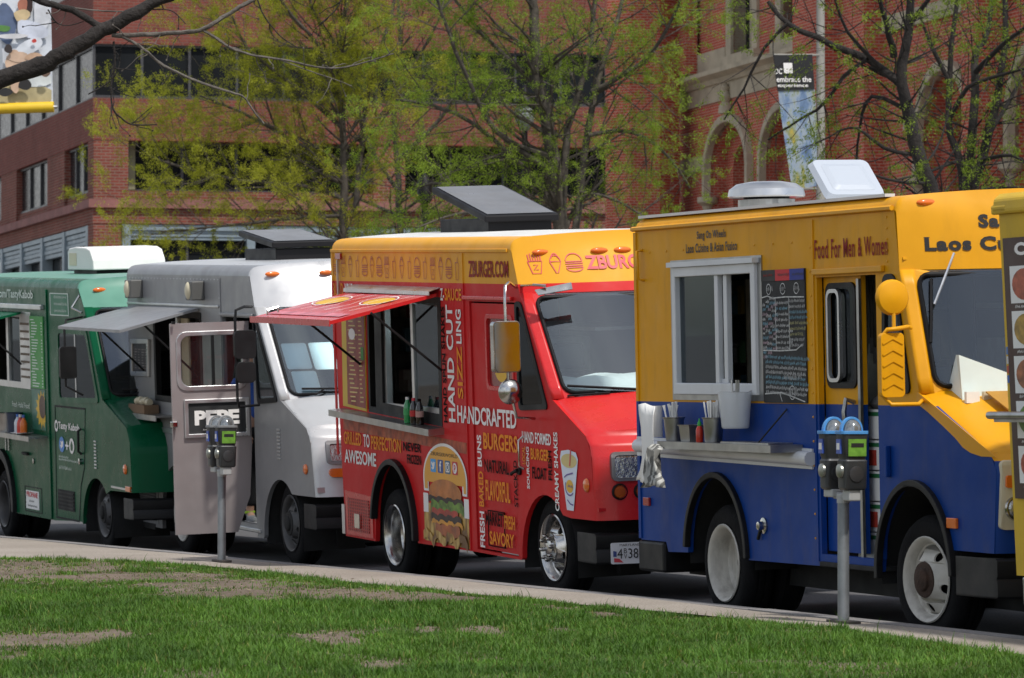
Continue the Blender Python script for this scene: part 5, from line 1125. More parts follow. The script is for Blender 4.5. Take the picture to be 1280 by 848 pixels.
# step well and running gear
T3.slab('step', -1.86, -.74, -.02, .5, .265, .30, M['alu'], .006); T3.slab('step_riser', -1.86, -.88, .52, .54, .26, .8, M['dark']); T3.slab('inner_bulkhead', -1.86, -.9, .95, .97, .3, 2.3, M['dark'])
T3.well(-.10, .25, .58); T3.well(-3.66, .22, .60, .8)
T3.wheel(.0, .07, .40, (M['rimgrey'], M['chassis'])); T3.wheel(-3.52, .02, .40, (M['rimwhite'], M['chassis']), rear=True)
bumper(T3, (.62, .98), 0, WID, .40, .625, M['blackplastic'], .17)
def Pp3(a, b, t): return (T3.fx(a, b) + t, a, b)
for sgn in (0, 1):
    f = (lambda a: WID - a) if sgn else (lambda a: a)
    o_ = [(f(a), b) for a, b in rrect(.115, .36, 1.00, 1.215, .03)]; i_ = [(f(a), b) for a, b in rrect(.145, .33, 1.03, 1.185, .02)]
    h_ = MB().panel(o_, [i_], -.01, .03, Pp3).build('headlight', M['sil'], rt, bevel=.004); MB().panel(i_, [], 0, .012, Pp3).build('lens', M['lens'], h_)
    MB().panel([(f(a), b) for a, b in rrect(.125, .35, .88, .96, .035)], [], -.005, .03, Pp3).build('indicator', M['amber'], rt, bevel=.008)
MB().panel([(.01, .74), (WID - .01, .74), (WID - .01, .79), (.01, .79)], [], -.0, .025, Pp3).build('nose_moulding', M['sil_lit'], rt)
T3.oval(.70, -.003, .945, .06, .05, M['amber'], .02)
for i in range(9): T3.slab('louvre', -.15 , -.06, -.012, 0, 1.0 + i * .034, 1.018 + i * .034, M['alu'], .003)
for y in (.20, .70, WID - .2): T3.oval(T3.fx(y, 2.72) - .0, y, 2.735, .075, .026, M['amber'], .03, 'front')
hatch(T3, -3.72, -2.66, .82, 1.40, .25, .13, 0)
wiper(T3, .30, 1.60, .40, 1.66, .20, 1.66, .70, 1.65, M['black'])
for (a, b, c, d), lb in zip(((.14, .36, 1.84, 2.08), (.38, .60, 1.83, 2.08), (.16, .38, 1.62, 1.82)), ('pale permit sheet taped high on the silver truck windscreen by the pillar', 'pale permit sheet taped high on the silver truck windscreen beside another sheet', 'pale permit sheet low on the silver truck windscreen under another sheet')):
    o = MB().panel(rrect(a, b, c, d, .02), [], -.02, -.017, Pp3).build('permit_sheet', M['teal'], None); o.matrix_world = T3.M; tag(o, lb, 'sheet', 'sheets on the silver truck windscreen')
bx_ = on(T3, 'cardboard_tray', 'cardboard tray with a crumpled foam sleeve on the silver truck counter', 'tray', (-4.45, -.10, 1.29))
MB().bx(-.30, .30, -.08, .08, 0, .09).build('tray_body', mat('cardboard', (.20, .13, .08), .9, var=.3), bx_, bevel=.004)
fo = MB()
for i in range(5): fo.lathe([(0, -.05), (.035, -.045), (.045, 0), (.035, .045), (0, .05)], (-.2 + i * .1, 0, .115 + .012 * (i % 2)), 10, 'x')
fo.build('foam_sleeve', M['cream'], bx_, smooth=60)

# ------------------------------------------------------------------ person standing in the doorway of the silver truck
def skin_mesh(name, nodes, edges, m, parent, sub=2, root=0):
    me = bpy.data.meshes.new(name); me.from_pydata([n[:3] for n in nodes], edges, []); me.update()
    ob = finish(name, me, m, parent); sm = ob.modifiers.new('skin', 'SKIN'); sm.use_smooth_shade = True
    sl = me.skin_vertices[0] if me.skin_vertices else None
    if sl is None:
        bm = bmesh.new(); bm.from_mesh(me); bm.verts.layers.skin.verify(); bm.to_mesh(me); bm.free(); sl = me.skin_vertices[0]
    for i, n in enumerate(nodes):
        r = n[3]; sl.data[i].radius = r if isinstance(r, tuple) else (r, r); sl.data[i].use_root = (i == root)
    ss = ob.modifiers.new('sub', 'SUBSURF'); ss.levels = sub; ss.render_levels = sub
    return ob
pe = on(T3, 'person', 'person in black trousers, blue shirt and trainers standing in the silver truck doorway', 'person', (-1.60, .20, .302))
H_ = [(0, .05, .92, (.13, .10)), (0, .05, 1.08, (.125, .095)), (0, .05, 1.28, (.155, .11)), (0, .05, 1.40, (.11, .08)), (0, .04, 1.47, (.055, .055)), (.01, .03, 1.54, (.065, .07)), (.015, .03, 1.62, (.082, .095)), (.01, .03, 1.70, (.06, .075)),
      (.0, -.04, .86, .095), (.02, -.05, .48, .062), (.0, -.05, .09, .040), (.0, .15, .86, .095), (.02, .16, .48, .062), (-.01, .16, .09, .040),
      (0, -.14, 1.38, .06), (.0, -.19, 1.12, .047), (.12, -.15, .90, .036), (.19, -.12, .86, .035), (0, .24, 1.38, .06), (.0, .29, 1.12, .047), (.12, .25, .90, .036), (.19, .22, .86, .035), (.08, -.05, .045, .034), (.07, .16, .045, .034)]
E_ = [(0, 1), (1, 2), (2, 3), (3, 4), (4, 5), (5, 6), (6, 7), (0, 8), (8, 9), (9, 10), (0, 11), (11, 12), (12, 13), (3, 14), (14, 15), (15, 16), (16, 17), (3, 18), (18, 19), (19, 20), (20, 21), (10, 22), (13, 23)]
# five separate fingers on each hand, rooted in the palm
for hb_, sy in ((17, 1), (21, -1)):
    bx0, by0, bz0 = H_[hb_][:3]
    for i, (dy, ln) in enumerate(((-.030, .062), (-.010, .075), (.010, .080), (.028, .072))):
        a = len(H_); H_.append((bx0 + .03, by0 + dy, bz0 - .012, .0095)); H_.append((bx0 + .03 + ln * .6, by0 + dy, bz0 - .035, .009)); H_.append((bx0 + .03 + ln * .8, by0 + dy, bz0 - .07, .008)); E_ += [(hb_, a), (a, a + 1), (a + 1, a + 2)]
    a = len(H_); H_.append((bx0 - .005, by0 + .045 * sy, bz0 - .01, .010)); H_.append((bx0 + .03, by0 + .055 * sy, bz0 - .035, .009)); E_ += [(hb_, a), (a, a + 1)]
body = skin_mesh('body', H_, E_, M['skin'], pe)
skin_mesh('trousers', [(0, .05, 1.0, (.145, .115)), (0, .05, .90, (.15, .12)), (0, -.045, .84, .108), (.02, -.05, .48, .078), (.0, -.05, .15, .062), (0, .155, .84, .108), (.02, .16, .48, .078), (-.01, .16, .15, .062)], [(0, 1), (1, 2), (2, 3), (3, 4), (1, 5), (5, 6), (6, 7)], M['cloth_black'], pe)
skin_mesh('shirt', [(0, .05, .98, (.155, .125)), (0, .05, 1.10, (.145, .115)), (0, .05, 1.28, (.172, .125)), (0, .05, 1.41, (.12, .09)), (0, -.15, 1.375, .073), (.0, -.185, 1.20, .062), (0, .25, 1.375, .073), (.0, .285, 1.20, .062)], [(0, 1), (1, 2), (2, 3), (3, 4), (4, 5), (3, 6), (6, 7)], M['cloth_blue'], pe)
skin_mesh('hair', [(-.02, .03, 1.66, (.085, .092)), (.0, .03, 1.73, (.06, .07)), (-.05, .03, 1.58, (.05, .06))], [(0, 1), (0, 2)], M['hair'], pe)
m_tr = mat('trainer_grey', (.28, .29, .30), .7, var=.4, vs=25); m_lime = mat('lime_trim', (.38, .62, .03), .6)
for y in (-.05, .16):
    s_ = skin_mesh('shoe', [(-.03, y, .05, .045), (.05, y, .048, .045), (.13, y, .038, (.042, .032)), (.19, y, .030, (.034, .022)), (-.015, y, .085, .043)], [(0, 1), (1, 2), (2, 3), (0, 4)], m_tr, pe)
    MB().panel(rpoly([(-.085, -.048), (.12, -.052), (.225, -.03), (.225, .03), (.12, .052), (-.085, .048)], .03), [], 0, .022, lambda a, b, t: (a, y + b, t)).build('sole', M['lwhite'], s_)
    MB().lathe([(.050, 0), (.053, .012), (.050, .024)], (-.012, y, .098), 14, 'z').build('shoe_collar', m_lime, s_, smooth=60)
for dy in (-.022, .022):
    MB().lathe([(0, .012), (.009, .008), (.012, 0), (0, 0)], (.095, .03 + dy * 1.3, 1.615), 8, 'x').build('eye', M['ldark'], body)
skin_mesh('nose', [(.085, .03, 1.60, .010), (.112, .03, 1.578, .012)], [(0, 1)], M['skin'], body, 1)
# ------------------------------------------------------------------ green truck
T4 = Truck('food_truck', 'dark green food truck with white lettering and a white roof air conditioner', (-19.0, .05, 0), 2.0, 2.2,
           [(-1.41, 2.80, .22), (-1.36, 2.72, .24), (-1.15, 2.52, .25), (-.50, 1.56, .28), (.42, 1.32, .2), (.54, 1.20, .18), (.60, 1.10, .18), (.62, .64, .18)])
rt = T4.root
out = [(-7.3, .14), (-7.3, 2.72), (-1.39, 2.72), (-1.15, 2.52), (-.50, 1.56), (.42, 1.30), (.53, 1.15), (.58, .64), (-.28, .62)] + arch(-.84, .20, .58, .52, 46, 180) + \
      [(-1.46, .22), (-1.6, .22), (-2.6, .17), (-4.40, .15)] + arch(-4.98, .20, .58, .60, 0, 180) + [(-5.6, .14)]
holes = [[(-6.3, 1.60), (-3.56, 1.60), (-3.50, 2.42), (-6.3, 2.42)], rpoly([(-2.30, 2.26), (-1.10, 2.26), (-.66, 1.54), (-2.30, 1.49)], .07)]
T4.shell(out, holes, -7.28, M['green'], M['greenp'], M['greenp'], M['green'], M['green'])
T4.windscreen(M['green'], M['gshield']); T4.cabin(); T4.rack(-6.2, -5.3, .6, 1.0, (1.5, 1.85, 2.15), 9)
T4.slab('panel_seam', -2.78, -2.72, -.016, 0, .18, 2.70, M['green'], .005)
rivets(rt, [(-2.70, -.001, z) for z in np.arange(.3, 2.6, .15)], M['green'], .007)
dw = MB().panel(rpoly([(-2.33, 2.29), (-1.07, 2.29), (-.62, 1.52), (-2.33, 1.46)], .09), [rpoly([(-2.26, 2.23), (-1.11, 2.23), (-.73, 1.57), (-2.26, 1.53)], .06)], -.010, .02).build('door_window', M['green'], rt)
MB().panel(rpoly([(-2.28, 2.25), (-1.10, 2.25), (-.69, 1.55), (-2.28, 1.51)], .06), [], .0, .004).build('pane', M['gdark'], dw)
MB().bx(-1.58, -1.54, -.006, .012, 1.53, 2.25).build('window_bar', M['alu'], dw)
MB().panel([(-2.55, .20), (-1.56, .21), (-1.46, .60), (-1.30, .80), (-1.20, 1.45), (-2.50, 1.44)], [[(-2.53, .22), (-1.575, .23), (-1.475, .61), (-1.315, .81), (-1.215, 1.43), (-2.48, 1.42)]], -.004, 0).build('door_outline', M['chassis'], rt)
MB().tube([(-1.38, -.005, 1.22), (-1.38, -.04, 1.20), (-1.39, -.04, .98), (-1.39, -.005, .95)], .014, 6).build('grab_handle', M['chassis'], rt, smooth=60)
MB().lathe([(.035, 0), (.035, -.03), (0, -.035)], (-1.42, 0, .87), 12).build('door_lock', M['chrome'], rt)
for i in range(9): T4.slab('louvre', -.86, -.78, -.012, 0, .82 + i * .035, .838 + i * .035, M['alu'], .003)
fr = MB().panel([(-6.32, 1.58), (-3.54, 1.58), (-3.48, 2.44), (-6.32, 2.44)], [[(-6.25, 1.65), (-4.62, 1.65), (-4.62, 2.38), (-6.25, 2.38)], [(-4.52, 1.65), (-3.98, 1.65), (-3.98, 2.38), (-4.52, 2.38)]], -.006, .05).build('window', M['alu'], rt)
MB().bx(-3.96, -3.54, -.004, .0, 1.66, 2.38).build('shutter', mat('shutter_brown', (.09, .07, .05), .7, var=.5, vs=9), fr)
for i in range(8): MB().bx(-3.94, -3.56, -.012, -.004, 1.70 + i * .085, 1.725 + i * .085).build('shutter_slat', mat('slat_brown', (.14, .11, .08), .7), fr)
MB().bx(-4.52, -3.98, .02, .025, 1.65, 2.38).build('pane', M['gdark'], fr)
ax0, ax1, oy, oz, hz = -6.4, -3.85, -.80, 2.28, 2.44
aw = MB().add([(ax0, -.02, hz), (ax1, -.02, hz), (ax1, oy, oz), (ax0, oy, oz), (ax0, -.02, hz - .025), (ax1, -.02, hz - .025), (ax1, oy, oz - .03), (ax0, oy, oz - .03)], [(0, 1, 2, 3), (7, 6, 5, 4), (0, 4, 5, 1), (1, 5, 6, 2), (2, 6, 7, 3), (3, 7, 4, 0)]).build('awning', M['green'], rt)
MB().tube([(ax1 - .05, -.015, 1.85), (ax1 - .05, -.5, 2.31)], .011, 6).build('strut', M['black'], aw)
T4.slab('gutter', -6.5, -2.86, -.05, 0, 2.475, 2.53, M['alu'], .006)
sh = MB().bx(-6.3, -2.85, -.22, 0, 1.06, 1.085).bx(-6.3, -2.85, -.22, -.21, 1.03, 1.06).build('counter_shelf', M['steel'], rt)
for x in (-4.75, -4.62): MB().bx(x, x + .03, -.02, -.004, .85, 1.02).build('bracket', M['alu'], sh)
mb_ = MB().bx(-3.50, -2.91, -.010, -.001, 1.60, 2.40).build('menu_board', mat('menu_green', (.05, .30, .06), .5, var=.12), rt)
q = random.Random(21); tl = []
for i in range(24):
    z = 2.36 - i * .032
    if i % 6 == 0: tl.append([(-3.46, z), (-3.30, z)])
    else: tl += [[(-3.42, z), (-3.42 + q.uniform(.15, .32), z)], [(-2.99, z), (-2.94, z)]]
strokes(mb_, tl, .012, M['lgreenw'], -.0125, 'menu_lines')
m_sf = mat('sunflower_yellow', (.72, .45, .02), .5, var=.4, vs=12); sf = MB().panel([(-3.5, 1.14), (-2.90, 1.14), (-2.90, 1.59), (-3.5, 1.59)], [], -.006, -.001).build('sunflower_print', mat('print_teal', (.02, .15, .10), .4, var=.4, vs=3), rt)
pet = []
for i in range(26):
    a = 2 * math.pi * i / 26; r_ = .30 if i % 2 else .21; pet.append((-3.05 + r_ * .95 * math.cos(a), 1.37 + r_ * .72 * math.sin(a)))
pet = [(min(-2.905, max(-3.49, x)), min(1.585, max(1.145, z))) for x, z in pet]
poly(sf, pet, m_sf, -.0075, 'petals'); poly(sf, [(min(-2.905, x), z) for x, z in ell(-3.02, 1.40, .15, .13)], mat('print_brown', (.09, .04, .02), .5, var=.5, vs=30), -.009, 'flower_heart')
word(rt, 'Fresh Halal Food', -4.42, -3.62, 1.36, 1.42, M['lgreenw'], .0); word(rt, 'facebook.com/TastyKabob', -5.95, -3.33, 2.565, 2.69, M['lgreenw'], .02)
word(rt, 'Tasty Kabob', -2.36, -1.46, 1.165, 1.265, M['lwhite'], .02)
strokes(rt, [ell(-2.44, 1.215, .055, .05) + [(-2.385, 1.215)]], .03, M['lwhite'], -.006, 'emblem')
poly(rt, ell(-2.225, 1.02, .115, .085), mat('badge_blue', (.05, .22, .60), .45, var=.1), -.006, 'emblem'); poly(rt, [(-2.30, 1.01), (-2.24, 1.015), (-2.28, 1.06), (-2.22, 1.045), (-2.19, 1.065), (-2.15, 1.05), (-2.17, 1.0), (-2.24, .975)], M['lwhite'], -.008, 'emblem_mark')
word(rt, '+', -2.08, -1.93, .97, 1.06, M['lwhite'], .02); poly(rt, ell(-1.80, 1.02, .105, .085), M['lwhite'], -.006, 'emblem'); poly(rt, [(-1.84, .97), (-1.76, .97), (-1.75, 1.03), (-1.80, 1.075), (-1.85, 1.03)], M['green'], -.008, 'emblem_mark')
for i, (a, b, z) in enumerate(((-2.36, -1.98, .885), (-2.36, -1.55, .855), (-2.36, -1.83, .765))): strokes(rt, squig(a, b, z, .03 if i < 2 else .05, 0), .008, M['lgreenw'], -.006, 'small_print')
st = MB().panel([(-2.58, 2.42), (-1.78, 2.42), (-1.80, 2.665), (-2.58, 2.665)], [[(-2.56, 2.43), (-1.80, 2.43), (-1.82, 2.655), (-2.56, 2.655)]], -.006, -.001).build('info_sticker', M['lgreenw'], rt)
poly(st, [(-2.565, 2.425), (-1.795, 2.425), (-1.815, 2.66), (-2.565, 2.66)], mat('sticker_green', (.02, .17, .09), .5), -.0035, 'sticker_ground')
for i in range(3): strokes(st, squig(-2.40, -1.90, 2.62 - i * .075, .035, 0), .008, M['lgreenw'], -.0065, 'small_print')
pp = MB().panel([(-3.88, .235), (-3.30, .24), (-3.30, .445), (-3.88, .44)], [], -.008, -.001).build('warning_sign', M['paper'], rt)
word(pp, 'PROPANE', -3.84, -3.34, .37, .43, M['lpink'], .03, y=-.0105)
for z, a, b in ((.325, -3.72, -3.5), (.272, -3.8, -3.38)): strokes(pp, squig(a, b, z, .025, 0), .008, M['ldark'], -.0105, 'small_print')
MB().panel([(-3.95, .20), (-3.18, .205), (-3.18, .49), (-3.95, .485)], [[(-3.935, .21), (-3.195, .215), (-3.195, .48), (-3.935, .475)]], -.004, 0).build('locker_outline', M['chassis'], rt)
vt = MB().panel([(-2.45, .305), (-1.74, .31), (-1.74, .53), (-2.45, .525)], [], -.006, 0).build('vent_panel', M['chassis'], rt)
for i in range(5): MB().bx(-2.43, -1.76, -.014, -.006, .33 + i * .04, .345 + i * .04).build('louvre', M['black'], vt)
MB().tube([(-3.95, -.015, .85), (-3.70, -.02, .85)], .018, 6).build('locker_handle', M['chassis'], rt); MB().lathe([(.03, 0), (.03, -.012), (0, -.014)], (-3.5, 0, .78), 12).build('locker_lock', M['chrome'], rt)
T4.well(-.84, .20, .58); T4.well(-4.98, .20, .60, .8)
T4.flare(-4.98, .20, .58, .60, -4, 180, .10, M['blackplastic'], .05)
T4.wheel(-.74, .07, .40, (M['rimgrey'], M['chassis'])); T4.wheel(-5.0, .02, .40, (M['rimgrey'], M['chassis']), rear=True)
bumper(T4, (.26, .62), 0, WID, .36, .57, M['blackplastic'], .17)
T4.oval(.35, -.003, .87, .06, .055, M['amber'], .02); T4.slab('side_marker', .38, .56, -.02, 0, .645, .70, M['amber'], .005)
T4.slab('nose_moulding', -.2, .56, -.012, 0, .655, .675, M['alu'])
for y in (.20, .72, WID - .2): T4.oval(T4.fx(y, 2.70) - .0, y, 2.70, .075, .028, M['amber'], .03, 'front')
poly(rt, ell(.75, 2.63, .12, .10), M['lwhite'], P=T4.P(.008), name='emblem')
# air conditioner on the roof
z = T4.zroof(1.1) - .01
ac = MB().bx(-4.5, -3.5, .78, 1.50, z, z + .05).build('air_conditioner', M['black'], rt)
pa = [(-4.56, .05), (-4.54, .26), (-4.48, .295), (-4.2, .31), (-3.72, .30), (-3.56, .27), (-3.44, .16), (-3.42, .05)]
MB().panel(pa, [], .72, 1.56, lambda a, b, t: (a, t, z + b)).build('shroud', M['white'], ac, bevel=.03)
MB().bx(-4.45, -4.15, .712, .72, z + .10, z + .24).build('side_grille', M['cream'], ac)
MB().tube([(-1.38, .05, 2.70), (-1.2, -.12, 2.52), (-1.05, -.05, 2.47)], .012, 6).build('visor_arm', M['chrome'], rt)
mr = MB().tube([(-1.2, -.01, 2.42), (-.95, -.25, 2.40), (-.92, -.28, 2.3), (-.92, -.28, 1.7), (-.9, -.1, 1.6)], .012, 6).build('mirror', M['black'], rt, smooth=60)
MB().panel(rrect(-.34, -.16, 1.78, 2.12, .03), [], 0, .06, lambda a, b, t: (-.90 - t, a, b)).build('mirror_shell', M['blackplastic'], mr, bevel=.012)
wiper(T4, .30, 1.60, .40, 1.66, .20, 1.66, .70, 1.65, M['black'])
inside(T4, 'dash_cover', MB().grid([[(x, y, 1.50 + .05 * math.sin(y * 7 + x * 20) * .4 + .06 * (x < -.5)) for y in np.linspace(.12, 2.0, 22)] for x in (-.8, -.68, -.58, -.48, -.38)]), M['teal'], 'pale teal sunshade lying on the dashboard of the green truck', 'sunshade', smooth=60)
# on the green counter
def onT(T, *a): return on(T, *a)
e = on(T4, 'steel_container', 'tall steel container beside bottles on the green truck counter', 'container', (-4.28, -.11, 1.086), 'steel containers on the counter shelves')
MB().lathe([(0, 0), (.085, 0), (.105, .21), (.112, .212), (.10, .205), (.08, .01), (0, .01)], (0, 0, 0), 22, 'z').build('container_body', M['steel'], e, smooth=40)
e = on(T4, 'black_tub', 'dark plastic tub standing behind the bottles on the green truck counter', 'tub', (-4.02, -.08, 1.086))
MB().lathe([(0, 0), (.08, 0), (.095, .22), (.10, .222), (.09, .21), (0, .02)], (0, 0, 0), 16, 'z').build('tub_body', mat('tub_navy', (.02, .035, .07), .4), e, smooth=40)
for x, cc, cap, lb in ((-3.72, (.55, .60, .66), (.05, .15, .5), 'clear water bottle with blue cap on the green truck counter'), (-3.60, (.55, .05, .03), (.6, .6, .6), 'small red sauce bottle on the green truck counter'), (-3.45, (.60, .14, .02), (.05, .12, .4), 'orange sauce bottle with dark cap on the green truck counter')):
    e = on(T4, 'sauce_bottle', lb, 'bottle', (x, -.12, 1.086), 'bottles on the green truck counter')
    MB().lathe([(0, 0), (.035, 0), (.04, .01), (.04, .12), (.03, .15), (.016, .17), (.015, .19), (0, .19)], (0, 0, 0), 14, 'z').build('bottle_body', mat('bottle', cc, .25, var=.15), e, smooth=45)
    MB().lathe([(.018, .185), (.018, .215), (0, .216)], (0, 0, 0), 12, 'z').build('cap', mat('bottle_cap', cap, .4), e, smooth=45)
e = on(T4, 'paper_stack', 'loose white papers curling on the green truck counter', 'papers', (-3.40, -.14, 1.087))
for i in range(3):
    MB().grid([[(-.25 + .5 * u - .05 * i, -.07 + .13 * v, .003 + .004 * i + .06 * max(0, u - .55 - .1 * i)) for v in (0, 1)] for u in np.linspace(0, 1, 7)]).build('sheet', M['paper'], e, smooth=60)

# ------------------------------------------------------------------ tan truck parked ahead of the yellow one
T5 = empty('food_truck', (1.62, -.17, 0), (R(3.0), 0, 0)); tag(T5, 'tan food truck with a brown menu board of dish photographs on its side', 'food truck', 'food trucks parked along the kerb')
tl_ = 4.6
MB().panel([(0, .50), (0, 2.60), (tl_, 2.60), (tl_, .50), (3.9, .50)] + arch(3.4, .5, .5, .5, 0, 180) + [(2.9, .5), (1.7, .5)] + arch(1.2, .5, .5, .5, 0, 180) + [(.7, .5)], [], 0, .05).build('side_panel', M['tan'], T5)
MB().bx(.0, .05, .052, 2.15, .5, 2.6).build('rear_panel', M['tan'], T5); MB().bx(0, tl_, 2.152, 2.2, .5, 2.6).build('side_panel', M['tan'], T5); MB().bx(tl_ - .05, tl_, .052, 2.15, .5, 2.6).build('front_panel', M['tan'], T5)
MB().panel([(-.03, 2.60), (-.03, 2.63), (-.02, 2.69), (.02, 2.72), (2.18, 2.72), (2.22, 2.69), (2.23, 2.63), (2.23, 2.60)], [], -.03, tl_ + .02, lambda a, b, t: (t, a, b)).build('roof', M['tan'], T5, bevel=.015)
MB().bx(-.05, .14, -.03, .14, 2.60, 2.655).build('roof_corner', M['tan'], T5, bevel=.012)
MB().bx(.2, tl_ - .2, .3, 1.9, .36, .5).build('chassis', M['chassis'], T5)
mb_ = MB().bx(.055, 2.8, -.014, -.001, .95, 2.46).build('menu_board', mat('menu_brown', (.055, .022, .016), .45, var=.2), T5)
q = random.Random(2)
dish = [mat('dish_a', (.42, .10, .05), .5, var=.6, vs=16), mat('dish_b', (.45, .28, .05), .5, var=.6, vs=16), mat('dish_c', (.38, .14, .06), .5, var=.6, vs=16), mat('dish_d', (.14, .24, .04), .5, var=.6, vs=16)]
for j in range(5):
    for i in range(6):
        x, z2 = .13 + i * .44, 2.18 - j * .26; c_ = poly(mb_, [(x, z2 - .10), (x + .36, z2 - .10), (x + .36, z2 + .115), (x, z2 + .115)], M['paper'], -.0165, 'photo_card')
        poly(c_, ell(x + .18, z2 + .008, .155, .092), dish[(i * 3 + j) % 4 if i else (0, 1, 2, 3, 0)[j]], -.0185, 'dish_picture'); strokes(c_, squig(x + .05, x + .30, z2 - .12, .02, 0), .006, M['paper'], -.0165, 'caption')
word(mb_, 'C', .20, .34, 2.355, 2.43, M['lwhite'], .05, y=-.0165)
for i, cc in enumerate(((.05, .15, .5), (.5, .08, .05), (.6, .6, .6), (.1, .2, .45))): poly(T5, [(.012, 1.62 + i * .055), (.05, 1.62 + i * .055), (.05, 1.665 + i * .055), (.012, 1.665 + i * .055)], mat('card_sticker', cc, .5), -.004, 'card_sticker')
MB().tube([(.06, -.16, 1.44), (2.9, -.16, 1.44)], .022, 10).build('counter_rail', M['steel'], T5, smooth=60); MB().bx(.10, 2.9, -.15, 0, 1.40, 1.42).build('counter_shelf', M['steel'], T5)
MB().bx(.06, .40, .0, 2.18, .32, .495).build('rear_bumper', M['steel'], T5, bevel=.015)
for x in (1.2, 3.4):
    for y, f_ in ((.03, 0), (2.17, 1)):
        w_ = empty('wheel', (x, y, .40 + .015 * 0), (0, 0, math.pi if f_ else 0)); w_.parent = T5; yw = -.2 + y; w_.location.z = .40 + roadz(yw) - y * math.sin(R(3.0)) - .004
        MB().lathe([(.24, .03), (.26, .004), (.34, -.004), (.38, .016), (.40, .05), (.40, .17), (.38, .205), (.34, .22), (.25, .22)], n=32).build('tyre', M['rubber'], w_, smooth=35)
        MB().lathe([(.265, -.006), (.245, .012), (.23, .06), (.115, .03), (.1, -.02), (0, -.03)], n=28).build('rim', M['rimwhite'], w_, smooth=35)
# ================================================================== parking meters
def meter(loc, label, blue=True, s=1.0, rz=0.0):
    e = empty('parking_meter', loc, (0, 0, rz)); tag(e, label, 'parking meter', 'parking meters along the kerb')
    m_p = mat('galvanised_pole', (.26, .28, .30), .5, .6, var=.3, vs=8, dirt=.5); m_h = mat('meter_grey', (.045, .045, .048), .45, .3, var=.3, vs=10); m_h2 = mat('meter_body', (.055, .058, .062), .42, .4, var=.3, vs=8)
    MB().lathe([(.036, 0), (.036, .80)], (0, 0, 0), 18, 'z').build('pole', m_p, e, smooth=60)
    MB().bx(-.16, .16, -.045, .045, -.002, .018).build('base_plate', mat('base_iron', (.07, .06, .055), .8, var=.4), e, bevel=.004)
    y_ = MB().box((-.12, 0, .80), (.13, .10, .05)).box((.12, 0, .79), (.10, .08, .07)).box((0, 0, .785), (.2, .05, .04)).lathe([(.04, .74), (.04, .80), (.0, .80)], (0, 0, 0), 16, 'z').build('yoke', mat('yoke_grey', (.42, .43, .43), .5, .3, var=.3), e, bevel=.008)
    for dx, dy in ((-.13, 0), (.13, 0)):
        prof = [(0, .82), (.80, .822), (.95, .835), (1.0, .98), (1.02, 1.0), (.90, 1.01), (.90, 1.02), (.96, 1.03), (1.06, 1.155), (1.08, 1.17)]
        ring = rpoly([(-.062, -.080), (.062, -.080), (.062, .080), (-.062, .080)], .03, 4); n = len(ring); vs = []; fs = []
        for r_, h in prof: vs += [(dx + a * r_, dy + b_ * r_, h) for a, b_ in ring]
        for j in range(len(prof) - 1):
            for k in range(n): fs.append((j * n + k, j * n + (k + 1) % n, (j + 1) * n + (k + 1) % n, (j + 1) * n + k))
        fs.append(tuple(range((len(prof) - 1) * n, len(prof) * n)))
        c = MB().add(vs, fs).build('meter_head', m_h2, e, smooth=40)
        mcap = mat('meter_cap', (.07, .27, .60) if blue else (.20, .21, .22), .4, var=.1)
        MB().panel(rpoly([(-.072, -.098), (.072, -.098), (.072, .09), (-.072, .09)], .045, 4), [], 1.165, 1.185, lambda a, b_, t: (dx + a, dy + b_, t)).build('cap_brim', mcap, c, bevel=.005)
        # clear dome under a raised hoop
        dome = [(.058 * math.cos(t), .072 * math.sin(t)) for t in np.linspace(0, math.pi / 2, 7)]
        MB().lathe(dome, (dx, dy, 1.184), 18, 'z').build('display_dome', mat('dome_glass', (.26, .28, .29), .10, .6, var=.35, vs=16), c, smooth=60)
        for th, w_ in ((0, .022),):
            o_ = ell(0, 1.184, .074, .088, 0, 180, 16); i_ = ell(0, 1.184, .060, .074, 0, 180, 16)
            MB().panel(o_ + i_[::-1], [], -.03, .0, lambda a, b_, t: (dx + t, dy + a, b_)).build('cap_hoop', mcap, c, bevel=.005)
        def face(x0, x1, z0, z1, m_, nm, t=.0): return MB().bx(dx + x0, dx + x1, dy - .0905 - t, dy - .076, z0, z1).build(nm, m_, c)
        face(-.04, .02, 1.045, 1.135, mat('sticker_blue', (.05, .10, .42), .4, var=.2), 'sticker'); face(-.03, .01, 1.07, 1.11, M['lwhite'], 'sticker_mark', .002)
        MB().lathe([(.045, 0), (.042, -.014), (.025, -.02), (0, -.02)], (dx, dy - .078, .94), 16).build('vault_lock', mat('lock_steel', (.30, .31, .28), .35, .8, var=.3), c, smooth=40)
        MB().lathe([(.05, 0), (.048, .006), (.03, .010), (0, .010)], (dx + .060, dy, .92), 16, 'x').build('vault_door', m_h, c, smooth=40)
        if dx < 0: continue
        MB().bx(dx + .0645, dx + .0705, dy - .058, dy + .062, 1.03, 1.135).build('rate_sticker', mat('sticker_lime', (.13, .30, .03), .5, var=.35, vs=20), c)
        MB().bx(dx + .070, dx + .0722, dy - .040, dy + .045, 1.085, 1.110).build('sticker_mark', M['ldark'], c)
    return e
meter((-.06, -.52, .148), 'twin head parking meter with blue caps in front of the yellow truck door', True)
meter((-11.71, -1.02, .148), 'grey twin head parking meter in front of the open silver truck door', False)
m3 = meter((-18.9, -1.45, .148), 'twin head parking meter on a concrete block beside the green truck', False)
m3c = MB().bx(-.2, .2, -.12, .12, 0, .06).build('footing', m_kerb, m3, bevel=.01)

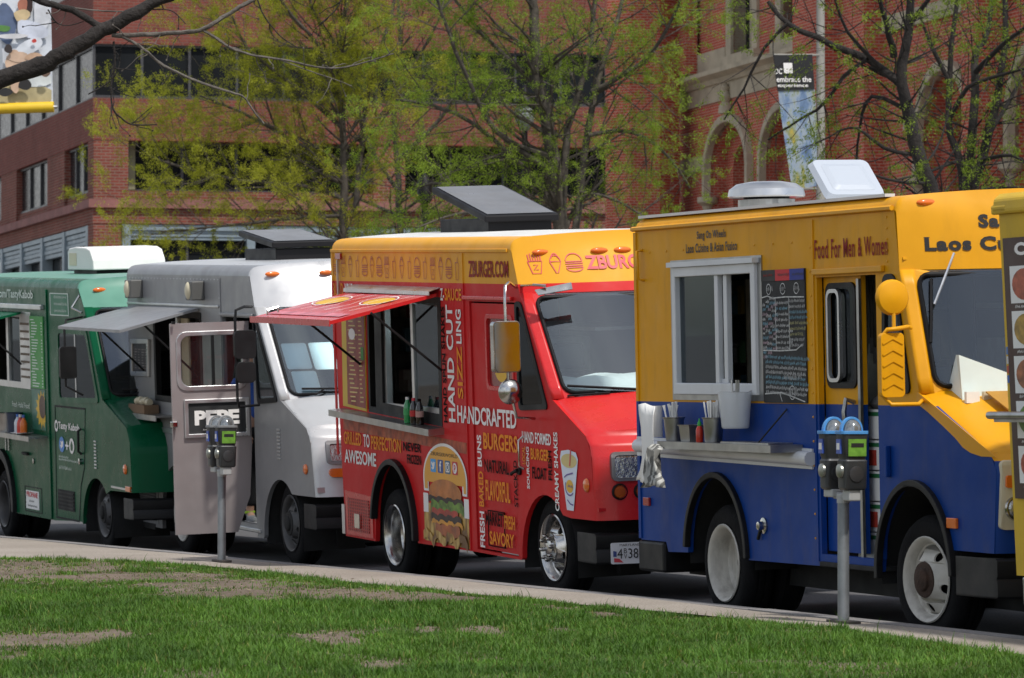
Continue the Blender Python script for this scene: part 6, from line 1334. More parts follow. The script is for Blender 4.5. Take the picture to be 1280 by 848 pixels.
# ================================================================== street poles with banners
m_pole = mat('pole_grey', (.30, .29, .26), .6, .2, var=.2)
def pole(name, label, base, h, r0, r1, cat='lamp post', m=m_pole):
    e = empty(name, base); tag(e, label, cat)
    MB().lathe([(r0 * 1.8, 0), (r0 * 1.8, .25), (r0 * 1.2, .32), (r0, .4), (r1, h), (0, h)], (0, 0, 0), 16, 'z').build('pole', m, e, smooth=40); return e
# pole on the far pavement carrying the dark DC banner
D_ = 70.0
m_ban, nt, b0, N_, L_ = newmat('banner_photo'); tc = N_.new('ShaderNodeTexCoord'); nz = noise(N_, L_, mapped(N_, L_, tc.outputs['Object'], (1.6, 1.6, .8)), 1.6, 7, .7)
L_.new(ramp(N_, L_, nz, [(.30, (.05, .09, .16)), (.42, (.14, .22, .36)), (.50, (.30, .36, .42)), (.56, (.22, .25, .10)), (.64, (.50, .36, .05)), (.72, (.12, .10, .07))]).outputs[0], b0.inputs['Base Color']); b0.inputs['Roughness'].default_value = .7
pb = at(1026, 300, D_); base = Vector((pb.x, pb.y, -.06))
lp_ = pole('lamp_post', 'pale lamp post beside the dark banner in front of the church', base, 12.5, .085, .06)
sc_ = D_ / FPX
def PB(px, py, off=0.0): p = at(px, py, D_) - base; return p + FW * off
bn = MB().add([PB(967, 70), PB(1015, 69), PB(1021, 150), PB(1027, 232), PB(990, 238), PB(977, 150)], [(0, 1, 2, 5), (5, 2, 3, 4)]).build('banner', m_ban, lp_, solid=.01)
MB().add([PB(966.6, 69.5, -.02), PB(1015.4, 68.5, -.02), PB(1018, 112, -.02), PB(971.5, 114, -.02)], [(0, 1, 2, 3)]).build('banner_head', mat('banner_black', (.012, .012, .014), .6, var=.2), bn)
def PBf(a, b): return PB(a, b, -.035)
MB().add([PBf(979, 79), PBf(990, 79), PBf(991, 92), PBf(980, 92)], [(0, 1, 2, 3)]).build('banner_stamp', M['lwhite'], bn)
for tx, a0, a1, b0, b1 in (('DC', 968.5, 977.5, 93, 86), ('embrace the', 970.5, 1014, 103, 96), ('experience', 972, 1010, 110.5, 105)): word(bn, tx, a0, a1, b0, b1, M['lwhite'], .02, P=PBf)
for py in (69, 236): MB().tube([PB(966 if py < 100 else 988, py), PB(1029, py)], .02, 6).build('banner_arm', m_pole, lp_)
# lamp post out of frame on the left with the photographic banner
D2 = 58.0
pb = at(-62, 300, D2); base2 = Vector((pb.x, pb.y, -.06)); lp2 = pole('lamp_post', 'lamp post carrying the picture banner with the yellow bottom bar', base2, 11.5, .09, .07)
def PC(px, py, off=0.0): return at(px, py, D2) - base2 + FW * off
bn2 = MB().add([PC(-55, -60), PC(62, -60), PC(66.5, 134), PC(-55, 138)], [(0, 1, 2, 3)]).build('banner', mat('banner_white', (.62, .66, .72), .65, var=.25, vs=3), lp2, solid=.012)
def blob(px, py, rx, ry, cc, o, rot=0):
    pts = []
    for t in np.linspace(0, 6.2832, 17)[:-1]:
        a, b = rx * math.cos(t) * (1 + .12 * math.sin(3 * t + px)), ry * math.sin(t) * (1 + .12 * math.cos(2 * t + py)); c_, s_ = math.cos(rot), math.sin(rot)
        pts.append(PC(min(64.5, px + a * c_ - b * s_), py + a * s_ + b * c_, -.02 - .006 * o))
    MB().add(pts, [tuple(range(16))]).build('banner_print', mat('print', cc, .65, var=.3, vs=5), bn2)
for i, a in enumerate([(20, 118, 60, 14, (.42, .36, .20)), (40, 100, 28, 10, (.62, .66, .66)), (8, 30, 12, 26, (.10, .14, .24)), (4, 36, 10, 4, (.10, .25, .06)), (52, 20, 10, 26, (.60, .62, .66)), (36, 5, 6, 12, (.03, .012, .01)), (29, 8, 6, 11, (.42, .16, .10)), (28, 20, 10, 8, (.58, .45, .26)), (40, 38, 20, 12, (.60, .64, .74), .3), (16, 46, 20, 3, (.62, .62, .64)), (36, 60, 22, 8, (.66, .70, .76), -.5), (18, 78, 10, 14, (.60, .42, .30)), (24, 72, 14, 6, (.62, .44, .32)), (44, 72, 12, 5, (.55, .36, .24)), (20, 105, 6, 12, (.58, .40, .28)), (32, 106, 8, 8, (.02, .018, .018)), (8, 116, 9, 5, (.02, .02, .02)), (44, 52, 3, 2.5, (.5, .05, .04)), (2, 80, 2.5, 30, (.35, .38, .42)), (12, 62, 5, 6, (.04, .03, .03)), (58, 92, 6, 5, (.16, .10, .07))]): blob(*a[:5], i, a[5] if len(a) > 5 else 0)
MB().tube([PC(-58, 138, -.02), PC(67.5, 134, -.02)], .075, 14).build('bottom_bar', mat('bar_yellow', (.70, .46, .02), .4, var=.1), bn2, smooth=60); MB().tube([PC(67.5, 134, -.02), PC(72, 134, -.02)], .025, 8).build('bar_end', M['alu'], bn2)
# globe street lamp among the trees and a plain dark post further off
D3 = 92.0
g3 = at(656, 300, D3); e = pole('street_lamp', 'dark street lamp with a pale globe standing among the green trees', Vector((g3.x, g3.y, -.06)), 7.6, .09, .06, 'street lamp', M['black'])
MB().lathe([(.05, 7.6), (.10, 7.62), (.20, 7.80), (.22, 8.0), (.16, 8.2), (.05, 8.24)], (0, 0, 0), 16, 'z').build('globe', mat('globe_glass', (.22, .24, .25), .35, var=.3), e, smooth=60)
MB().lathe([(.24, 8.16), (.16, 8.3), (.08, 8.42), (.04, 8.6), (0, 8.62)], (0, 0, 0), 16, 'z').build('cap', M['black'], e, smooth=40)
g4 = at(531, 300, D3); e = pole('street_lamp', 'slim dark post with a finial under the trees behind the red truck', Vector((g4.x, g4.y, -.06)), 6.0, .10, .07, 'street lamp', M['black'])
MB().lathe([(.07, 6.0), (.16, 6.1), (.16, 6.5), (.05, 6.65), (0, 6.7)], (0, 0, 0), 12, 'z').build('lantern', M['black'], e, smooth=40)
D5 = 60.0; g5 = at(-6, 330, D5); e = pole('street_sign', 'white street sign board on a thin post beyond the green truck', Vector((g5.x, g5.y, -.06)), 3.9, .03, .03, 'street sign')
MB().bx(-.12, .20, -.02, .02, 3.35, 3.62).build('sign_board', M['white'], e)
# ================================================================== buildings across the street
m_b1 = brickmat('office_brick', (.155, .040, .029), (.235, .062, .044), (.23, .145, .115), .30, .10, .016, .7, .25)
m_b1s = brickmat('office_band', (.165, .044, .034), (.21, .058, .044), (.18, .10, .082), .30, .10, .014, .5, .22)
m_ledge = mat('ledge_brick', (.24, .10, .088), .85, var=.3, vs=1.5, bump=.4, bs=9)
m_b2 = brickmat('church_brick', (.42, .064, .038), (.53, .095, .058), (.52, .30, .22), .22, .078, .012, .6, .28)
m_stone = mat('sandstone', (.46, .39, .28), .85, var=.3, vs=1.2, bump=.3, bs=8, dirt=.5, dcol=(.20, .17, .14))
m_wing = mat('office_glass', (.016, .018, .020), .2, 0, .03, var=.4, vs=.6); m_mul = mat('bronze_mullion', (.07, .07, .075), .45, .4, var=.2)
m_shop = mat('shopfront_metal', (.24, .30, .34), .5, .3, var=.2, vs=1.5); m_void = mat('dark_room', (.012, .012, .012), .9)
def place(name, O, X, Y, label, cat):
    e = empty(name); e.matrix_world = Matrix(((X.x, Y.x, 0, O.x), (X.y, Y.y, 0, O.y), (X.z, Y.z, 1, -.08), (0, 0, 0, 1))); return tag(e, label, cat)
a = R(14.67); odl = F0 * math.cos(a) - RT * math.sin(a); odr = F0 * math.sin(a) + RT * math.cos(a)
oc = at(116, 400, 140); oc.z = 0
of = place('office_building', oc, odr, odl, 'modern red brick office building with ribbon windows behind the green leafing trees', 'building')
XR, YL = 46.0, 62.0
def ring(name, z0, z1, d0, m, t=.8, **k):
    """a band that wraps the corner; d0 sets it back (positive) or proud (negative)"""
    b = MB(); b.add([(d0, d0, z0), (XR, d0, z0), (XR, d0 + t, z0), (d0 + t, d0 + t, z0), (d0 + t, YL, z0), (d0, YL, z0), (d0, d0, z1), (XR, d0, z1), (XR, d0 + t, z1), (d0 + t, d0 + t, z1), (d0 + t, YL, z1), (d0, YL, z1)],
                    [(0, 1, 7, 6), (1, 2, 8, 7), (2, 3, 9, 8), (3, 4, 10, 9), (4, 5, 11, 10), (5, 0, 6, 11), (0, 5, 4, 3), (0, 3, 2, 1), (6, 7, 8, 9), (6, 9, 10, 11)])
    return b.build(name, m, of, **k)
ring('brick_band', 13.70, 15.75, 0, m_b1s, 1.2); ring('brick_band', 10.52, 11.92, 0, m_b1s, 1.2); ring('brick_band', 17.6, 19.5, 0, m_b1s, 1.2)
ring('ledge', 8.28, 8.56, -.16, m_ledge, 1.2); ring('brick_band', 7.76, 8.28, 0, m_b1, 1.2); ring('parapet', 8.56, 8.86, .12, m_b1, .8)
MB().bx(1.6, XR, 1.6, YL, .1, 19.4).build('core', m_void, of); MB().bx(.3, XR, .3, YL, 19.5, 19.7).build('roof', m_shop, of)
def ribbon(face, a0, a1, z0, z1, dep, nb):
    for i in range(nb):
        p, q_ = a0 + (a1 - a0) * i / nb, a0 + (a1 - a0) * (i + 1) / nb
        def bxx(u0, u1, d0_, d1_, zz0, zz1):
            return MB().bx(u0, u1, d0_, d1_, zz0, zz1) if face == 'R' else MB().bx(d0_, d1_, u0, u1, zz0, zz1)
        f = bxx(p + .0, p + .09, dep - .06, dep + .06, z0, z1).build('window', m_mul, of)
        bxx(p + .09, q_, dep + .02, dep + .04, z0, z1).build('pane', m_wing, f); bxx(p + .091, q_ - .001, dep - .05, dep + .05, z0, z0 + .09).build('sill', m_mul, f); bxx(p + .091, q_ - .001, dep - .05, dep + .05, z1 - .07, z1).build('head', m_mul, f)
ribbon('R', .0, 33.6, 11.92, 13.70, .16, 21); ribbon('L', .30, 48.3, 11.92, 13.70, .16, 12); ribbon('R', 0, 33.6, 15.75, 17.6, .16, 10); ribbon('L', .3, 48.3, 15.75, 17.6, .16, 8)
# second ribbon stands back behind brick piers
ribbon('R', 1.25, 34.5, 8.86, 10.52, .95, 18)
MB().bx(0.02, 1.18, .02, 1.2, 8.57, 10.52).build('pier', m_b1, of)
for i in range(1, 4): MB().bx(i * 9.5, i * 9.5 + 1.1, .05, 1.2, 8.57, 10.52).build('pier', m_b1, of)
MB().bx(1.19, 1.56, .90, .94, 8.87, 10.5).build('blind', mat('pale_blind', (.30, .30, .18), .8), of)
ys_ = [(1.25, 6.4), (10.4, 18.2), (22.4, 30.0), (34.0, 41.6), (45.6, 47.0)]
for i, (p, q_) in enumerate(ys_):
    ribbon('L', p, q_, 8.86, 10.52, .22, 3)
    MB().bx(.02, 1.2, q_, (ys_[i + 1][0] if i < 4 else 48), 8.57, 10.52).build('pier', m_b1, of)
# shopfronts
MB().bx(.02, .95, .03, 1.2, .1, 7.76).build('corner_pier', m_b1, of)
for i in range(8):
    x0 = .98 + i * 4.2
    f = MB().bx(x0, x0 + .28, .02, .4, .1, 7.74).bx(x0 + .28, x0 + 4.18, .05, .4, 7.55, 7.74).build('shopfront', m_shop, of)
    for k in range(3): MB().bx(x0 + .29, x0 + 4.18, .12 - .03 * (k % 2), .36, 7.24 + k * .105, 7.325 + k * .105).build('louvre', m_shop, f)
    MB().bx(x0 + .29, x0 + 4.18, .42, .46, .2, 7.23).build('pane', m_wing, f); MB().bx(x0 + 2.2, x0 + 2.28, .34, .46, .2, 7.23).build('mullion', m_mul, f)
for i in range(9):
    y0 = .2 + 1.02 + i * 5.2
    f = MB().bx(.02, .4, y0, y0 + .5, .1, 7.74).bx(.05, .4, y0 + .5, y0 + 5.18, 7.58, 7.74).build('shopfront', m_shop, of)
    for k in range(4): MB().bx(.12 - .03 * (k % 2), .36, y0 + .51, y0 + 5.18, 6.95 + k * .155, 7.08 + k * .155).build('louvre', m_shop, f)
    MB().bx(.42, .46, y0 + .51, y0 + 5.18, .2, 6.94).build('pane', m_wing, f); MB().bx(.34, .46, y0 + 2.8, y0 + 2.9, .2, 6.94).build('mullion', m_mul, f)

# ------------------------------------------------------------------ church
a = R(13); cdl = F0 * math.cos(a) - RT * math.sin(a); cn = F0 * math.sin(a) + RT * math.cos(a)
ca = at(850, 300, 120); ca.z = 0
ch = place('church', ca, -cdl, cn, 'red brick church with pale stone cornice and round arched windows', 'church')
def archpts(cx, sp, rx, rz, n=16): return ell(cx, sp, rx, rz, 0, 180, n)
ho = [archpts(5.2, 8.1, 2.0, 1.28) + [(3.2, 5.2), (7.2, 5.2)], archpts(10.6, 8.1, 2.0, 1.28) + [(8.6, 5.2), (12.6, 5.2)], archpts(23.3, 7.9, 1.75, 1.45) + [(21.55, 5.0), (25.05, 5.0)],
      [(5.5, 10.95), (7.55, 10.95), (7.55, 14.6), (5.5, 14.6)], [(10.2, 10.95), (12.2, 10.95), (12.2, 14.6), (10.2, 14.6)], archpts(29.6, 7.9, 1.75, 1.45) + [(27.85, 5.0), (31.35, 5.0)]]
MB().panel([(0, 0), (44, 0), (44, 17), (0, 17)], ho, 0, .9).build('wall', m_b2, ch)
MB().bx(.2, 44, 2.4, 14, 0, 17.2).build('core', m_void, ch)
def hood(cx, sp, rx, rz, w, bot):
    o = archpts(cx, sp, rx + w, rz + w); i = archpts(cx, sp, rx, rz)
    MB().panel([(cx + rx + w, bot)] + o + [(cx - rx - w, bot), (cx - rx, bot)] + i[::-1] + [(cx + rx, bot)], [], -.20, .12).build('hood_mould', m_stone, ch, bevel=.04)
    for s in (-1, 1): MB().lathe([(0, -.5), (.10, -.42), (.16, -.15), (.30, -.05), (.30, .1), (0, .1)], (cx + s * (rx + w / 2), -.05, bot), 12, 'z').build('corbel', m_stone, ch, smooth=40)
def arched_window(cx, sp, rx, rz, bot, dep):
    o = archpts(cx, sp, rx, rz) + [(cx - rx, bot), (cx + rx, bot)]; i = archpts(cx, sp, rx * .66, rz * .62) + [(cx - rx * .66, bot), (cx + rx * .66, bot)]
    f = MB().panel(o, [i], dep, dep + .35).build('window', m_b2, ch)
    o2 = archpts(cx, sp, rx * .66, rz * .62) + [(cx - rx * .66, bot), (cx + rx * .66, bot)]; i2 = archpts(cx, sp, rx * .50, rz * .46) + [(cx - rx * .50, bot), (cx + rx * .50, bot)]
    MB().panel(o2, [i2], dep + .36, dep + .7).build('stone_frame', m_stone, f); MB().panel(i2, [], dep + .6, dep + .62).build('pane', m_wing, f)
    for u in (-.17, .17): MB().bx(cx + u * rx - .04, cx + u * rx + .04, dep + .5, dep + .6, bot, sp + rz * .4).build('mullion', m_stone, f)
for cx in (5.2, 10.6): hood(cx, 8.1, 2.0, 1.28, .22, 7.35); arched_window(cx, 8.1, 2.0, 1.28, 5.2, .45)
for cx in (23.3, 29.6): hood(cx, 7.9, 1.75, 1.45, .26, 6.9); arched_window(cx, 7.9, 1.75, 1.45, 5.0, .45)
fin = MB().lathe([(0, 0), (.22, .0), (.20, .2), (.12, .3), (.18, .45), (.08, .6), (.12, .7), (0, .85)], (5.2, -.12, 9.62), 10, 'z').build('finial', m_stone, ch, smooth=40)
for x0 in (5.5, 10.2):
    f = MB().panel([(x0 - .5, 10.90), (x0 + 2.5, 10.90), (x0 + 2.5, 14.9), (x0 - .5, 14.9)], [[(x0, 11.2), (x0 + 2.0, 11.2), (x0 + 2.0, 14.6), (x0, 14.6)]], -.08, .5).build('window', m_stone, ch)
    MB().bx(x0, x0 + 2.0, .35, .40, 11.2, 14.6).build('pane', m_wing, f)
    for u in (.62, 1.32): MB().bx(x0 + u, x0 + u + .08, .28, .36, 11.2, 14.6).build('mullion', m_stone, f)
    MB().bx(x0 - .6, x0 + 2.6, -.20, .0, 10.86, 11.15).build('sill', m_stone, f)
MB().bx(2.21, 4.99, -.10, .0, 10.90, 11.45).build('stone_course', m_stone, ch)
MB().panel([(-.42, 10.72), (-.42, 10.84), (-.30, 10.84), (0, 10.90), (0, 10.5), (-.12, 10.5), (-.2, 10.62)], [], .0, 14.0, lambda p, q_, t: (t, p, q_)).build('cornice', m_stone, ch)
MB().bx(.0, 14.0, -.05, .0, 10.02, 10.5).build('frieze', m_stone, ch); MB().bx(.2, 2.72, -.05, 0, 8.2, 8.62).build('stone_course', m_stone, ch); MB().bx(20.2, 21.2, -.05, 0, 8.2, 8.62).build('stone_course', m_stone, ch)
MB().bx(18.8, 44, -.12, 0, 10.6, 11.0).build('stone_course', m_stone, ch)
# buttresses
MB().bx(14.0, 16.6, -.9, -.001, 0, 16).build('buttress', m_b2, ch); MB().bx(16.6, 18.6, -.5, -.001, 0, 16).build('buttress', m_b2, ch); MB().bx(26.3, 27.3, -.7, -.001, 0, 16).build('buttress', m_b2, ch); MB().bx(1.25, 2.2, -.45, -.101, 10.91, 17).build('pilaster', m_b2, ch)
# corner turret, octagonal
tc_ = at(803, 300, 119); tl2 = ch.matrix_world.inverted() @ Vector((tc_.x, tc_.y, 0)); cx, cy = tl2.x, tl2.y
def octo(r, z0, z1, nm, m, rot=12): 
    p = [(cx + r * math.cos(R(rot + 45 * k)), cy + r * math.sin(R(rot + 45 * k))) for k in range(8)]
    MB().add([(x, y, z0) for x, y in p] + [(x, y, z1) for x, y in p], [(k, (k + 1) % 8, 8 + (k + 1) % 8, 8 + k) for k in range(8)] + [tuple(range(8, 16))]).build(nm, m, ch)
octo(1.10, 0, 18, 'turret', m_b2); octo(1.3, 0, 3.0, 'turret_base', m_stone)
MB().bx(cx, 44, cy, 14, 17.0, 17.3).build('roof', m_stone, ch)
# ================================================================== trees
m_bark = mat('bark', (.085, .072, .058), .9, var=.5, vs=9, bump=.8, bs=25); m_bark2 = mat('bark_dark', (.065, .056, .048), .9, var=.5, vs=9, bump=.8, bs=25)
m_barkb = mat('bark_black', (.022, .018, .016), .9, var=.5, vs=12, bump=1.0, bs=35); m_barkp = mat('bark_pale', (.13, .115, .10), .9, var=.5, vs=12, bump=.6, bs=40)
def rvec(q): 
    v = Vector((q.gauss(0, 1), q.gauss(0, 1), q.gauss(0, 1))); v.normalize(); return v
def grow(q, mb, p, d, L, r, lev, tips, up, wob, nch, fall):
    n = max(3, int(L / .28)); pts = [p]; d = d.normalized(); step = L / n
    for i in range(n):
        d = (d + rvec(q) * wob + Vector((0, 0, up[lev])) * .12).normalized(); pts.append(pts[-1] + d * step)
    radii = [r * (1 - .75 * i / n) for i in range(n + 1)]
    mb.tube(pts, radii, 5 if lev < 1 else 4, cap=False)
    if lev == len(nch):
        tips.append(pts); return
    k = max(1, int(nch[lev] * L * q.uniform(.8, 1.2)))
    for j in range(k):
        t = q.uniform(.15, 1.0) ** .8; i = min(n - 1, int(t * n)); o = pts[i].lerp(pts[i + 1], t * n - i); dd = (pts[i + 1] - pts[i]).normalized()
        s = rvec(q); s = (s - dd * s.dot(dd)).normalized(); ang = q.uniform(.45, 1.05)
        grow(q, mb, o, dd * math.cos(ang) + s * math.sin(ang), L * fall[lev] * q.uniform(.6, 1.25) * (1.15 - .5 * t), radii[i] * .45, lev + 1, tips, up, wob * 1.15, nch, fall)
def leaves(q, tips, per, size, cols, asp=.4, spread=.10, droop=.3, nseed=1):
    P0 = []; D0 = []
    for pts in tips:
        m_ = max(1, int(per * q.uniform(.5, 1.5)))
        for _ in range(m_):
            t = q.uniform(.05, 1.0) * (len(pts) - 1); i = min(int(t), len(pts) - 2); P0.append(pts[i].lerp(pts[i + 1], t - i)); D0.append((pts[i + 1] - pts[i]))
    if not P0: return None
    g_ = np.random.default_rng(nseed); n = len(P0); P0 = np.array([tuple(p) for p in P0]); D0 = np.array([tuple(p) for p in D0]); D0 /= np.linalg.norm(D0, axis=1)[:, None] + 1e-9
    C_ = P0 + g_.normal(0, spread, (n, 3)); ax = D0 * .8 + g_.normal(0, .55, (n, 3)); ax[:, 2] -= droop; ax /= np.linalg.norm(ax, axis=1)[:, None]
    sd = np.cross(ax, g_.normal(0, 1, (n, 3))); sd /= np.linalg.norm(sd, axis=1)[:, None] + 1e-9
    s = (size * g_.uniform(.55, 1.35, n))[:, None]; V = np.empty((n, 4, 3))
    V[:, 0] = C_ - ax * s * .5; V[:, 1] = C_ + sd * s * asp * .5; V[:, 2] = C_ + ax * s * .5; V[:, 3] = C_ - sd * s * asp * .5
    # clumps of lighter and darker shoots
    h = vnoise(C_[:, 0] + C_[:, 1] * .7, C_[:, 2], .7, nseed) * .6 + g_.uniform(0, 1, n) * .4
    c0, c1, c2 = [np.array(c) for c in cols]; t = h[:, None]; c = np.where(t < .5, c0 + (c1 - c0) * t * 2, c1 + (c2 - c1) * (t - .5) * 2)
    return mesh_np('crown', V, [(0, 1, 2), (0, 2, 3)], c)
def tree(name, label, D, stems, seed, sec, per, size, cols, bark, L2=(1.0, 2.2), up=(.3, .2, .0), nch=(4.0, 5.0), fall=(.42, .42), asp=.4, spread=.09, droop=.25, bias=None, group=None, wob=.16, jit=.5, zmin=2.6, thin=.40):
    q = random.Random(seed); base = at(stems[0][0][0][0], 300, D); base = Vector((base.x, base.y, -.06)); e = empty(name, base); tag(e, label, 'tree', group)
    tk = MB(); tw = MB(); tips = []; k_ = D / FPX
    for si, (path, w) in enumerate(stems):
        dj = q.uniform(-jit, jit) * (si > 0); pts = []
        for i, pp in enumerate(path):
            pts.append(at(pp[0], pp[1], D + dj * (i / max(1, len(path) - 1)) * 3 + (pp[2] if len(pp) > 2 else 0)) - base)
        r = w * k_ / 2
        if si == 0:
            b0 = pts[0]; pts = [Vector((0, 0, 0)), Vector((b0.x * .4, b0.y * .4, b0.z * .4)), Vector((b0.x * .8, b0.y * .8, b0.z * .8))] + pts; rr = [r * 1.7, r * 1.25, r * 1.1] + [r * (1 - .6 * i / (len(pts) - 4)) for i in range(len(pts) - 3)]
        else: rr = [r * (1 - .6 * i / (len(pts) - 1)) for i in range(len(pts))]
        # smooth the path
        fine = []; fr_ = []
        for i in range(len(pts) - 1):
            p0, p1, p2, p3 = pts[max(0, i - 1)], pts[i], pts[i + 1], pts[min(len(pts) - 1, i + 2)]
            for u in (0, .33, .66):
                fine.append(.5 * ((2 * p1) + (p2 - p0) * u + (2 * p0 - 5 * p1 + 4 * p2 - p3) * u * u + (3 * p1 - p0 - 3 * p2 + p3) * u ** 3) + rvec(q) * r * .25); fr_.append(rr[i] + (rr[i + 1] - rr[i]) * u)
        fine.append(pts[-1]); fr_.append(rr[-1]); tk.tube(fine, fr_, 9, cap=False)
        tot = sum((fine[i + 1] - fine[i]).length for i in range(len(fine) - 1)); kk = max(2, int(sec * tot))
        for _ in range(kk):
            t = q.uniform(.12, 1.0); i = min(len(fine) - 2, int(t * (len(fine) - 1))); o = fine[i]
            if o.z < zmin: continue
            dd = (fine[i + 1] - fine[i]).normalized(); s = rvec(q); s = (s - dd * s.dot(dd)).normalized()
            d = dd * q.uniform(.3, .9) + s
            if bias is not None: d = d + bias * q.uniform(.3, 1.0)
            grow(q, tw, o, d, q.uniform(*L2), max(.010, fr_[i] * thin), 0, tips, up, wob, nch, fall)
        tips.append(fine[-3:])
    tk.build('trunk', bark, e, smooth=60, fixn=False); tw.build('limbs', bark, e, smooth=60, fixn=False)
    me = leaves(q, tips, per, size, cols, asp, spread, droop, seed)
    if me: finish('crown', me, m_leaf, e)
    return e
YG = [(.22, .225, .015), (.34, .345, .030), (.45, .44, .06)]; GR = [(.13, .20, .018), (.23, .32, .034), (.34, .42, .065)]; DG = [(.09, .14, .016), (.16, .23, .026), (.25, .31, .045)]
lft = -RT; DG2 = [(.09, .13, .014), (.16, .22, .022), (.25, .32, .045)]
tree('leafing_tree', 'yellow green leafing tree spreading in front of the office building corner', 88, [([(430, 300), (430, 230), (428, 150), (424, 60), (440, -30), (450, -110)], 11), ([(430, 250), (380, 232), (300, 226), (215, 205), (185, 195)], 6), ([(429, 215), (370, 178), (300, 140), (250, 120)], 6), ([(428, 160), (370, 110), (310, 60), (290, 20)], 6), ([(426, 120), (400, 60), (350, 0), (330, -60)], 6), ([(430, 270), (350, 275), (260, 285), (200, 290)], 5), ([(445, 260), (452, 180), (462, 100), (490, 20), (500, -60)], 8), ([(428, 190), (470, 150), (510, 100)], 5), ([(424, 60), (390, 10), (380, -60)], 5)],
     11, 6.6, 78, .042, YG, m_bark, (.9, 2.1), (.35, .35, .25), (4.2, 4.6), (.5, .62), .30, .035, -.1, lft * .55 + Vector((0, 0, .35)), 'leafing street trees')
tree('leafing_tree', 'fresh green leafing tree with several stems behind the red truck', 76, [([(702, 300), (692, 200), (676, 120), (668, 40), (660, -40), (655, -110)], 20), ([(703, 290), (705, 200), (715, 140), (738, 60), (745, -30)], 12), ([(720, 290), (735, 160), (748, 100), (770, 30), (790, -40)], 10), ([(694, 255), (640, 195), (570, 142), (495, 125)], 8), ([(690, 215), (620, 165), (590, 110), (560, 40), (540, -30)], 8), ([(740, 115), (800, 80), (835, 35), (850, 0)], 7), ([(735, 170), (790, 165), (835, 195), (862, 235)], 6), ([(674, 110), (620, 60), (570, 0), (550, -60)], 7), ([(697, 265), (600, 240), (540, 230), (500, 245)], 6), ([(700, 280), (640, 262), (570, 268), (520, 285)], 5), ([(725, 240), (770, 250), (810, 275)], 5)],
     5, 5.6, 68, .042, GR, m_bark, (.8, 1.9), (.25, -.1, -.9), (4.0, 4.6), (.48, .65), .30, .035, .35, None, 'leafing street trees')
tree('leafing_tree', 'smaller dim green tree filling the gap between the two large trees', 104, [([(500, 300), (498, 230), (492, 140), (500, 60), (495, -40)], 9), ([(498, 240), (460, 180), (440, 120), (400, 60)], 6), ([(496, 200), (550, 150), (580, 90), (600, 30)], 6), ([(498, 270), (540, 240), (600, 225)], 5), ([(498, 270), (450, 250), (400, 240)], 5), ([(494, 120), (530, 60), (560, 0)], 5)],
     23, 3.0, 34, .050, DG, m_bark2, (1.0, 2.3), (.3, .2, .1), (4.0, 4.4), (.5, .55), .34, .05, .1, None, 'leafing street trees')
tree('street_tree', 'dark trunked sparse tree with a long bare limb in front of the church', 62, [([(1166, 260), (1146, 180), (1128, 105), (1134, 40), (1142, -40)], 21), ([(1128, 108), (1085, 74), (1040, 56), (985, 30), (960, 2)], 12), ([(1118, 70), (1108, 30), (1095, -20)], 10), ([(1085, 74), (1055, 95), (1030, 130), (1000, 150), (960, 175)], 6), ([(1150, 195), (1105, 185), (1070, 160), (1045, 165)], 6), ([(1135, 140), (1090, 120), (1075, 160), (1070, 220)], 6), ([(1136, 30), (1160, 0), (1180, -40)], 8), ([(1100, 85), (1060, 40), (1040, -10)], 6), ([(985, 30), (955, 60), (930, 110), (905, 150)], 5), ([(1160, 230), (1110, 225), (1060, 205)], 5)],
     31, 5.0, 40, .044, DG2, m_barkb, (.6, 1.4), (.0, -.35, -1.6), (3.4, 3.6), (.55, .8), .34, .03, .5, None, 'sparse trees in front of the church', zmin=3.4, thin=.22)
tree('street_tree', 'multi stemmed sparse tree with upright dark stems in front of the church arch', 66, [([(1205, 260), (1200, 200), (1185, 150), (1190, 60), (1200, -30)], 12), ([(1208, 250), (1220, 120), (1218, 70), (1236, 40), (1240, -30)], 13), ([(1212, 250), (1232, 180), (1248, 110), (1256, 40), (1258, -30)], 14), ([(1220, 90), (1260, 50), (1290, 30)], 8), ([(1190, 110), (1165, 60), (1150, 20)], 7), ([(1235, 170), (1265, 120), (1285, 80)], 7), ([(1200, 200), (1160, 215), (1120, 225)], 5), ([(1228, 200), (1265, 195), (1290, 210)], 6), ([(1186, 150), (1210, 110), (1250, 95), (1285, 85)], 7), ([(1215, 240), (1255, 235), (1290, 235)], 5)],
     47, 5.4, 40, .044, DG2, m_barkb, (.6, 1.4), (.0, -.35, -1.6), (3.4, 3.6), (.55, .8), .34, .03, .5, None, 'sparse trees in front of the church', zmin=3.2, thin=.24)
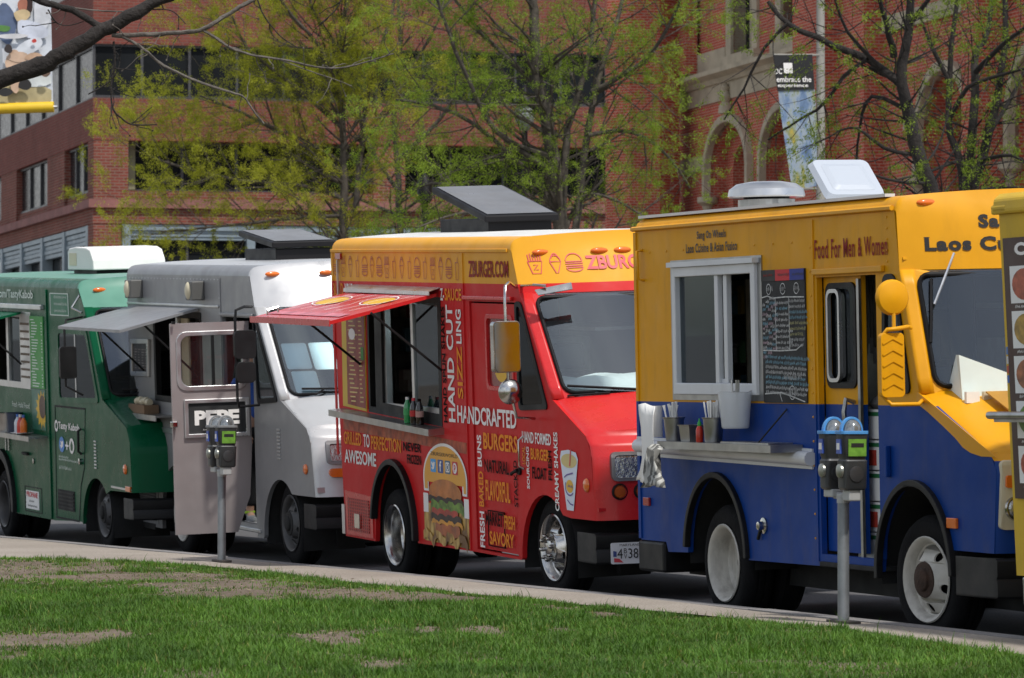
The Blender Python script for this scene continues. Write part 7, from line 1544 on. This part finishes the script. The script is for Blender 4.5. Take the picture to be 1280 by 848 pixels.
# ------------------------------------------------------------------ lawn tree whose bare limb crosses the top corner
D = 24.5
tb = at(-330, 300, D); tb = Vector((tb.x, tb.y, .14)); te = empty('lawn_tree', tb); tag(te, 'bare tree on the lawn whose dark limb and pale twigs reach over the trucks', 'tree')
def PX(p, dz=0.0): return at(p[0], p[1], D + (p[2] if len(p) > 2 else 0) + dz) - tb
q = random.Random(8); tk = MB(); tk.tube([(0, 0, -.1), (.02, 0, .25), (0, .02, .9), (.03, 0, 2.0), (0, 0, 3.4), (.05, .05, 5.0), (.1, 0, 6.5)], [.32, .24, .20, .18, .15, .10, .05], 14, cap=False)
tk.build('trunk', m_barkb, te, smooth=60, fixn=False)
def limb(path, w0, w1, m, nm='limb', wob=.5, tw=0):
    pts = [PX(p) for p in path]; fine = []
    for i in range(len(pts) - 1):
        p0, p1, p2, p3 = pts[max(0, i - 1)], pts[i], pts[i + 1], pts[min(len(pts) - 1, i + 2)]
        for u in (0, .2, .4, .6, .8): fine.append(.5 * ((2 * p1) + (p2 - p0) * u + (2 * p0 - 5 * p1 + 4 * p2 - p3) * u * u + (3 * p1 - p0 - 3 * p2 + p3) * u ** 3))
    fine.append(pts[-1]); k = D / FPX; n = len(fine); rr = [(w0 + (w1 - w0) * i / (n - 1)) * k / 2 * q.uniform(.9, 1.12) for i in range(n)]
    fine = [p + rvec(q) * rr[i] * wob * .4 for i, p in enumerate(fine)]
    mb = MB().tube(fine, rr, 10 if w0 > 8 else 6, cap=True)
    for _ in range(tw):
        i = q.randrange(1, n - 1); o = fine[i]; d = rvec(q) * .6 + Vector((0, 0, -.35)) + RT * q.uniform(-.6, .6) + UP * q.uniform(-.3, .5); d.normalize(); L = q.uniform(.05, .22); pp = [o]
        for j in range(5):
            d = (d + rvec(q) * .35).normalized(); pp.append(pp[-1] + d * L / 5)
        mb.tube(pp, [.0034, .003, .0026, .0024, .002, .0016], 4, cap=False); mb.box(pp[-1], (.008, .008, .010))
    return mb.build(nm, m, te, smooth=60, fixn=False)
limb([(-330, 230), (-220, 190), (-110, 150), (0, 101), (60, 78), (100, 54), (150, 27), (200, 0), (260, -30)], 32, 12, m_barkb, wob=.45)
limb([(-40, -60), (10, -20), (52, 2), (90, 13), (125, 33)], 9, 8, m_barkb)
limb([(140, 44), (170, 44), (210, 42), (250, 38), (272, 26), (300, 9), (330, -8)], 6.5, 4.5, m_barkp, tw=6)
limb([(148, 43), (175, 58), (200, 79), (226, 93), (256, 105), (290, 116), (305, 122), (318, 140), (330, 155)], 4.2, 1.8, m_barkp, tw=10)
limb([(254, 38), (272, 49), (290, 61), (320, 70), (360, 76), (395, 84), (425, 85), (460, 77), (492, 67)], 3.8, 1.6, m_barkp, tw=12)
limb([(142, 52), (144, 80), (139, 105), (141, 135), (152, 148), (166, 156), (196, 156)], 3.0, 1.6, m_barkb, tw=8)
limb([(64, 8), (90, 10), (130, 14), (170, 14), (200, 8)], 2.4, 1.4, m_barkp, tw=4); limb([(60, 12), (70, 28), (85, 32), (105, 27)], 1.8, 1.0, m_barkb, tw=2)
limb([(322, 0), (330, 20), (350, 45), (372, 60)], 2.0, 1.2, m_barkb, tw=3); limb([(430, -10), (420, 12), (400, 30)], 2.0, 1.2, m_barkb, tw=3); limb([(190, 12), (215, 14), (232, 30)], 1.6, 1.0, m_barkb, tw=2)
limb([(110, 118), (140, 100), (150, 75), (140, 60)], 1.6, 1.2, m_barkb, tw=3); limb([(164, 156), (180, 142), (190, 134)], 1.3, .9, m_barkb); limb([(165, 154), (178, 150), (188, 140)], 1.3, .9, m_barkb)
limb([(350, 75), (390, 90), (420, 100), (440, 108)], 1.5, 1.0, m_barkp, tw=3)
